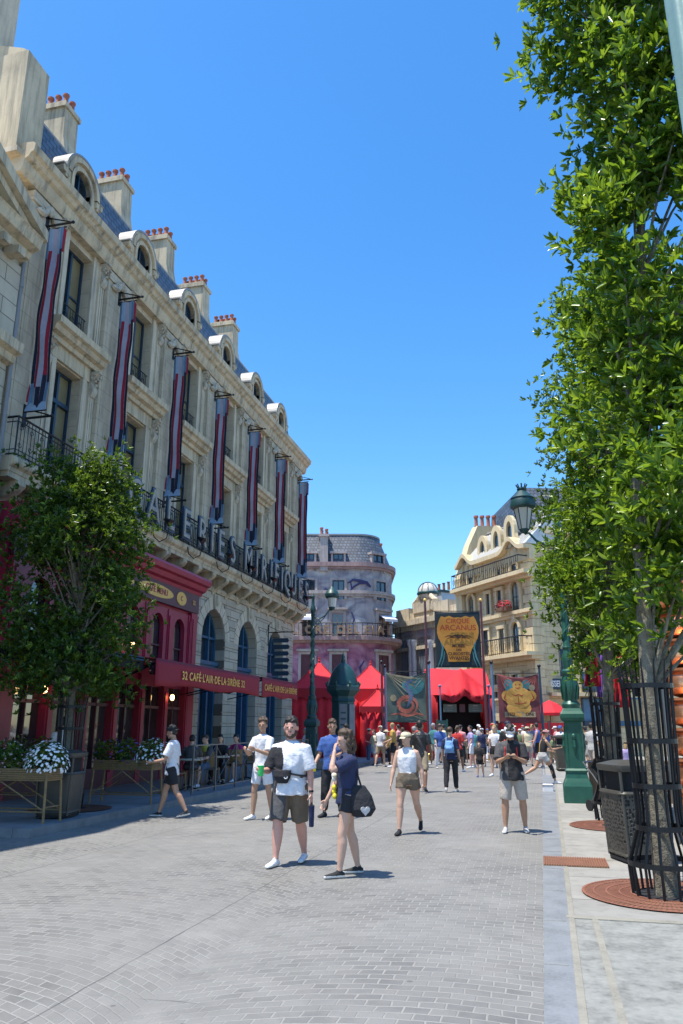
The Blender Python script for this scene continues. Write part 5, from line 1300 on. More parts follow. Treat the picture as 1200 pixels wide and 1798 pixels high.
# poles
PG='striped and red poles of the circus entrance'
for i,(px,D,h,m,lab) in enumerate(((753,42,8.3,'crimd','tall dark red pole left of the big circus sign'),(855,42,8.3,'crimd','tall dark red pole right of the big circus sign'),(672,41.5,4.9,'crimd','dark pole at the left edge of the serpent cloth'),(756.5,41.6,4.9,'bblue','pale blue pole at the right edge of the serpent cloth'),(869,41.6,4.9,'bblue','pale blue pole at the left edge of the strongman cloth'),(954,41.5,4.7,'navy','dark blue pole at the right edge of the strongman cloth'),(678,41.6,4.7,'bgrey','silver pole just left of the serpent cloth'))):
    t=thing('banner_pole',lab,'pole',at(D,px),PS,PG)
    b=MB(); b.tube([(0,0,0),(0,0,h)],[.085,.06],8); b.build('shaft',M[m],t,smooth=True)
    b=MB(); b.sph((0,0,h+.08),.1,8,6); b.lathe([(.12,0),(.12,.3),(.09,.34)],0,0,0,8); b.build('knob',M['gold'] if h>8 else M['iron'],t)
# painted cloths
M['cgreen']=mk('faded green painted cloth',(.10,.135,.115),.9,var=.3,scale=2.5,bmp=.2); M['cmar']=mk('maroon painted cloth',(.17,.045,.05),.9,var=.3,scale=2.5,bmp=.2); M['cnavy']=mk('dark navy painted cloth',(.015,.028,.035),.85,var=.4,scale=2); M['cgold']=mk('ochre paint',(.50,.22,.035),.8,var=.2,scale=2.5,bmp=.05); M['cray']=mk('dull gold ray paint',(.30,.24,.15),.85,var=.3,bmp=0); M['cblue']=mk('grey blue paint',(.10,.14,.22),.85,var=.3,scale=4,bmp=0); M['ccor']=mk('coral paint',(.42,.12,.08),.85,var=.3,bmp=0); M['cora']=mk('orange ochre paint',(.52,.27,.06),.85,var=.35,scale=6,bmp=0); M['cteal']=mk('turquoise paint',(.05,.19,.20),.85,var=.3,bmp=0); M['ctext']=mk('dark umber paint',(.055,.022,.012),.85,var=.2,bmp=0); M['cred']=mk('brick red paint',(.32,.05,.02),.85,var=.2,bmp=0)
def cloth(label,px0,px1,py0,py1,D,mat,sag=.12,amp=.45):
    a0,z1=T(D,px0,py0); a1,z0=T(D,px1,py1); ac=(a0+a1)/2; w_=(a1-a0)/2; h=z1-z0
    t=thing('painted_cloth',label,'banner',ahead(ac,D,z0),PS,'painted circus cloths')
    def S(u,v): return (-w_+2*w_*u,amp*(.05*math.sin(u*7+v*3)*(.3+v)+.04*math.sin((u+v)*11)),h*v-sag*math.sin(PI*u)*v**6)
    b=MB(); b.grid(lambda u,v:S(u,v),30,24); b.build('cloth',M[mat],t,solid=.012,smooth=True)
    b=MB(); b.tube([(-w_-.12,0,h+.03),(w_+.12,0,h+.03)],.025,6); b.build('batten',M['iron'],t)
    return t,S,w_,h
def paint(t,S,polys,mat,name,off=.02):
    b=MB()
    for pg in polys:
        n=len(pg); c=(sum(p[0] for p in pg)/n,sum(p[1] for p in pg)/n)
        vs=[S(*c)]+[S(*p) for p in pg]; vs=[(x,y-off-.025,z) for x,y,z in vs]
        b.add(vs,[(0,1+i,1+(i+1)%n) for i in range(n)])
    return b.build(name,M[mat],t,recalc=False)
def ell(cx,cy,rx,ry,n=18,a=0): return [(cx+rx*math.cos(2*PI*i/n)*math.cos(a)-ry*math.sin(2*PI*i/n)*math.sin(a),cy+rx*math.cos(2*PI*i/n)*math.sin(a)+ry*math.sin(2*PI*i/n)*math.cos(a)) for i in range(n)]
def band(pts,w_):
    out=[]
    for i in range(len(pts)-1):
        (x0,y0),(x1,y1)=pts[i],pts[i+1]; L_=math.hypot(x1-x0,y1-y0)+1e-9; nx,ny=-(y1-y0)/L_*w_,(x1-x0)/L_*w_; k0=math.sin(PI*(i+.3)/len(pts)); k1=math.sin(PI*(i+1.3)/len(pts))
        out.append([(x0+nx*k0,y0+ny*k0),(x1+nx*k1,y1+ny*k1),(x1-nx*k1,y1-ny*k1),(x0-nx*k0,y0-ny*k0)])
    return out
# big ochre sign
t,S,w_,h=cloth('big dark sign cloth reading CIRQUE ARCANUS in an ochre shield',763,847,1074,1172,42,'cnavy',.04,.12)
sh_=[(.10,.86),(.14,.92),(.22,.90),(.32,.93),(.42,.895),(.5,.905),(.58,.895),(.68,.93),(.78,.90),(.86,.92),(.90,.86),(.955,.72),(.96,.62),(.93,.52),(.86,.42),(.79,.32),(.745,.22),(.73,.1),(.27,.1),(.255,.22),(.21,.32),(.14,.42),(.07,.52),(.04,.62),(.045,.72)]
paint(t,S,[sh_],'cgold','ochre_shield')
def ct(s_,u,v,size,mat,xs=1,bold=.006): text('lettering',s_,size,M[mat],t,((-w_+2*w_*u),-.15,h*v),(R(90),0,0),.004,bold,1.0,xs)
ct('CIRQUE',.5,.82,.36,'cred'); ct('ARCANUS',.5,.70,.42,'cred',1.02); ct('MUSÉE',.5,.375,.24,'ctext'); ct('DES',.5,.305,.17,'ctext'); ct('CURIOSITÉS',.5,.235,.23,'ctext',.95); ct('VIVANTES',.5,.16,.24,'ctext')
paint(t,S,[ell(.5,.545,.06,.035)]+band([(.2,.53),(.28,.56),(.36,.55),(.44,.57),(.5,.56)],.012)+band([(.8,.53),(.72,.56),(.64,.55),(.56,.57),(.5,.56)],.012)+band([(.25,.51),(.35,.53),(.44,.52)],.01)+band([(.75,.51),(.65,.53),(.56,.52)],.01),'ctext','ornament',.08)
for pb,pw in (([(.03,.0),(.12,.18),(.16,.35),(.1,.5)],.02),([(.97,.0),(.88,.18),(.84,.35),(.9,.5)],.02),([(.1,.0),(.17,.15),(.19,.28)],.012),([(.9,.0),(.83,.15),(.81,.28)],.012)): paint(t,S,band(pb,pw),'cteal','side_plume')
# serpent cloth
t,S,w_,h=cloth('faded green painted cloth with gold rays and a coiled serpent left of the entrance',677,752,1180,1268,42,'cgreen',.25)
rays=[]
for a in (-.12,-.3,-.45,-.6,-.78,-.95): 
    x0,y0=.02,.98; rays.append([(x0,y0),(x0+.75*math.cos(a),y0+.55*math.sin(a)),(x0+.75*math.cos(a)-.012,y0+.55*math.sin(a)-.025)])
for a in (PI+.2,PI+.5,PI+.8): rays.append([(.98,.98),(.98+.4*math.cos(a),.98+.4*math.sin(a)),(.98+.4*math.cos(a),.98+.4*math.sin(a)-.025)])
for a in (2.2,2.5,2.8): rays.append([(1.0,.02),(1+.4*math.cos(a),.02+.3*math.sin(a)),(1+.4*math.cos(a),.04+.3*math.sin(a))])
paint(t,S,rays,'cray','ray')
paint(t,S,[ell(.18,.48,.075,.07)],'cray','moon',.022)
paint(t,S,[ell(.66,.75,.27,.2)],'cteal','sky_patch',.015)
coil=[(.5+.28*(1-.6*q/26)*math.cos(q*.42-2.0),.34+.2*(1-.6*q/26)*math.sin(q*.42-2.0)) for q in range(27)]
paint(t,S,band(coil,.045),'ccor','coil',.024); paint(t,S,band([(.5,.3),(.56,.38),(.62,.5),(.58,.62),(.5,.72),(.52,.82),(.58,.86)],.06)+[ell(.6,.85,.06,.04)],'cblue','serpent',.03)
paint(t,S,band([(.1,.14),(.3,.17),(.5,.13),(.7,.17),(.9,.14)],.03),'ccor','wave',.022)
# strongman cloth
t,S,w_,h=cloth('maroon painted cloth with a seated golden figure and a scroll, right of the entrance',873,951,1183,1270,42,'cmar',.2)
paint(t,S,[[(.05,.98),(.05+.3*math.cos(a),.98+.3*math.sin(a)),(.05+.3*math.cos(a+.1),.98+.3*math.sin(a+.1))] for a in (-.3,-.6,-.9,-1.2)]+[[(.95,.98),(.95-.34*math.cos(a),.98+.34*math.sin(a)),(.95-.34*math.cos(a+.1),.98+.34*math.sin(a+.1))] for a in (-.3,-.55,-.8,-1.05,-1.3)],'ccor','ray')
paint(t,S,[ell(.26,.78,.12,.14),ell(.68,.8,.1,.12)],'cteal','drape',.018)
paint(t,S,[ell(.82,.72,.075,.065)],'cray','moon',.022)
paint(t,S,[ell(.48,.77,.13,.12),ell(.48,.52,.33,.22),ell(.2,.55,.12,.11),ell(.8,.55,.12,.11),ell(.48,.30,.30,.16)],'cora','figure',.026)
paint(t,S,[ell(.43,.80,.02,.015),ell(.53,.80,.02,.015)]+band([(.42,.73),(.48,.71),(.54,.73)],.012)+band([(.3,.6),(.4,.55),(.48,.58),(.56,.55),(.66,.6)],.012)+band([(.3,.42),(.48,.38),(.66,.42)],.012)+band([(.48,.55),(.48,.4)],.01)+band([(.2,.62),(.14,.5),(.25,.42)],.012)+band([(.8,.62),(.86,.5),(.75,.42)],.012),'cred','figure_line',.034)
paint(t,S,[[(.13,.12),(.87,.12),(.87,.23),(.13,.23)]],'cray','scroll',.03); 
for s_,u in (('FESI',.28),('ONI',.72)): text('lettering',s_,.24,M['ctext'],t,(-w_+2*w_*u,-.15,h*.175),(R(90),0,0),.004,.006)
paint(t,S,[ell(.5,.175,.06,.05)],'cora','scroll_boss',.036)
# kiosk
kb_=thing('green_kiosk','dark teal domed advertising kiosk with a grey poster panel','kiosk',at(36,603),PS)
b=MB(); b.lathe([(.62,0),(.62,.35),(.56,.4),(.55,2.75),(.60,2.8),(.56,2.9),(.56,3.0),(.74,3.2),(.80,3.25),(.80,3.42),(.72,3.5)],0,0,0,8,ph=PI/8); b.build('body',M['tealdk'],kb_)
b=MB(); b.lathe([(.70,3.5),(.64,3.75),(.54,4.05),(.38,4.3),(.2,4.45),(.08,4.55)],0,0,0,16); b.build('dome',M['tealdk'],kb_,smooth=30)
b=MB(); b.lathe([(.08,4.5),(.12,4.6),(.07,4.7),(.1,4.78),(.03,4.9),(.01,5.05)],0,0,0,8); b.build('finial',M['tealdk'],kb_,smooth=True)
b=MB()
for i in range(8):
    a=i*PI/4+PI/8; b.tube([(.78*math.cos(a),.78*math.sin(a),3.42),(.82*math.cos(a),.82*math.sin(a),3.55),(.74*math.cos(a),.74*math.sin(a),3.66)],[.05,.06,.02],5)
b.build('crest',M['tealdk'],kb_)
M['poster']=mk('weathered grey poster',(.20,.20,.21),.7,var=.35,scale=3)
MB().box(-.17,.17,-.575,-.52,.5,2.65).build('poster_panel',M['poster'],kb_); o=MB().box(-.17,.17,-.575,-.52,.5,2.65).build('poster_panel',M['poster'],kb_); o.rotation_euler=(0,0,PI/4); o.scale=(1.0,1.0,1)
for k in range(5): MB().box(-.12,.12,-.580,-.576,1.2+.26*k,1.27+.26*k).build('poster_line',M['tealdk'],kb_)
# red parasol and stroller
t=thing('red_parasol','small red market parasol far behind, right of the strongman cloth','parasol',at(46,968),PS)
b=MB(); b.lathe([(1.05,2.3),(1.07,2.45),(.5,2.95),(.02,3.15)],0,0,0,8,caps=False); b.build('canopy',M['red'],t,solid=.02); b=MB(); b.tube([(0,0,0),(0,0,3.1)],.03,6); b.build('pole',M['wood'],t)
def stroller(label,loc,rz):
    t=thing('stroller',label,'stroller',loc,rz,'strollers'); b=MB()
    for s in (-.22,.22): b.tube([(s,.5,.95),(s,.2,.7),(s,-.35,.15)],.014,5); b.tube([(s,.35,.12),(s,.0,.6)],.014,5)
    b.tube([(-.22,.5,.95),(.22,.5,.95)],.02,6); b.build('frame',M['steel'],t)
    b=MB(); b.grid(lambda u,v:(-.2+.4*u,.25-.5*v,.85-.5*math.sin(v*1.5)),4,8); b.grid(lambda u,v:(-.22+.44*u,.28-.45*v,.85+.22*math.sin(v*2.4)),6,6); b.build('seat',M['black'],t,solid=.03)
    for x,y in ((-.24,-.33),(.24,-.33),(-.24,.36),(.24,.36)):
        b=MB(); b.tube([(x-.02,y,.11),(x+.02,y,.11)],.11,12); b.build('wheel',M['black'],t)
stroller('dark stroller parked behind the perforated bin beside the lamp post',(1.25,17.4,0),.6)
stroller('dark stroller in the crowd at the far right of the square',at(38,970),-.4)
# low barrier wall in front of the pavilion hidden by crowd
t=thing('hoarding','dark red hoarding between the circus poles behind the crowd','fence',at(45,815),PS)
MB().box(-6.6,-1.85,0,.12,0,1.9).build('panel',M['redd'],t); MB().box(1.85,6.2,0,.12,0,1.9).build('panel',M['redd'],t)
b=MB()
for x in (-6.6,-5,-3.4,-1.9,1.9,3.4,4.8,6.2): b.box(x-.06,x+.06,-.05,.17,0,2.0)
b.build('post',M['crimd'],t)
# ---------------- people ----------------
def remesh(b,vox,smooth=4):
    me=bpy.data.meshes.new('tmp'); me.from_pydata(b.v,[],b.f); o=bpy.data.objects.new('tmp',me); col.objects.link(o)
    bm=bmesh.new(); bm.from_mesh(me); bmesh.ops.recalc_face_normals(bm,faces=bm.faces); bm.to_mesh(me); bm.free()
    m=o.modifiers.new('r','REMESH'); m.mode='VOXEL'; m.voxel_size=vox; m.use_smooth_shade=True
    if smooth: s_=o.modifiers.new('s','SMOOTH'); s_.iterations=smooth; s_.factor=.5
    dg=bpy.context.evaluated_depsgraph_get(); r_=bpy.data.meshes.new_from_object(o.evaluated_get(dg)); bpy.data.objects.remove(o); bpy.data.meshes.remove(me)
    r_.polygons.foreach_set('use_smooth',[True]*len(r_.polygons)); return r_
def vobj(name,b,vox,mats,parent,paint=None,smooth=4):
    me=remesh(b,vox,smooth); me.name=name
    mats=mats if isinstance(mats,(list,tuple)) else [mats]
    for m in mats: me.materials.append(m)
    if name in('shirt','shorts','trousers') and vox<.014:
        n_=len(me.vertices); co=np.empty(n_*3,'f'); me.vertices.foreach_get('co',co); no=np.empty(n_*3,'f'); me.vertices.foreach_get('normal',no); co=co.reshape(-1,3); no=no.reshape(-1,3)
        x_,y_,z_=co.T; a_=.0032 if name=='shirt' else .0022
        ds=a_*np.sin(x_*34+3*np.sin(z_*7+y_*5)+y_*14)+a_*.8*np.sin(z_*26+x_*17+2*np.sin(x_*11))+0
        lo_=z_.min(); ds*=np.clip((z_.max()-.05-z_)/.15,0,1); ds+=.005*np.sin(x_*40+y_*33)*np.clip(1-(z_-lo_)/.18,0,1)
        co+=no*ds[:,None]; me.vertices.foreach_set('co',co.ravel()); me.update()
    if paint: 
        for p in me.polygons: p.material_index=paint(p.center)
    o=bpy.data.objects.new(name,me); col.objects.link(o); o.parent=parent; return o
def rings(b,secs,n=16):                # secs: (cx,cy,cz,rx,ry)
    vs=[(cx+rx*math.cos(2*PI*i/n),cy+ry*math.sin(2*PI*i/n),cz) for cx,cy,cz,rx,ry in secs for i in range(n)]; m=len(secs)
    b.add(vs,[(j*n+i,j*n+(i+1)%n,(j+1)*n+(i+1)%n,(j+1)*n+i) for j in range(m-1) for i in range(n)]+[tuple(range(n))[::-1],tuple(range((m-1)*n,m*n))])
CM={}
def cmat(name,c,rough=.85,**k):
    if name not in CM: CM[name]=mk(name,c,rough,var=k.pop('var',.15),scale=k.pop('scale',9),bmp=k.pop('bmp',.6),bd=.035,fine=k.pop('fine',18),**k)
    return CM[name]
def skinm(name,c):
    if name not in CM:
        m=mk(name,c,.5,var=.08,scale=9,bmp=.05); b=m.node_tree.nodes['Principled BSDF']; b.inputs['Subsurface Weight'].default_value=.08; b.inputs['Subsurface Radius'].default_value=(.02,.008,.004); CM[name]=m
    return CM[name]
SK=[skinm('fair skin',(.56,.34,.245)),skinm('tanned skin',(.42,.235,.15)),skinm('brown skin',(.22,.115,.07)),skinm('pink sunburnt skin',(.60,.31,.235))]
HAIR=dict(brown=cmat('brown hair',(.07,.04,.022),.6,scale=30,bmp=.6),dark=cmat('dark hair',(.016,.012,.01),.55,scale=30,bmp=.6),blond=cmat('blond hair',(.34,.22,.10),.6,scale=30,bmp=.6),grey=cmat('grey hair',(.3,.3,.3),.6,scale=30,bmp=.6))
WH=cmat('white cotton',(.70,.70,.73)); BK=cmat('black cotton',(.016,.016,.02)); NV=cmat('navy cotton',(.018,.027,.08)); GR=cmat('charcoal cotton',(.07,.068,.07)); KH=cmat('khaki cotton',(.34,.27,.18)); OL=cmat('brown olive cotton',(.15,.115,.08)); LG=cmat('light grey cotton',(.42,.42,.42)); RD=cmat('red cotton',(.45,.03,.03)); SKY=cmat('sky blue nylon',(.16,.33,.62)); TEE=cmat('teal cotton',(.05,.2,.22)); MUS=cmat('mustard cotton',(.45,.28,.06)); PNK=cmat('pink cotton',(.55,.25,.28)); GRN=cmat('olive green cotton',(.11,.15,.07)); CRM=cmat('cream cotton',(.62,.55,.38)); STN=cmat('stone cotton',(.44,.39,.34)); RUB=cmat('white rubber sole',(.7,.7,.68)); BLU=cmat('blue cotton',(.04,.10,.32)); PUR=cmat('lilac cotton',(.36,.30,.55)); YEL=cmat('yellow cotton',(.55,.5,.08)); MAG=cmat('magenta cotton',(.42,.03,.16)); DN=cmat('denim',(.07,.11,.19))
def dirv(flex,abd,s):
    a,b_=R(flex),R(abd); return Vector((s*math.sin(b_),math.sin(a)*math.cos(b_),-math.cos(a)*math.cos(b_)))
def person(label,x,y,rz,H=1.72,f=1.0,skin=0,fem=False,legs=((5,3,3),(-5,6,3)),arms=((5,8,15,5),(5,8,15,5)),head=(0,0),z=0.0,
           shirt=None,pants=None,shoes=None,socks=None,hair=('dark','short'),hat=None,vox=.011,group='people walking in the square',seat=None,lean=0,extra=None,face=True,sp=None,pp=None,cat='person'):
    t=thing('person',label,cat,(x,y,z),rz,group)
    near=vox<.013
    hipw=.052*H*(1.08 if fem else 1)*(1+.3*(f-1)); shw=.102*H*(.92 if fem else 1.04)*(1+.12*(f-1)); HB=MB()
    th,sn=.245*H,.245*H; ank=.045*H
    # legs (index 0 = right +x, 1 = left -x)
    J=[]
    for i,(hf,kf,ab) in enumerate(legs):
        s=1 if i==0 else -1
        d1=dirv(hf,ab,s); d2=dirv(hf-kf,ab*.4,s); hip=Vector((s*hipw,0,0)); kn=hip+d1*th; an=kn+d2*sn; J.append([hip,kn,an,s])
    hz=(seat if seat else ank-min(j[2].z for j in J))
    for j in J:
        for q in range(3): j[q]=j[q]+Vector((0,0,hz))
    up=hz-.535*H                           # offset of torso heights
    def Z_(fr): return fr*H+up
    ly=lambda fr: math.tan(R(lean))*(Z_(fr)-Z_(.53))
    rl=.5+.5*f
    # body
    body=HB
    tor=[(.47,.078,.062),(.53,.092*(1.08 if fem else 1),.068),(.60,.078*(.92 if fem else 1),.058),(.68,.086,.064),(.75,.094,.066),(.80,.090,.055),(.825,.055,.042),(.845,.034,.036)]
    def torso(b,pad=0,z0=.47,z1=.845,k=1.0,drop=0,top=None):
        ss=[]
        for fr,rx,ry in tor:
            if fr<z0-1e-6 or fr>z1+1e-6: continue
            fx=f if fr<.8 else 1+(f-1)*.3
            belly=.35*max(0,f-1)*ry*H if .53<=fr<=.7 else 0
            ss.append((0,ly(fr)+belly,Z_(fr),rx*H*fx*k+pad,ry*H*fx*k*(1.12 if .5<fr<.72 and f>1.1 else 1)+pad))
        if drop: c=ss[0]; ss.insert(0,(c[0],c[1],c[2]-drop,c[3]+.01,c[4]+.01))
        if top: ss.append(top)
        rings(b,ss)
    torso(body)
    neck=Vector((0,ly(.84),Z_(.84)))
    ya,pa=R(head[0]),R(head[1])
    hc=neck+Vector((0,.012*H,.088*H)); Rm=Matrix.Rotation(ya,3,'Z')@Matrix.Rotation(-pa,3,'X')
    def hp(x_,y_,z_): return hc+Rm@Vector((x_*H,y_*H,z_*H))
    hc0=hc.copy()
    hc=neck+Vector((0,.006*H,.035*H))+Rm@Vector((0,.006*H,.055*H))
    body.tube([neck+Vector((0,-.004*H,-.03*H)),neck+Vector((0,.002*H,.02*H)),hc+Rm@Vector((0,-.004*H,-.02*H))],[.034*H*rl,.031*H*rl,.031*H],12)
    def blob(b,c,r,n=14,k=10):
        m=MB(); m.sph((0,0,0),r,n,k); b.add([hc+Rm@Vector((c[0]*H+p[0],c[1]*H+p[1],c[2]*H+p[2])) for p in m.v],m.f)
    hw=1+(f-1)*.35
    blob(body,(0,0,.012),(.044*H*hw,.054*H,.054*H)); blob(body,(0,.012,-.028),(.036*H*hw,.040*H,.040*H)); 
    if face:
        blob(body,(0,.056,-.008),(.008*H,.011*H,.015*H),8,6); blob(body,(0,.044,-.048),(.018*H,.014*H,.012*H),8,6); blob(body,(0,.046,.012),(.03*H,.010*H,.007*H),8,6); blob(body,(0,.05,-.030),(.017*H,.008*H,.007*H),8,6)
        for s in (-1,1): blob(body,(s*.045*hw,-.004,-.004),(.007*H,.014*H,.018*H),8,6)
    # legs
    for hip,kn,an,s in J:
        d2=(an-kn).normalized()
        body.tube([hip+Vector((0,0,.02*H)),hip.lerp(kn,.35),hip.lerp(kn,.8),kn,kn.lerp(an,.12)],[.052*H*f,.050*H*f*(1.05 if fem else 1),.036*H*rl,.033*H*rl,.031*H*rl],14)
        cb=Vector((0,-.008*H,0)); body.tube([kn.lerp(an,.0),kn.lerp(an,.25)+cb,kn.lerp(an,.55)+cb*.6,kn.lerp(an,.9),an],[.030*H*rl,.036*H*rl,.030*H*rl,.020*H,.021*H],12)
    # arms
    A=[]
    for i,(fl,ab,eb,inn) in enumerate(arms):
        s=1 if i==0 else -1
        sh=Vector((s*shw,ly(.8),Z_(.788))); u=dirv(fl,ab,s); el=sh+u*(.165*H)
        a=R(fl+eb); fx=Vector((s*math.sin(R(ab))*.6-s*math.sin(R(inn)),0,0)); fd=Vector((fx.x,math.sin(a)*math.cos(R(inn)),-math.cos(a)*math.cos(R(inn)))).normalized(); wr=el+fd*(.145*H)
        A.append([sh,el,wr,fd,s])
        body.tube([Vector((s*shw*.55,ly(.8),Z_(.805))),sh,sh.lerp(el,.3),sh.lerp(el,.75),el,el.lerp(wr,.2)],[.03*H,.029*H*f,.028*H*f,.023*H*rl,.021*H*rl,.022*H*rl],12)
        body.tube([el,el.lerp(wr,.25),el.lerp(wr,.7),wr],[.021*H*rl,.023*H*rl,.017*H,.0145*H],12)
        # hand with thumb and four fingers
        nrm=Vector((-s,0,0)) if abs(fd.x)<.75 else Vector((0,-1,0))
        if eb>60: nrm=Vector((-s*.5,0,.85)) if fd.z<.3 else Vector((-s*.3,-.9,0))
        nrm=(nrm-fd*nrm.dot(fd)).normalized(); lat=fd.cross(nrm).normalized()
        if lat.y<0 and eb<=60: lat=-lat
        if eb>60 and lat.x*s>0: lat=-lat          # thumb side
        pm=MB(); k_=H/1.75; c0=wr
        pts=[(0,.022,.014),(.03,.034,.014),(.065,.040,.013),(.088,.036,.011)]
        vs=[]; n=10
        for dd,rw,rt_ in pts:
            for q in range(n): a_=2*PI*q/n; vs.append(c0+fd*(dd*k_)+lat*(rw*k_*math.cos(a_))+nrm*(rt_*k_*math.sin(a_)))
        body.add(vs,[(j*n+q,j*n+(q+1)%n,(j+1)*n+(q+1)%n,(j+1)*n+q) for j in range(3) for q in range(n)]+[tuple(range(n))[::-1],tuple(range(3*n,4*n))])
        if near:
            curl=.95 if eb>60 else .45
            for q,(off,ln) in enumerate(((.030,.070),(.010,.078),(-.010,.073),(-.029,.058))):
                b0=c0+fd*(.080*k_)+lat*(off*k_); d_=fd.copy(); P_=[b0]
                for sg in range(3):
                    an_=curl*(sg+.5)*.75+q*.06; dd=fd*math.cos(an_)+nrm*math.sin(an_); P_.append(P_[-1]+dd*(ln*k_*(.42,.32,.26)[sg]))
                body.tube(P_,[.0098*k_,.0093*k_,.0085*k_,.0072*k_],7)
            b0=c0+fd*(.025*k_)+lat*(.026*k_); body.tube([b0,b0+(fd*.6+lat*.7+nrm*.3)*(.032*k_),b0+(fd*.85+lat*.55+nrm*.6)*(.060*k_)],[.012*k_,.0105*k_,.008*k_],7)
        else:
            body.tube([c0+fd*(.08*k_),c0+fd*(.13*k_)+nrm*.01,c0+fd*(.155*k_)+nrm*.03],[.030*k_,.024*k_,.014*k_],8,flat=.6)
    t['label']=label
    vobj('body',body,min(vox,.0085) if near else vox,SK[skin],t,smooth=3 if near else 2)
    k_=H/1.75
    # shirt
    if shirt:
        m_,sl,hem=shirt[:3]; loose=shirt[3] if len(shirt)>3 else .016
        b=MB(); torso(b,loose,z0=.53 if hem<.535 else .60,z1=.825,drop=(.53-hem)*H if hem<.535 else .02)
        b2=(0,ly(.838),Z_(.842),.043*H,.045*H)
        rings(b,[(0,ly(.8),Z_(.79),.085*H+loose*.5,.055*H+loose*.5),(0,ly(.82),Z_(.822),.062*H+loose*.4,.048*H+loose*.4),b2])
        if sl>0:
            for sh,el,wr,fd,s in A:
                inner=Vector((s*shw*.42,ly(.8),Z_(.800)))
                if sl<=1:
                    e=sh.lerp(el,sl); b.tube([inner,sh,e],[.030*H+loose*.4,.031*H*rl+loose*.7,.030*H*f+loose*1.1],14)
                else:
                    e=el.lerp(wr,sl-1); b.tube([inner,sh,sh.lerp(el,.6),el,e],[.030*H+loose*.4,.031*H*f+loose*.7,.028*H*f+loose*.8,.027*H+loose*.7,.020*H+loose*.6],14)
        vobj('shirt',b,vox,m_,t,sp,smooth=3)
    if pants:
        m_,ln=pants[:2]; lo=pants[2] if len(pants)>2 else .014
        b=MB(); rings(b,[(0,ly(.6)*.4+(.012*H*max(0,f-1)*3),Z_(.60),.082*H*f+lo*.6,.060*H*f+lo*.6),(0,0,Z_(.53),.094*H*f*(1.06 if fem else 1)+lo*.7,.070*H*f+lo*.7),(0,0,Z_(.475),.085*H*f+lo*.7,.064*H*f+lo*.7)])
        for hip,kn,an,s in J:
            if ln<=1: e=hip.lerp(kn,ln); b.tube([hip+Vector((0,0,.01*H)),hip.lerp(kn,ln*.5),e],[.054*H*f+lo*.5,.050*H*f+lo*.6,(.049 if ln<.6 else .039)*H*f+lo*1.0],16)
            else: e=kn.lerp(an,ln-1); b.tube([hip+Vector((0,0,.01*H)),hip.lerp(kn,.5),kn,kn.lerp(an,(ln-1)*.5),e],[.054*H*f+lo*.6,.047*H*f+lo,.037*H*rl+lo,.035*H*rl+lo,(.026 if ln>1.5 else .034)*H*rl+lo],16)
        vobj('shorts' if ln<1.4 else 'trousers',b,vox,m_,t,pp,smooth=3)
    for hip,kn,an,s in J:
        lift=an.z-ank
        pit=math.asin(max(-.2,min(.95,lift/(.125*H)))) if not seat else 0
        fw=Vector((s*.12,math.cos(pit),-math.sin(pit))).normalized(); dn=Vector((0,-math.sin(pit),-math.cos(pit)))
        b=MB(); sole=an+dn*(ank-.012)
        L_=.148*H
        secs=[(-.26,.022,.030),(-.12,.030,.044),(.12,.030,.046),(.35,.033,.034),(.58,.037,.026),(.74,.030,.020),(.80,.015,.012)]
        vs=[]; n=12; lt=fw.cross(dn).normalized()
        for q,rw,hh in secs:
            for a_ in range(n):
                an_=2*PI*a_/n; vs.append(sole+fw*(q*L_)+lt*(rw*1.18*k_*math.cos(an_))-dn*(hh*k_*(math.sin(an_)*.95+.72)))
        b.add(vs,[(j*n+q,j*n+(q+1)%n,(j+1)*n+(q+1)%n,(j+1)*n+q) for j in range(len(secs)-1) for q in range(n)]+[tuple(range(n))[::-1],tuple(range((len(secs)-1)*n,len(secs)*n))])
        b.tube([an+dn*(-.03*k_),an+dn*(.03*k_)],[.034*k_,.036*k_],12)
        if shoes:
            o=vobj('shoe',b,min(vox,.011) if near else vox,shoes if isinstance(shoes,tuple) else (shoes,),t,(lambda c,so=sole,dn_=dn: 1 if (Vector(c)-so).dot(-dn_)<.022 else 0) if isinstance(shoes,tuple) else None,2)
        if socks and near:
            b=MB(); b.tube([an+dn*(.01),an.lerp(kn,.18 if socks[1]<1 else .3)],[.029*k_,.034*k_],12); b.build('sock',socks[0],t,smooth=60)
    # hair / hat
    hm=HAIR[hair[0]]; st=hair[1]; b=MB()
    if st!='bald':
        blob(b,(0,-.008,.026),(.049*H*hw,.057*H,.053*H))
        if st in('short',): blob(b,(0,-.022,-.004),(.046*H*hw,.040*H,.036*H))
        if st=='short' and near:
            g=random.Random(3)
            for q in range(46):
                a_=g.uniform(0,2*PI); e_=g.uniform(.25,1.4); blob(b,(.046*hw*math.cos(a_)*math.cos(e_),-.008+.054*math.sin(a_)*math.cos(e_),.028+.052*math.sin(e_)),(.0095*H,.0105*H,.010*H),6,4)
            for q in range(10): blob(b,(g.uniform(-.032,.032),.030+g.uniform(0,.014),.056+g.uniform(-.006,.008)),(.010*H,.012*H,.010*H),6,4)
        if st=='fluffy':
            g=random.Random(5)
            for q in range(26):
                a_=g.uniform(0,2*PI); e_=g.uniform(.2,1.3); blob(b,(.046*math.cos(a_)*math.cos(e_),-.006+.052*math.sin(a_)*math.cos(e_),.03+.05*math.sin(e_)),(.017*H,)*3,7,5)
            blob(b,(0,-.022,-.004),(.047*H,.040*H,.036*H))
        if st=='long' or st=='curly':
            blob(b,(0,-.030,-.02),(.052*H,.040*H,.06*H)); 
            if st=='long': blob(b,(0,-.045,-.08),(.045*H,.026*H,.07*H))
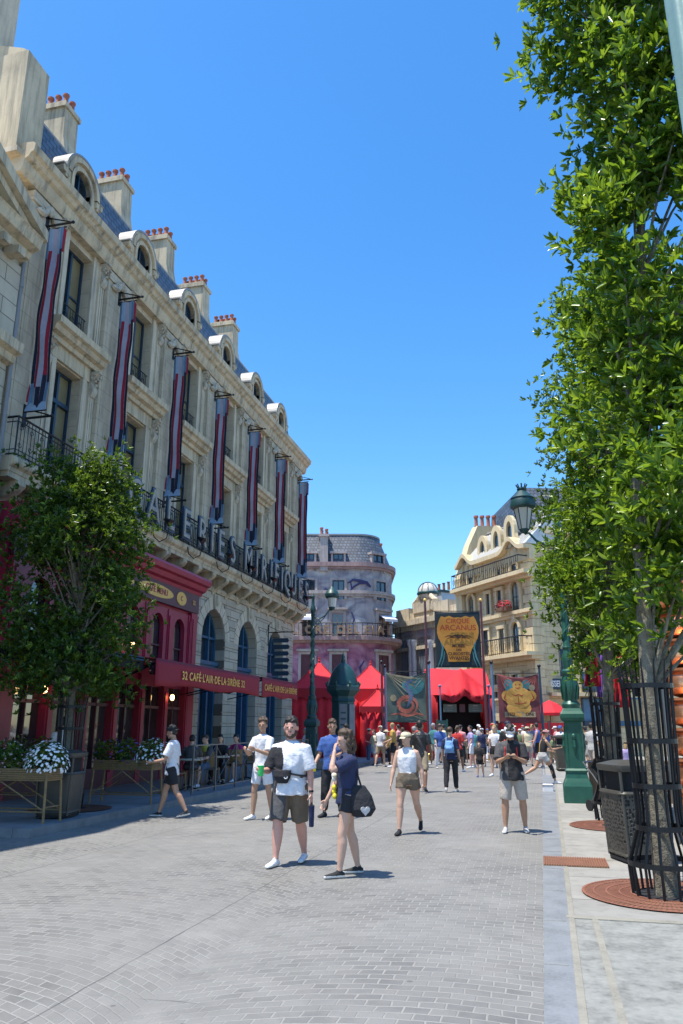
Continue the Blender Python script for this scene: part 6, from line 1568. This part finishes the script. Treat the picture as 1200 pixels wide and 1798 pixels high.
        if st=='curly':
            g=random.Random(9)
            for q in range(110):
                a_=g.uniform(PI*.9,2.1*PI); zz=g.uniform(-.095,.06); rr=(.058 if zz<.02 else .05)*(1-.25*max(0,-zz-.06)/.04)
                blob(b,((rr*math.cos(a_))*1.0,-.012+rr*math.sin(a_),zz),(.014*H,)*3,6,4)
            for q in range(30):
                a_=g.uniform(0,2*PI); e_=g.uniform(.5,1.4); blob(b,(.046*math.cos(a_)*math.cos(e_),-.008+.052*math.sin(a_)*math.cos(e_),.026+.052*math.sin(e_)),(.015*H,)*3,6,4)
        if st=='bun': blob(b,(0,-.065,.03),(.022*H,)*3)
        if st=='ponytail': b.tube([hc+Rm@Vector((0,-.055*H,.03*H)),hc+Rm@Vector((0,-.085*H,-.02*H)),hc+Rm@Vector((0,-.07*H,-.09*H))],[.018*H,.02*H,.008*H],8)
        # cut the fringe away from the face
        me_v=[]
        ho=vobj('hair',b,min(vox,.010) if near else vox,hm,t,None,2)
        bm=bmesh.new(); bm.from_mesh(ho.data); Ri=Rm.inverted(); dl=[]
        for v in bm.verts:
            p=Ri@(v.co-hc)/H
            if p.y>.022 and p.z<.034+(.012 if st=='fluffy' else 0): dl.append(v)
            elif p.y>.0 and p.z<.004 and st!='curly' and st!='long': dl.append(v)
        bmesh.ops.delete(bm,geom=dl,context='VERTS'); bm.to_mesh(ho.data); bm.free()
    if face and near:
        for s in (-1,1):
            m=MB(); m.sph((0,0,0),(.0060*H,.0035*H,.0038*H),8,6); e=MB(); e.add([hc+Rm@Vector((s*.018*H+p[0],.0505*H+p[1],.004*H+p[2])) for p in m.v],m.f)
            e.build('eye',BK,t,smooth=True)
        m=MB(); m.sph((0,0,0),(.013*H,.003*H,.003*H),8,6); e=MB(); e.add([hc+Rm@Vector((p[0],.0555*H+p[1],-.0300*H+p[2])) for p in m.v],m.f); e.build('mouth',cmat('lip colour',(.35,.12,.10),.5),t,smooth=True)
    if hat:
        m_,ty=hat[:2]; b=MB(); cap=MB(); 
        nn=16
        def hv(x_,y_,z_): return hc+Rm@Vector((x_*H,y_*H,z_*H))
        vs=[]; ro=6
        for j in range(ro+1):
            e_=j/ro*PI/2
            for q in range(nn): a_=2*PI*q/nn; vs.append(hv(.051*hw*math.cos(e_)*math.cos(a_),-.004+.060*math.cos(e_)*math.sin(a_),.022+.050*math.sin(e_)**.9))
        cap.add(vs,[(j*nn+q,j*nn+(q+1)%nn,(j+1)*nn+(q+1)%nn,(j+1)*nn+q) for j in range(ro) for q in range(nn)])
        dirn=-1 if ty=='capback' else 1
        if ty in('cap','capback'):
            cap.grid(lambda u,v:hv((-.040+.08*u)*(1-.12*v),dirn*(.048+.048*v*math.sin(PI*(.12+.76*u))),.024-.012*v-.010*(2*u-1)**2),10,4)
        if ty=='wide': cap.grid(lambda u,v:hv((.048+.055*v)*math.cos(2*PI*u),-.004+(.058+.055*v)*math.sin(2*PI*u),.026-.008*v),24,3)
        cap.build('cap' if ty!='wide' else 'sun_hat',m_,t,solid=.006,smooth=60)
    ctx=dict(t=t,H=H,Z=Z_,A=A,J=J,hc=hc,Rm=Rm,f=f,vox=vox,ly=ly,shw=shw,k=k_)
    if extra: extra(ctx)
    return t
def beard(c):
    H,hc,Rm=c['H'],c['hc'],c['Rm']; b=MB()
    def bl(x,y,z,r): 
        m=MB(); m.sph((0,0,0),tuple(q*H for q in r),12,8); b.add([hc+Rm@Vector((x*H+p[0],y*H+p[1],z*H+p[2])) for p in m.v],m.f)
    bl(0,.024,-.052,(.035,.031,.024)); bl(.035,.012,-.036,(.012,.026,.024)); bl(-.035,.012,-.036,(.012,.026,.024)); bl(0,.054,-.021,(.018,.006,.004))
    vobj('beard',b,.008,HAIR['brown'],c['t'],None,1)
def cup(mat,side,h=.12,r=.04,name='plastic_cup',label='plastic cup',up=True,drop=0.0):
    def fn(c):
        sh,el,wr,fd,s=c['A'][side]; rt=c['t']; q=Matrix.Rotation(rt.rotation_euler.z,3,'Z')
        p=wr+fd*.075*c['k']+Vector((-s*.035,.01,-h*.5)) if up else wr+fd*.10+Vector((0,0,-h-drop))
        w_=q@p+rt.location
        t=thing(name,label,'cup' if up else 'tumbler',w_)
        b=MB(); b.lathe([(r*.72,0),(r*.8,.01),(r,h),(r*1.04,h),(r*1.04,h+.01)],n=14); b.build('cup_body',mat,t,smooth=40)
        b=MB(); b.lathe([(r*1.0,h+.01),(r*.5,h+.02),(.005,h+.022)],n=14); b.tube([(0,0,h),(.01,0,h+.05)],.004,5); b.build('lid',WH if up else BK,t)
        if drop:
            b=MB(); b.tube([(0,r,h),(0,r*.8,h+drop*.6),(0,0,h+drop),(0,-r*.8,h+drop*.6),(0,-r,h)],.006,5); b.build('carry_strap',BK,t)
    return fn
def backpack(mat,z0=.56,z1=.78,w_=.085,straps=True,label='backpack'):
    def fn(c):
        H,Z_=c['H'],c['Z']; b=MB(); y0=-.075*H*c['f']
        rings(b,[(0,y0-.03,Z_(z0),w_*H,.045),(0,y0-.05,Z_((z0+z1)/2),w_*H*1.05,.075),(0,y0-.03,Z_(z1-.01),w_*H*.8,.055),(0,y0-.02,Z_(z1+.01),w_*H*.5,.03)])
        rings(b,[(0,y0-.11,Z_(z0+.02),w_*H*.7,.02),(0,y0-.125,Z_((z0+z1)/2-.02),w_*H*.72,.03),(0,y0-.11,Z_((z0+z1)/2+.01),w_*H*.6,.02)])
        rt=c['t']; bp=thing('backpack',label,'backpack',rt.location,rt.rotation_euler.z)
        vobj('pack_body',b,.012,mat,bp)
        if straps:
            for s in (-1,1):
                b=MB(); x=s*.055*H; b.tube([(x,y0-.02,Z_(z1-.01)),(x,-.02,Z_(.83)+.022),(x,.055*H*c['f']+.02,Z_(.77)),(x*1.1,.06*H*c['f']+.02,Z_(.68)),(x*1.4,y0+.02,Z_(.60))],.012,6,flat=.5); b.build('strap',mat,bp)
    return fn
def many(*fs):
    def fn(c):
        for q in fs: q(c)
    return fn
# --- the ten people nearest the camera ---
def man_extra(c):
    H,Z_=c['H'],c['Z']; beard(c)
    rt=c['t']; bg_=thing('belt_bag','black belt bag with a small white emblem on the bearded man','bag',rt.location,rt.rotation_euler.z)
    b=MB(); y0=.107*H; rings(b,[(.03,y0,Z_(.555),.07,.035),(.03,y0+.015,Z_(.60),.12,.045),(.03,y0+.01,Z_(.645),.125,.035)]); vobj('bag_body',b,.010,BK,bg_)
    b=MB(); pts=[(.12*H*math.cos(a)*1.02,.112*H*math.sin(a)*1.0,Z_(.63)+.05*math.cos(a)) for a in [2*PI*q/20 for q in range(21)]]; b.tube(pts,.012,6,False); b.build('strap',BK,bg_)
    b=MB(); yy=y0+.062; b.tube([(-.04+.022*math.cos(a),yy-.004,Z_(.60)+.022*math.sin(a)) for a in [PI*.9+q*.42 for q in range(9)]],.006,5); b.build('emblem',WH,bg_)
    MB().tube([c['A'][1][2]-c['A'][1][3]*.015,c['A'][1][2]-c['A'][1][3]*.04],.031,12).build('watch',BK,c['t'])
GREEN=cmat('bright green plastic',(.04,.55,.12),.3); YELL=cmat('bright yellow plastic',(.75,.62,.02),.3)
person('heavyset bearded man in a white T-shirt with black side panel and dark cargo shorts',-3.17,9.95,PI-.10,1.80,1.22,3,False,((20,14,0),(-14,8,-1)),((14,16,78,12),(-3,13,8,2)),(14,3),
  shirt=(WH if False else (WH,BK),.92,.475,.024),sp=lambda c:1 if (c.x>.075+.05*math.sin(c.z*9) and c.z<1.40) and not(c.x>.22 and c.z>1.30 and False) else 0,pants=((OL,GR),1.0,.026),pp=lambda c:1 if c.x>.0 else 0,shoes=(WH,RUB),hair=('dark','short'),vox=.010,
  extra=many(man_extra,cup(GREEN,0,.12,.042,'plastic_cup','bright green cup in the bearded man\'s raised hand'),cup(NV,1,.24,.038,'tumbler','navy tumbler dangling from the bearded man\'s lowered hand',False,.05)))
def woman_extra(c):
    H,Z_=c['H'],c['Z']; rt=c['t']; bg_=thing('tote_bag','big black shoulder bag with a pale heart-shaped print on the curly haired woman','bag',rt.location,rt.rotation_euler.z)
    b=MB(); rings(b,[(-.16,-.13,Z_(.41),.09,.11),(-.18,-.14,Z_(.46),.09,.155),(-.17,-.12,Z_(.55),.06,.13),(-.15,-.10,Z_(.62),.03,.07)]); vobj('bag_body',b,.011,BK,bg_)
    b=MB(); b.tube([(-.15,-.12,Z_(.62)),(-.13,-.06,Z_(.74)),(-.08,-.02,Z_(.845)),(.02,.07,Z_(.78)),(-.02,.10,Z_(.68)),(-.14,.0,Z_(.58))],.012,6); b.build('strap',BK,bg_)
    b=MB(); 
    b.prism([(-.14+.055*math.sin(q)**3,Z_(.455)+.0035*(13*math.cos(q)-5*math.cos(2*q)-2*math.cos(3*q)-math.cos(4*q))) for q in [2*PI*k/24 for k in range(24)]],'x',-.285,-.262)
    b.build('print',LG,bg_)
    t=thing('yellow_charm','small bunch of yellow and white charms hanging at the curly haired woman\'s hip','charm',rt.location,rt.rotation_euler.z)
    for i,(dx,dz,m_) in enumerate(((0,0,YELL),(.01,-.05,YELL),(-.02,-.10,YELL),(.0,.10,WH),(.04,.13,WH),(-.03,.13,CRM))):
        b=MB(); b.sph((.05+dx,.15,Z_(.60)+dz),(.028,.028,.034),8,6); b.build('charm',m_,t,smooth=True)
    b=MB(); b.tube([(.03,.09,Z_(.74)),(.05,.14,Z_(.67)),(.05,.15,Z_(.60))],.004,4); b.build('cord',BK,t)
    # tattoos on thigh and calf
    hip,kn,an,s=c['J'][0]
person('woman with curly brown hair and navy T-shirt, hand raised to her face',-2.28,9.38,R(118),1.63,1.02,0,True,((-8,6,2),(14,10,2)),((20,4,10,0),(66,10,128,26)),(6,10),
  shirt=(NV,.75,.49,.022),pants=(BK,.42,.022),shoes=(cmat('black canvas',(.02,.02,.02)),RUB),socks=(BK,.5),hair=('brown','curly'),vox=.010,extra=woman_extra)
person('slim teenager with fluffy brown hair in an all white T-shirt and shorts',-5.17,14.45,PI-.35,1.82,.86,1,False,((10,8,3),(-8,6,3)),((22,10,88,28),(30,10,80,30)),(25,0),
  shirt=(WH,.8,.46,.024),pants=(WH,.78,.03),shoes=(WH,RUB),socks=(WH,.5),hair=('brown','fluffy'),vox=.012)
person('man in blue polo shirt and black trousers holding a yellow cup',-4.0,15.2,PI-.2,1.80,1.08,1,False,((8,6,3),(-8,6,3)),((12,12,35,5),(25,12,60,10)),(30,8),
  shirt=(BLU,.8,.48,.022),pants=(BK,1.9,.018),shoes=BK,hair=('brown','short'),vox=.012,extra=cup(YELL,0,.13,.045,'plastic_cup','bright yellow cup held by the man in the blue polo'))
def tank_extra(c):
    H,Z_=c['H'],c['Z']
person('woman in a cream cap, white tank top and brown shorts, striding forward',-2.18,13.12,PI-.05,1.60,1.10,0,True,((14,6,3),(-16,26,3)),((8,16,10,2),(-8,16,14,4)),(-28,6),
  shirt=(WH,0,.545,.010),pants=((OL,STN),.40,.020),pp=lambda c:1 if c.z<.655 else 0,shoes=BK,hair=('brown','bun'),hat=(CRM,'cap'),vox=.011)
def phone_x(c):
    A=c['A']; p=(A[0][2]+A[1][2])/2+Vector((0,.09,.03)); rt=c['t']; q=Matrix.Rotation(rt.rotation_euler.z,3,'Z')
    t=thing('phone','black phone held in both hands by the man in the white cap','phone',q@p+rt.location,rt.rotation_euler.z)
    b=MB(); loftp(b,[([(x*.5,y) for x,y in rsq(.075,.01)],-.005),([(x*.5,y) for x,y in rsq(.075,.01)],.005)]); b.build('case',BK,t)
    MB().box(-.033,.033,-.068,.068,.0055,.0065).build('screen',M['glass'],t)
person('man in a white cap and black and grey T-shirt looking down at his phone',-.53,13.75,PI+.03,1.72,1.08,1,False,((4,3,6),(-3,4,7)),((26,8,82,34),(26,8,82,34)),(0,38),
  shirt=((BK,GR),.85,.47,.024),sp=lambda c:1 if (c.x>.06 or c.z>1.38) and not (abs(c.x)<.05) else 0,pants=(STN,.98,.022),shoes=(LG,RUB),socks=(WH,.5),hair=('dark','short'),hat=(WH,'cap'),vox=.011,
  extra=many(phone_x,backpack(RD,.60,.78,.08,True,'dark red backpack on the man looking at his phone')))
person('young man in white T-shirt and black shorts walking left in the shade',-6.97,14.35,R(98),1.72,.92,1,False,((20,6,2),(-18,14,2)),((-8,6,14,0),(18,10,62,8)),(0,14),
  shirt=((WH,BLU),.75,.47,.022),sp=lambda c:1 if ((c.x-.07)**2+(c.z-1.27)**2<.0016 and c.y>.05) or ((c.x+.07)**2+(c.z-1.27)**2<.0016 and c.y>.05) else 0,pants=(BK,.72,.026),shoes=(BK,RUB),socks=(BK,.5),hair=('dark','short'),hat=(BK,'capback'),vox=.011)
person('man seen from behind in a black leather-look shirt and khaki shorts with a red bottle',-3.2,21.4,R(4),1.84,1.05,2,False,((-14,10,3),(10,4,3)),((-4,12,12,2),(6,12,14,2)),(0,0),
  shirt=((cmat('black leather',(.02,.02,.022),.4),GR),.8,.48,.022),sp=lambda c:1 if c.y<-.06 and abs(c.x+.5*(c.z-1.3))<.03 and c.z<1.42 else 0,pants=(KH,.97,.022),shoes=BK,hair=('dark','short'),vox=.013,face=False,extra=cup(RD,1,.22,.035,'bottle','red bottle carried by the man in the black leather-look shirt',False,.03))
person('woman seen from behind in black leggings with a sky blue backpack',-2.42,21.6,R(-2),1.66,1.02,0,True,((6,4,2),(-10,12,2)),((4,10,25,2),(4,10,25,2)),(0,0),
  shirt=(NV,.8,.50,.018),pants=(BK,1.92,.013),shoes=(LG,RUB),hair=('brown','bun'),vox=.013,face=False,extra=backpack(SKY,.60,.78,.075,True,'sky blue backpack on the woman in black leggings'))
person('young woman in pink cap, mustard top and grey shorts striding right, black knee brace',-.05,25.4,R(-62),1.66,.98,1,True,((34,20,2),(-30,34,2)),((30,8,70,6),(20,8,60,4)),(0,14),
  shirt=((MUS,BK),.0,.54,.014),sp=lambda c:1 if c.x>.0 else 0,pants=(LG,.45,.022),shoes=(WH,RUB),hair=('brown','ponytail'),hat=(PNK,'cap'),vox=.014,lean=12,
  extra=lambda c:MB().tube([c['J'][0][0].lerp(c['J'][0][1],.75),c['J'][0][1],c['J'][0][1].lerp(c['J'][0][2],.75)],[.075,.066,.055],12).build('knee_brace',BK,c['t'],smooth=True))
person('person in navy T-shirt and black shorts with black backpack, walking away beside the kiosk',-7.0,28.6,R(10),1.78,1.1,0,False,((-10,8,3),(8,4,3)),shirt=(NV,.8,.48,.022),pants=(BK,.9,.024),shoes=BK,hair=('dark','short'),vox=.014,face=False,extra=backpack(BK,.60,.80,.085,True,'black backpack on the person in navy beside the kiosk'))
person('small child in a dark playsuit and blue shoes',-2.15,28.2,R(170),1.16,1.05,0,False,((8,6,3),(-6,5,3)),shirt=(BK,.8,.48,.018),pants=(BK,.7,.02),shoes=BLU,hair=('brown','long'),vox=.014)
person('woman in a white top and black skirt-like shorts standing beside the small child',-1.65,28.9,R(160),1.72,.95,0,True,((6,4,3),(-6,6,3)),((30,12,90,20),(8,10,20,2)),shirt=(WH,.5,.53,.016),pants=(BK,.45,.026),shoes=(WH,RUB),hair=('blond','long'),vox=.015)
person('tall man in black T-shirt and navy cap, back turned, beyond the phone user',-1.1,27.0,R(5),1.86,1.1,2,False,((-8,8,3),(8,5,3)),shirt=(BK,.85,.47,.024),pants=(GR,.95,.024),shoes=BK,hair=('dark','short'),hat=(NV,'capback'),vox=.015,face=False)
person('man in a pale shirt and khaki shorts carrying a bag, beyond the green lamp post',1.75,30.6,R(-40),1.82,1.1,1,False,((-6,6,3),(10,5,3)),shirt=(LG,.85,.47,.024),pants=(STN,.95,.024),shoes=BK,hair=('dark','short'),vox=.015,face=False)
person('small boy in a dark top and bright blue shorts in the crowd',-1.35,39.0,R(160),1.35,1.0,0,False,shirt=(GR,.8,.5,.016),pants=(cmat('bright blue cotton',(.02,.25,.6)),.75,.024),shoes=LG,hair=('brown','short'),vox=.018)
person('man in white shirt standing at the cafe windows behind the left tree',-10.35,15.75,R(60),1.74,1.0,1,False,((3,3,3),(-3,4,3)),((20,10,60,20),(5,8,15,5)),z=.13,shirt=(WH,.85,.48,.022),pants=(BK,1.9,.018),shoes=BK,hair=('dark','short'),vox=.016,group='people on the cafe terrace')
# seated on the terrace
SG='people on the cafe terrace'
def sit(label,x,y,rz,**k):
    person(label,x,y,rz,k.pop('H',1.7),k.pop('f',1.0),k.pop('skin',0),k.pop('fem',False),((82,80,8),(84,82,8)),k.pop('arms',((38,10,72,18),(30,10,60,10))),k.pop('head',(0,16)),z=.13,seat=.54,lean=8,vox=.016,group=SG,face=True,**k)
sit('seated person in a yellow and grey shirt at the terrace table behind the railing',-8.75,20.15,R(150),shirt=((YEL,GR),.8,.5,.02),sp=lambda c:0 if c.x>-.12 else 1,pants=(DN,.9,.02),shoes=WH,hair=('brown','short'))
sit('seated person in dark clothes with long hair on the terrace',-9.0,21.6,R(190),fem=True,shirt=(BK,.8,.5,.02),pants=(BK,1.9,.016),shoes=BK,hair=('dark','long'))
sit('seated person in a magenta top on the terrace',-8.75,22.3,R(165),fem=True,shirt=(MAG,.8,.5,.02),pants=(GR,.9,.02),shoes=WH,hair=('dark','long'))
sit('seated person in a grey shirt nearest the planters on the terrace',-8.95,19.5,R(20),shirt=(GR,.8,.5,.02),pants=(BK,.9,.02),shoes=BK,hair=('dark','short'))
# crowd at the entrance, each one different
tops=[('white',WH),('black',BK),('navy',NV),('red',RD),('pale grey',LG),('teal',TEE),('blue',BLU),('olive',GRN),('pink',PNK),('mustard',MUS),('cream',CRM),('lilac',PUR)]
bots=[('khaki',KH),('black',BK),('denim',DN),('charcoal',GR),('stone',STN),('white',WH)]
hats=[('white cap',WH,'cap'),('straw sun hat',CRM,'wide'),('black cap',BK,'cap'),('blue cap',BLU,'cap'),('red cap',RD,'cap'),('bare head',None,None),('bare head',None,None),('bare head',None,None)]
g=random.Random(4); used=set()
spots=[(648,39),(657,36.5),(668,35),(678,37),(690,34.5),(700,38.5),(707,33),(716,36),(727,32),(733,38),(741,34.5),(762,37),(772,33.5),(779,38.5),(803,31),(808,36),(816,39),(826,34),(833,38),(840,40),(846,35),(856,39.5),(866,34),(872,40.5),(884,38),(893,33),(900,39.5),(912,37),(918,40),(926,35.5),(934,38.5),(943,34),(951,41),(958,37),(968,33),(976,39.5),(984,36),(992,41),(600,36.6),(538,31),(1015,38),(1028,33),(1068,27),(1096,24.5),(1082,31)]
for i,(px,D) in enumerate(spots):
    while True:
        a,b_,h_2=g.choice(tops),g.choice(bots),g.choice(hats)
        if i in (14,): a,b_,h_2=tops[3],bots[1],hats[5]
        if (a[0],b_[0],h_2[0]) not in used: break
    used.add((a[0],b_[0],h_2[0]))
    fem=g.random()<.5; hc_=g.choice(['brown','dark','blond','dark','grey' if not fem else 'brown']); st=g.choice(['long','ponytail','bun']) if fem else 'short'
    x_,y_2,_=at(D,px); ph=g.uniform(4,16); sg=g.choice((-1,1)); facing=R(g.choice([g.uniform(-40,40),g.uniform(-30,30),g.uniform(130,230),g.uniform(60,120)]))
    Hh=g.uniform(1.55,1.84) if not i%9==7 else g.uniform(1.2,1.4)
    person('%s in %s top, %s %s, %s %s hair, %s'%('woman' if fem else ('man' if Hh>1.45 else 'child'),a[0],b_[0],'shorts' if i%3 else 'trousers',{'long':'long','ponytail':'tied','bun':'pinned','short':'short'}[st],{'brown':'brown','dark':'dark','blond':'blond','grey':'grey'}[hc_],h_2[0]),
       x_,y_2,facing,Hh,g.uniform(.9,1.2),g.choice([0,0,1,1,2,3]),fem,((sg*ph,g.uniform(3,12),3),(-sg*ph,g.uniform(3,12),3)),((g.uniform(-10,30),10,g.choice([10,20,70,95]),8),(g.uniform(-10,20),10,g.choice([10,20,60]),5)),(g.uniform(-30,30),g.uniform(0,12)),
       shirt=(a[1],g.choice([.6,.8,.8,0]),.49,.02),pants=(b_[1],.85 if i%3 else 1.9,.018),shoes=g.choice([WH,BK,LG]),hair=(hc_,st),hat=(h_2[1],h_2[2]) if h_2[1] else None,vox=.020,group='crowd gathered before the red tents',face=False)
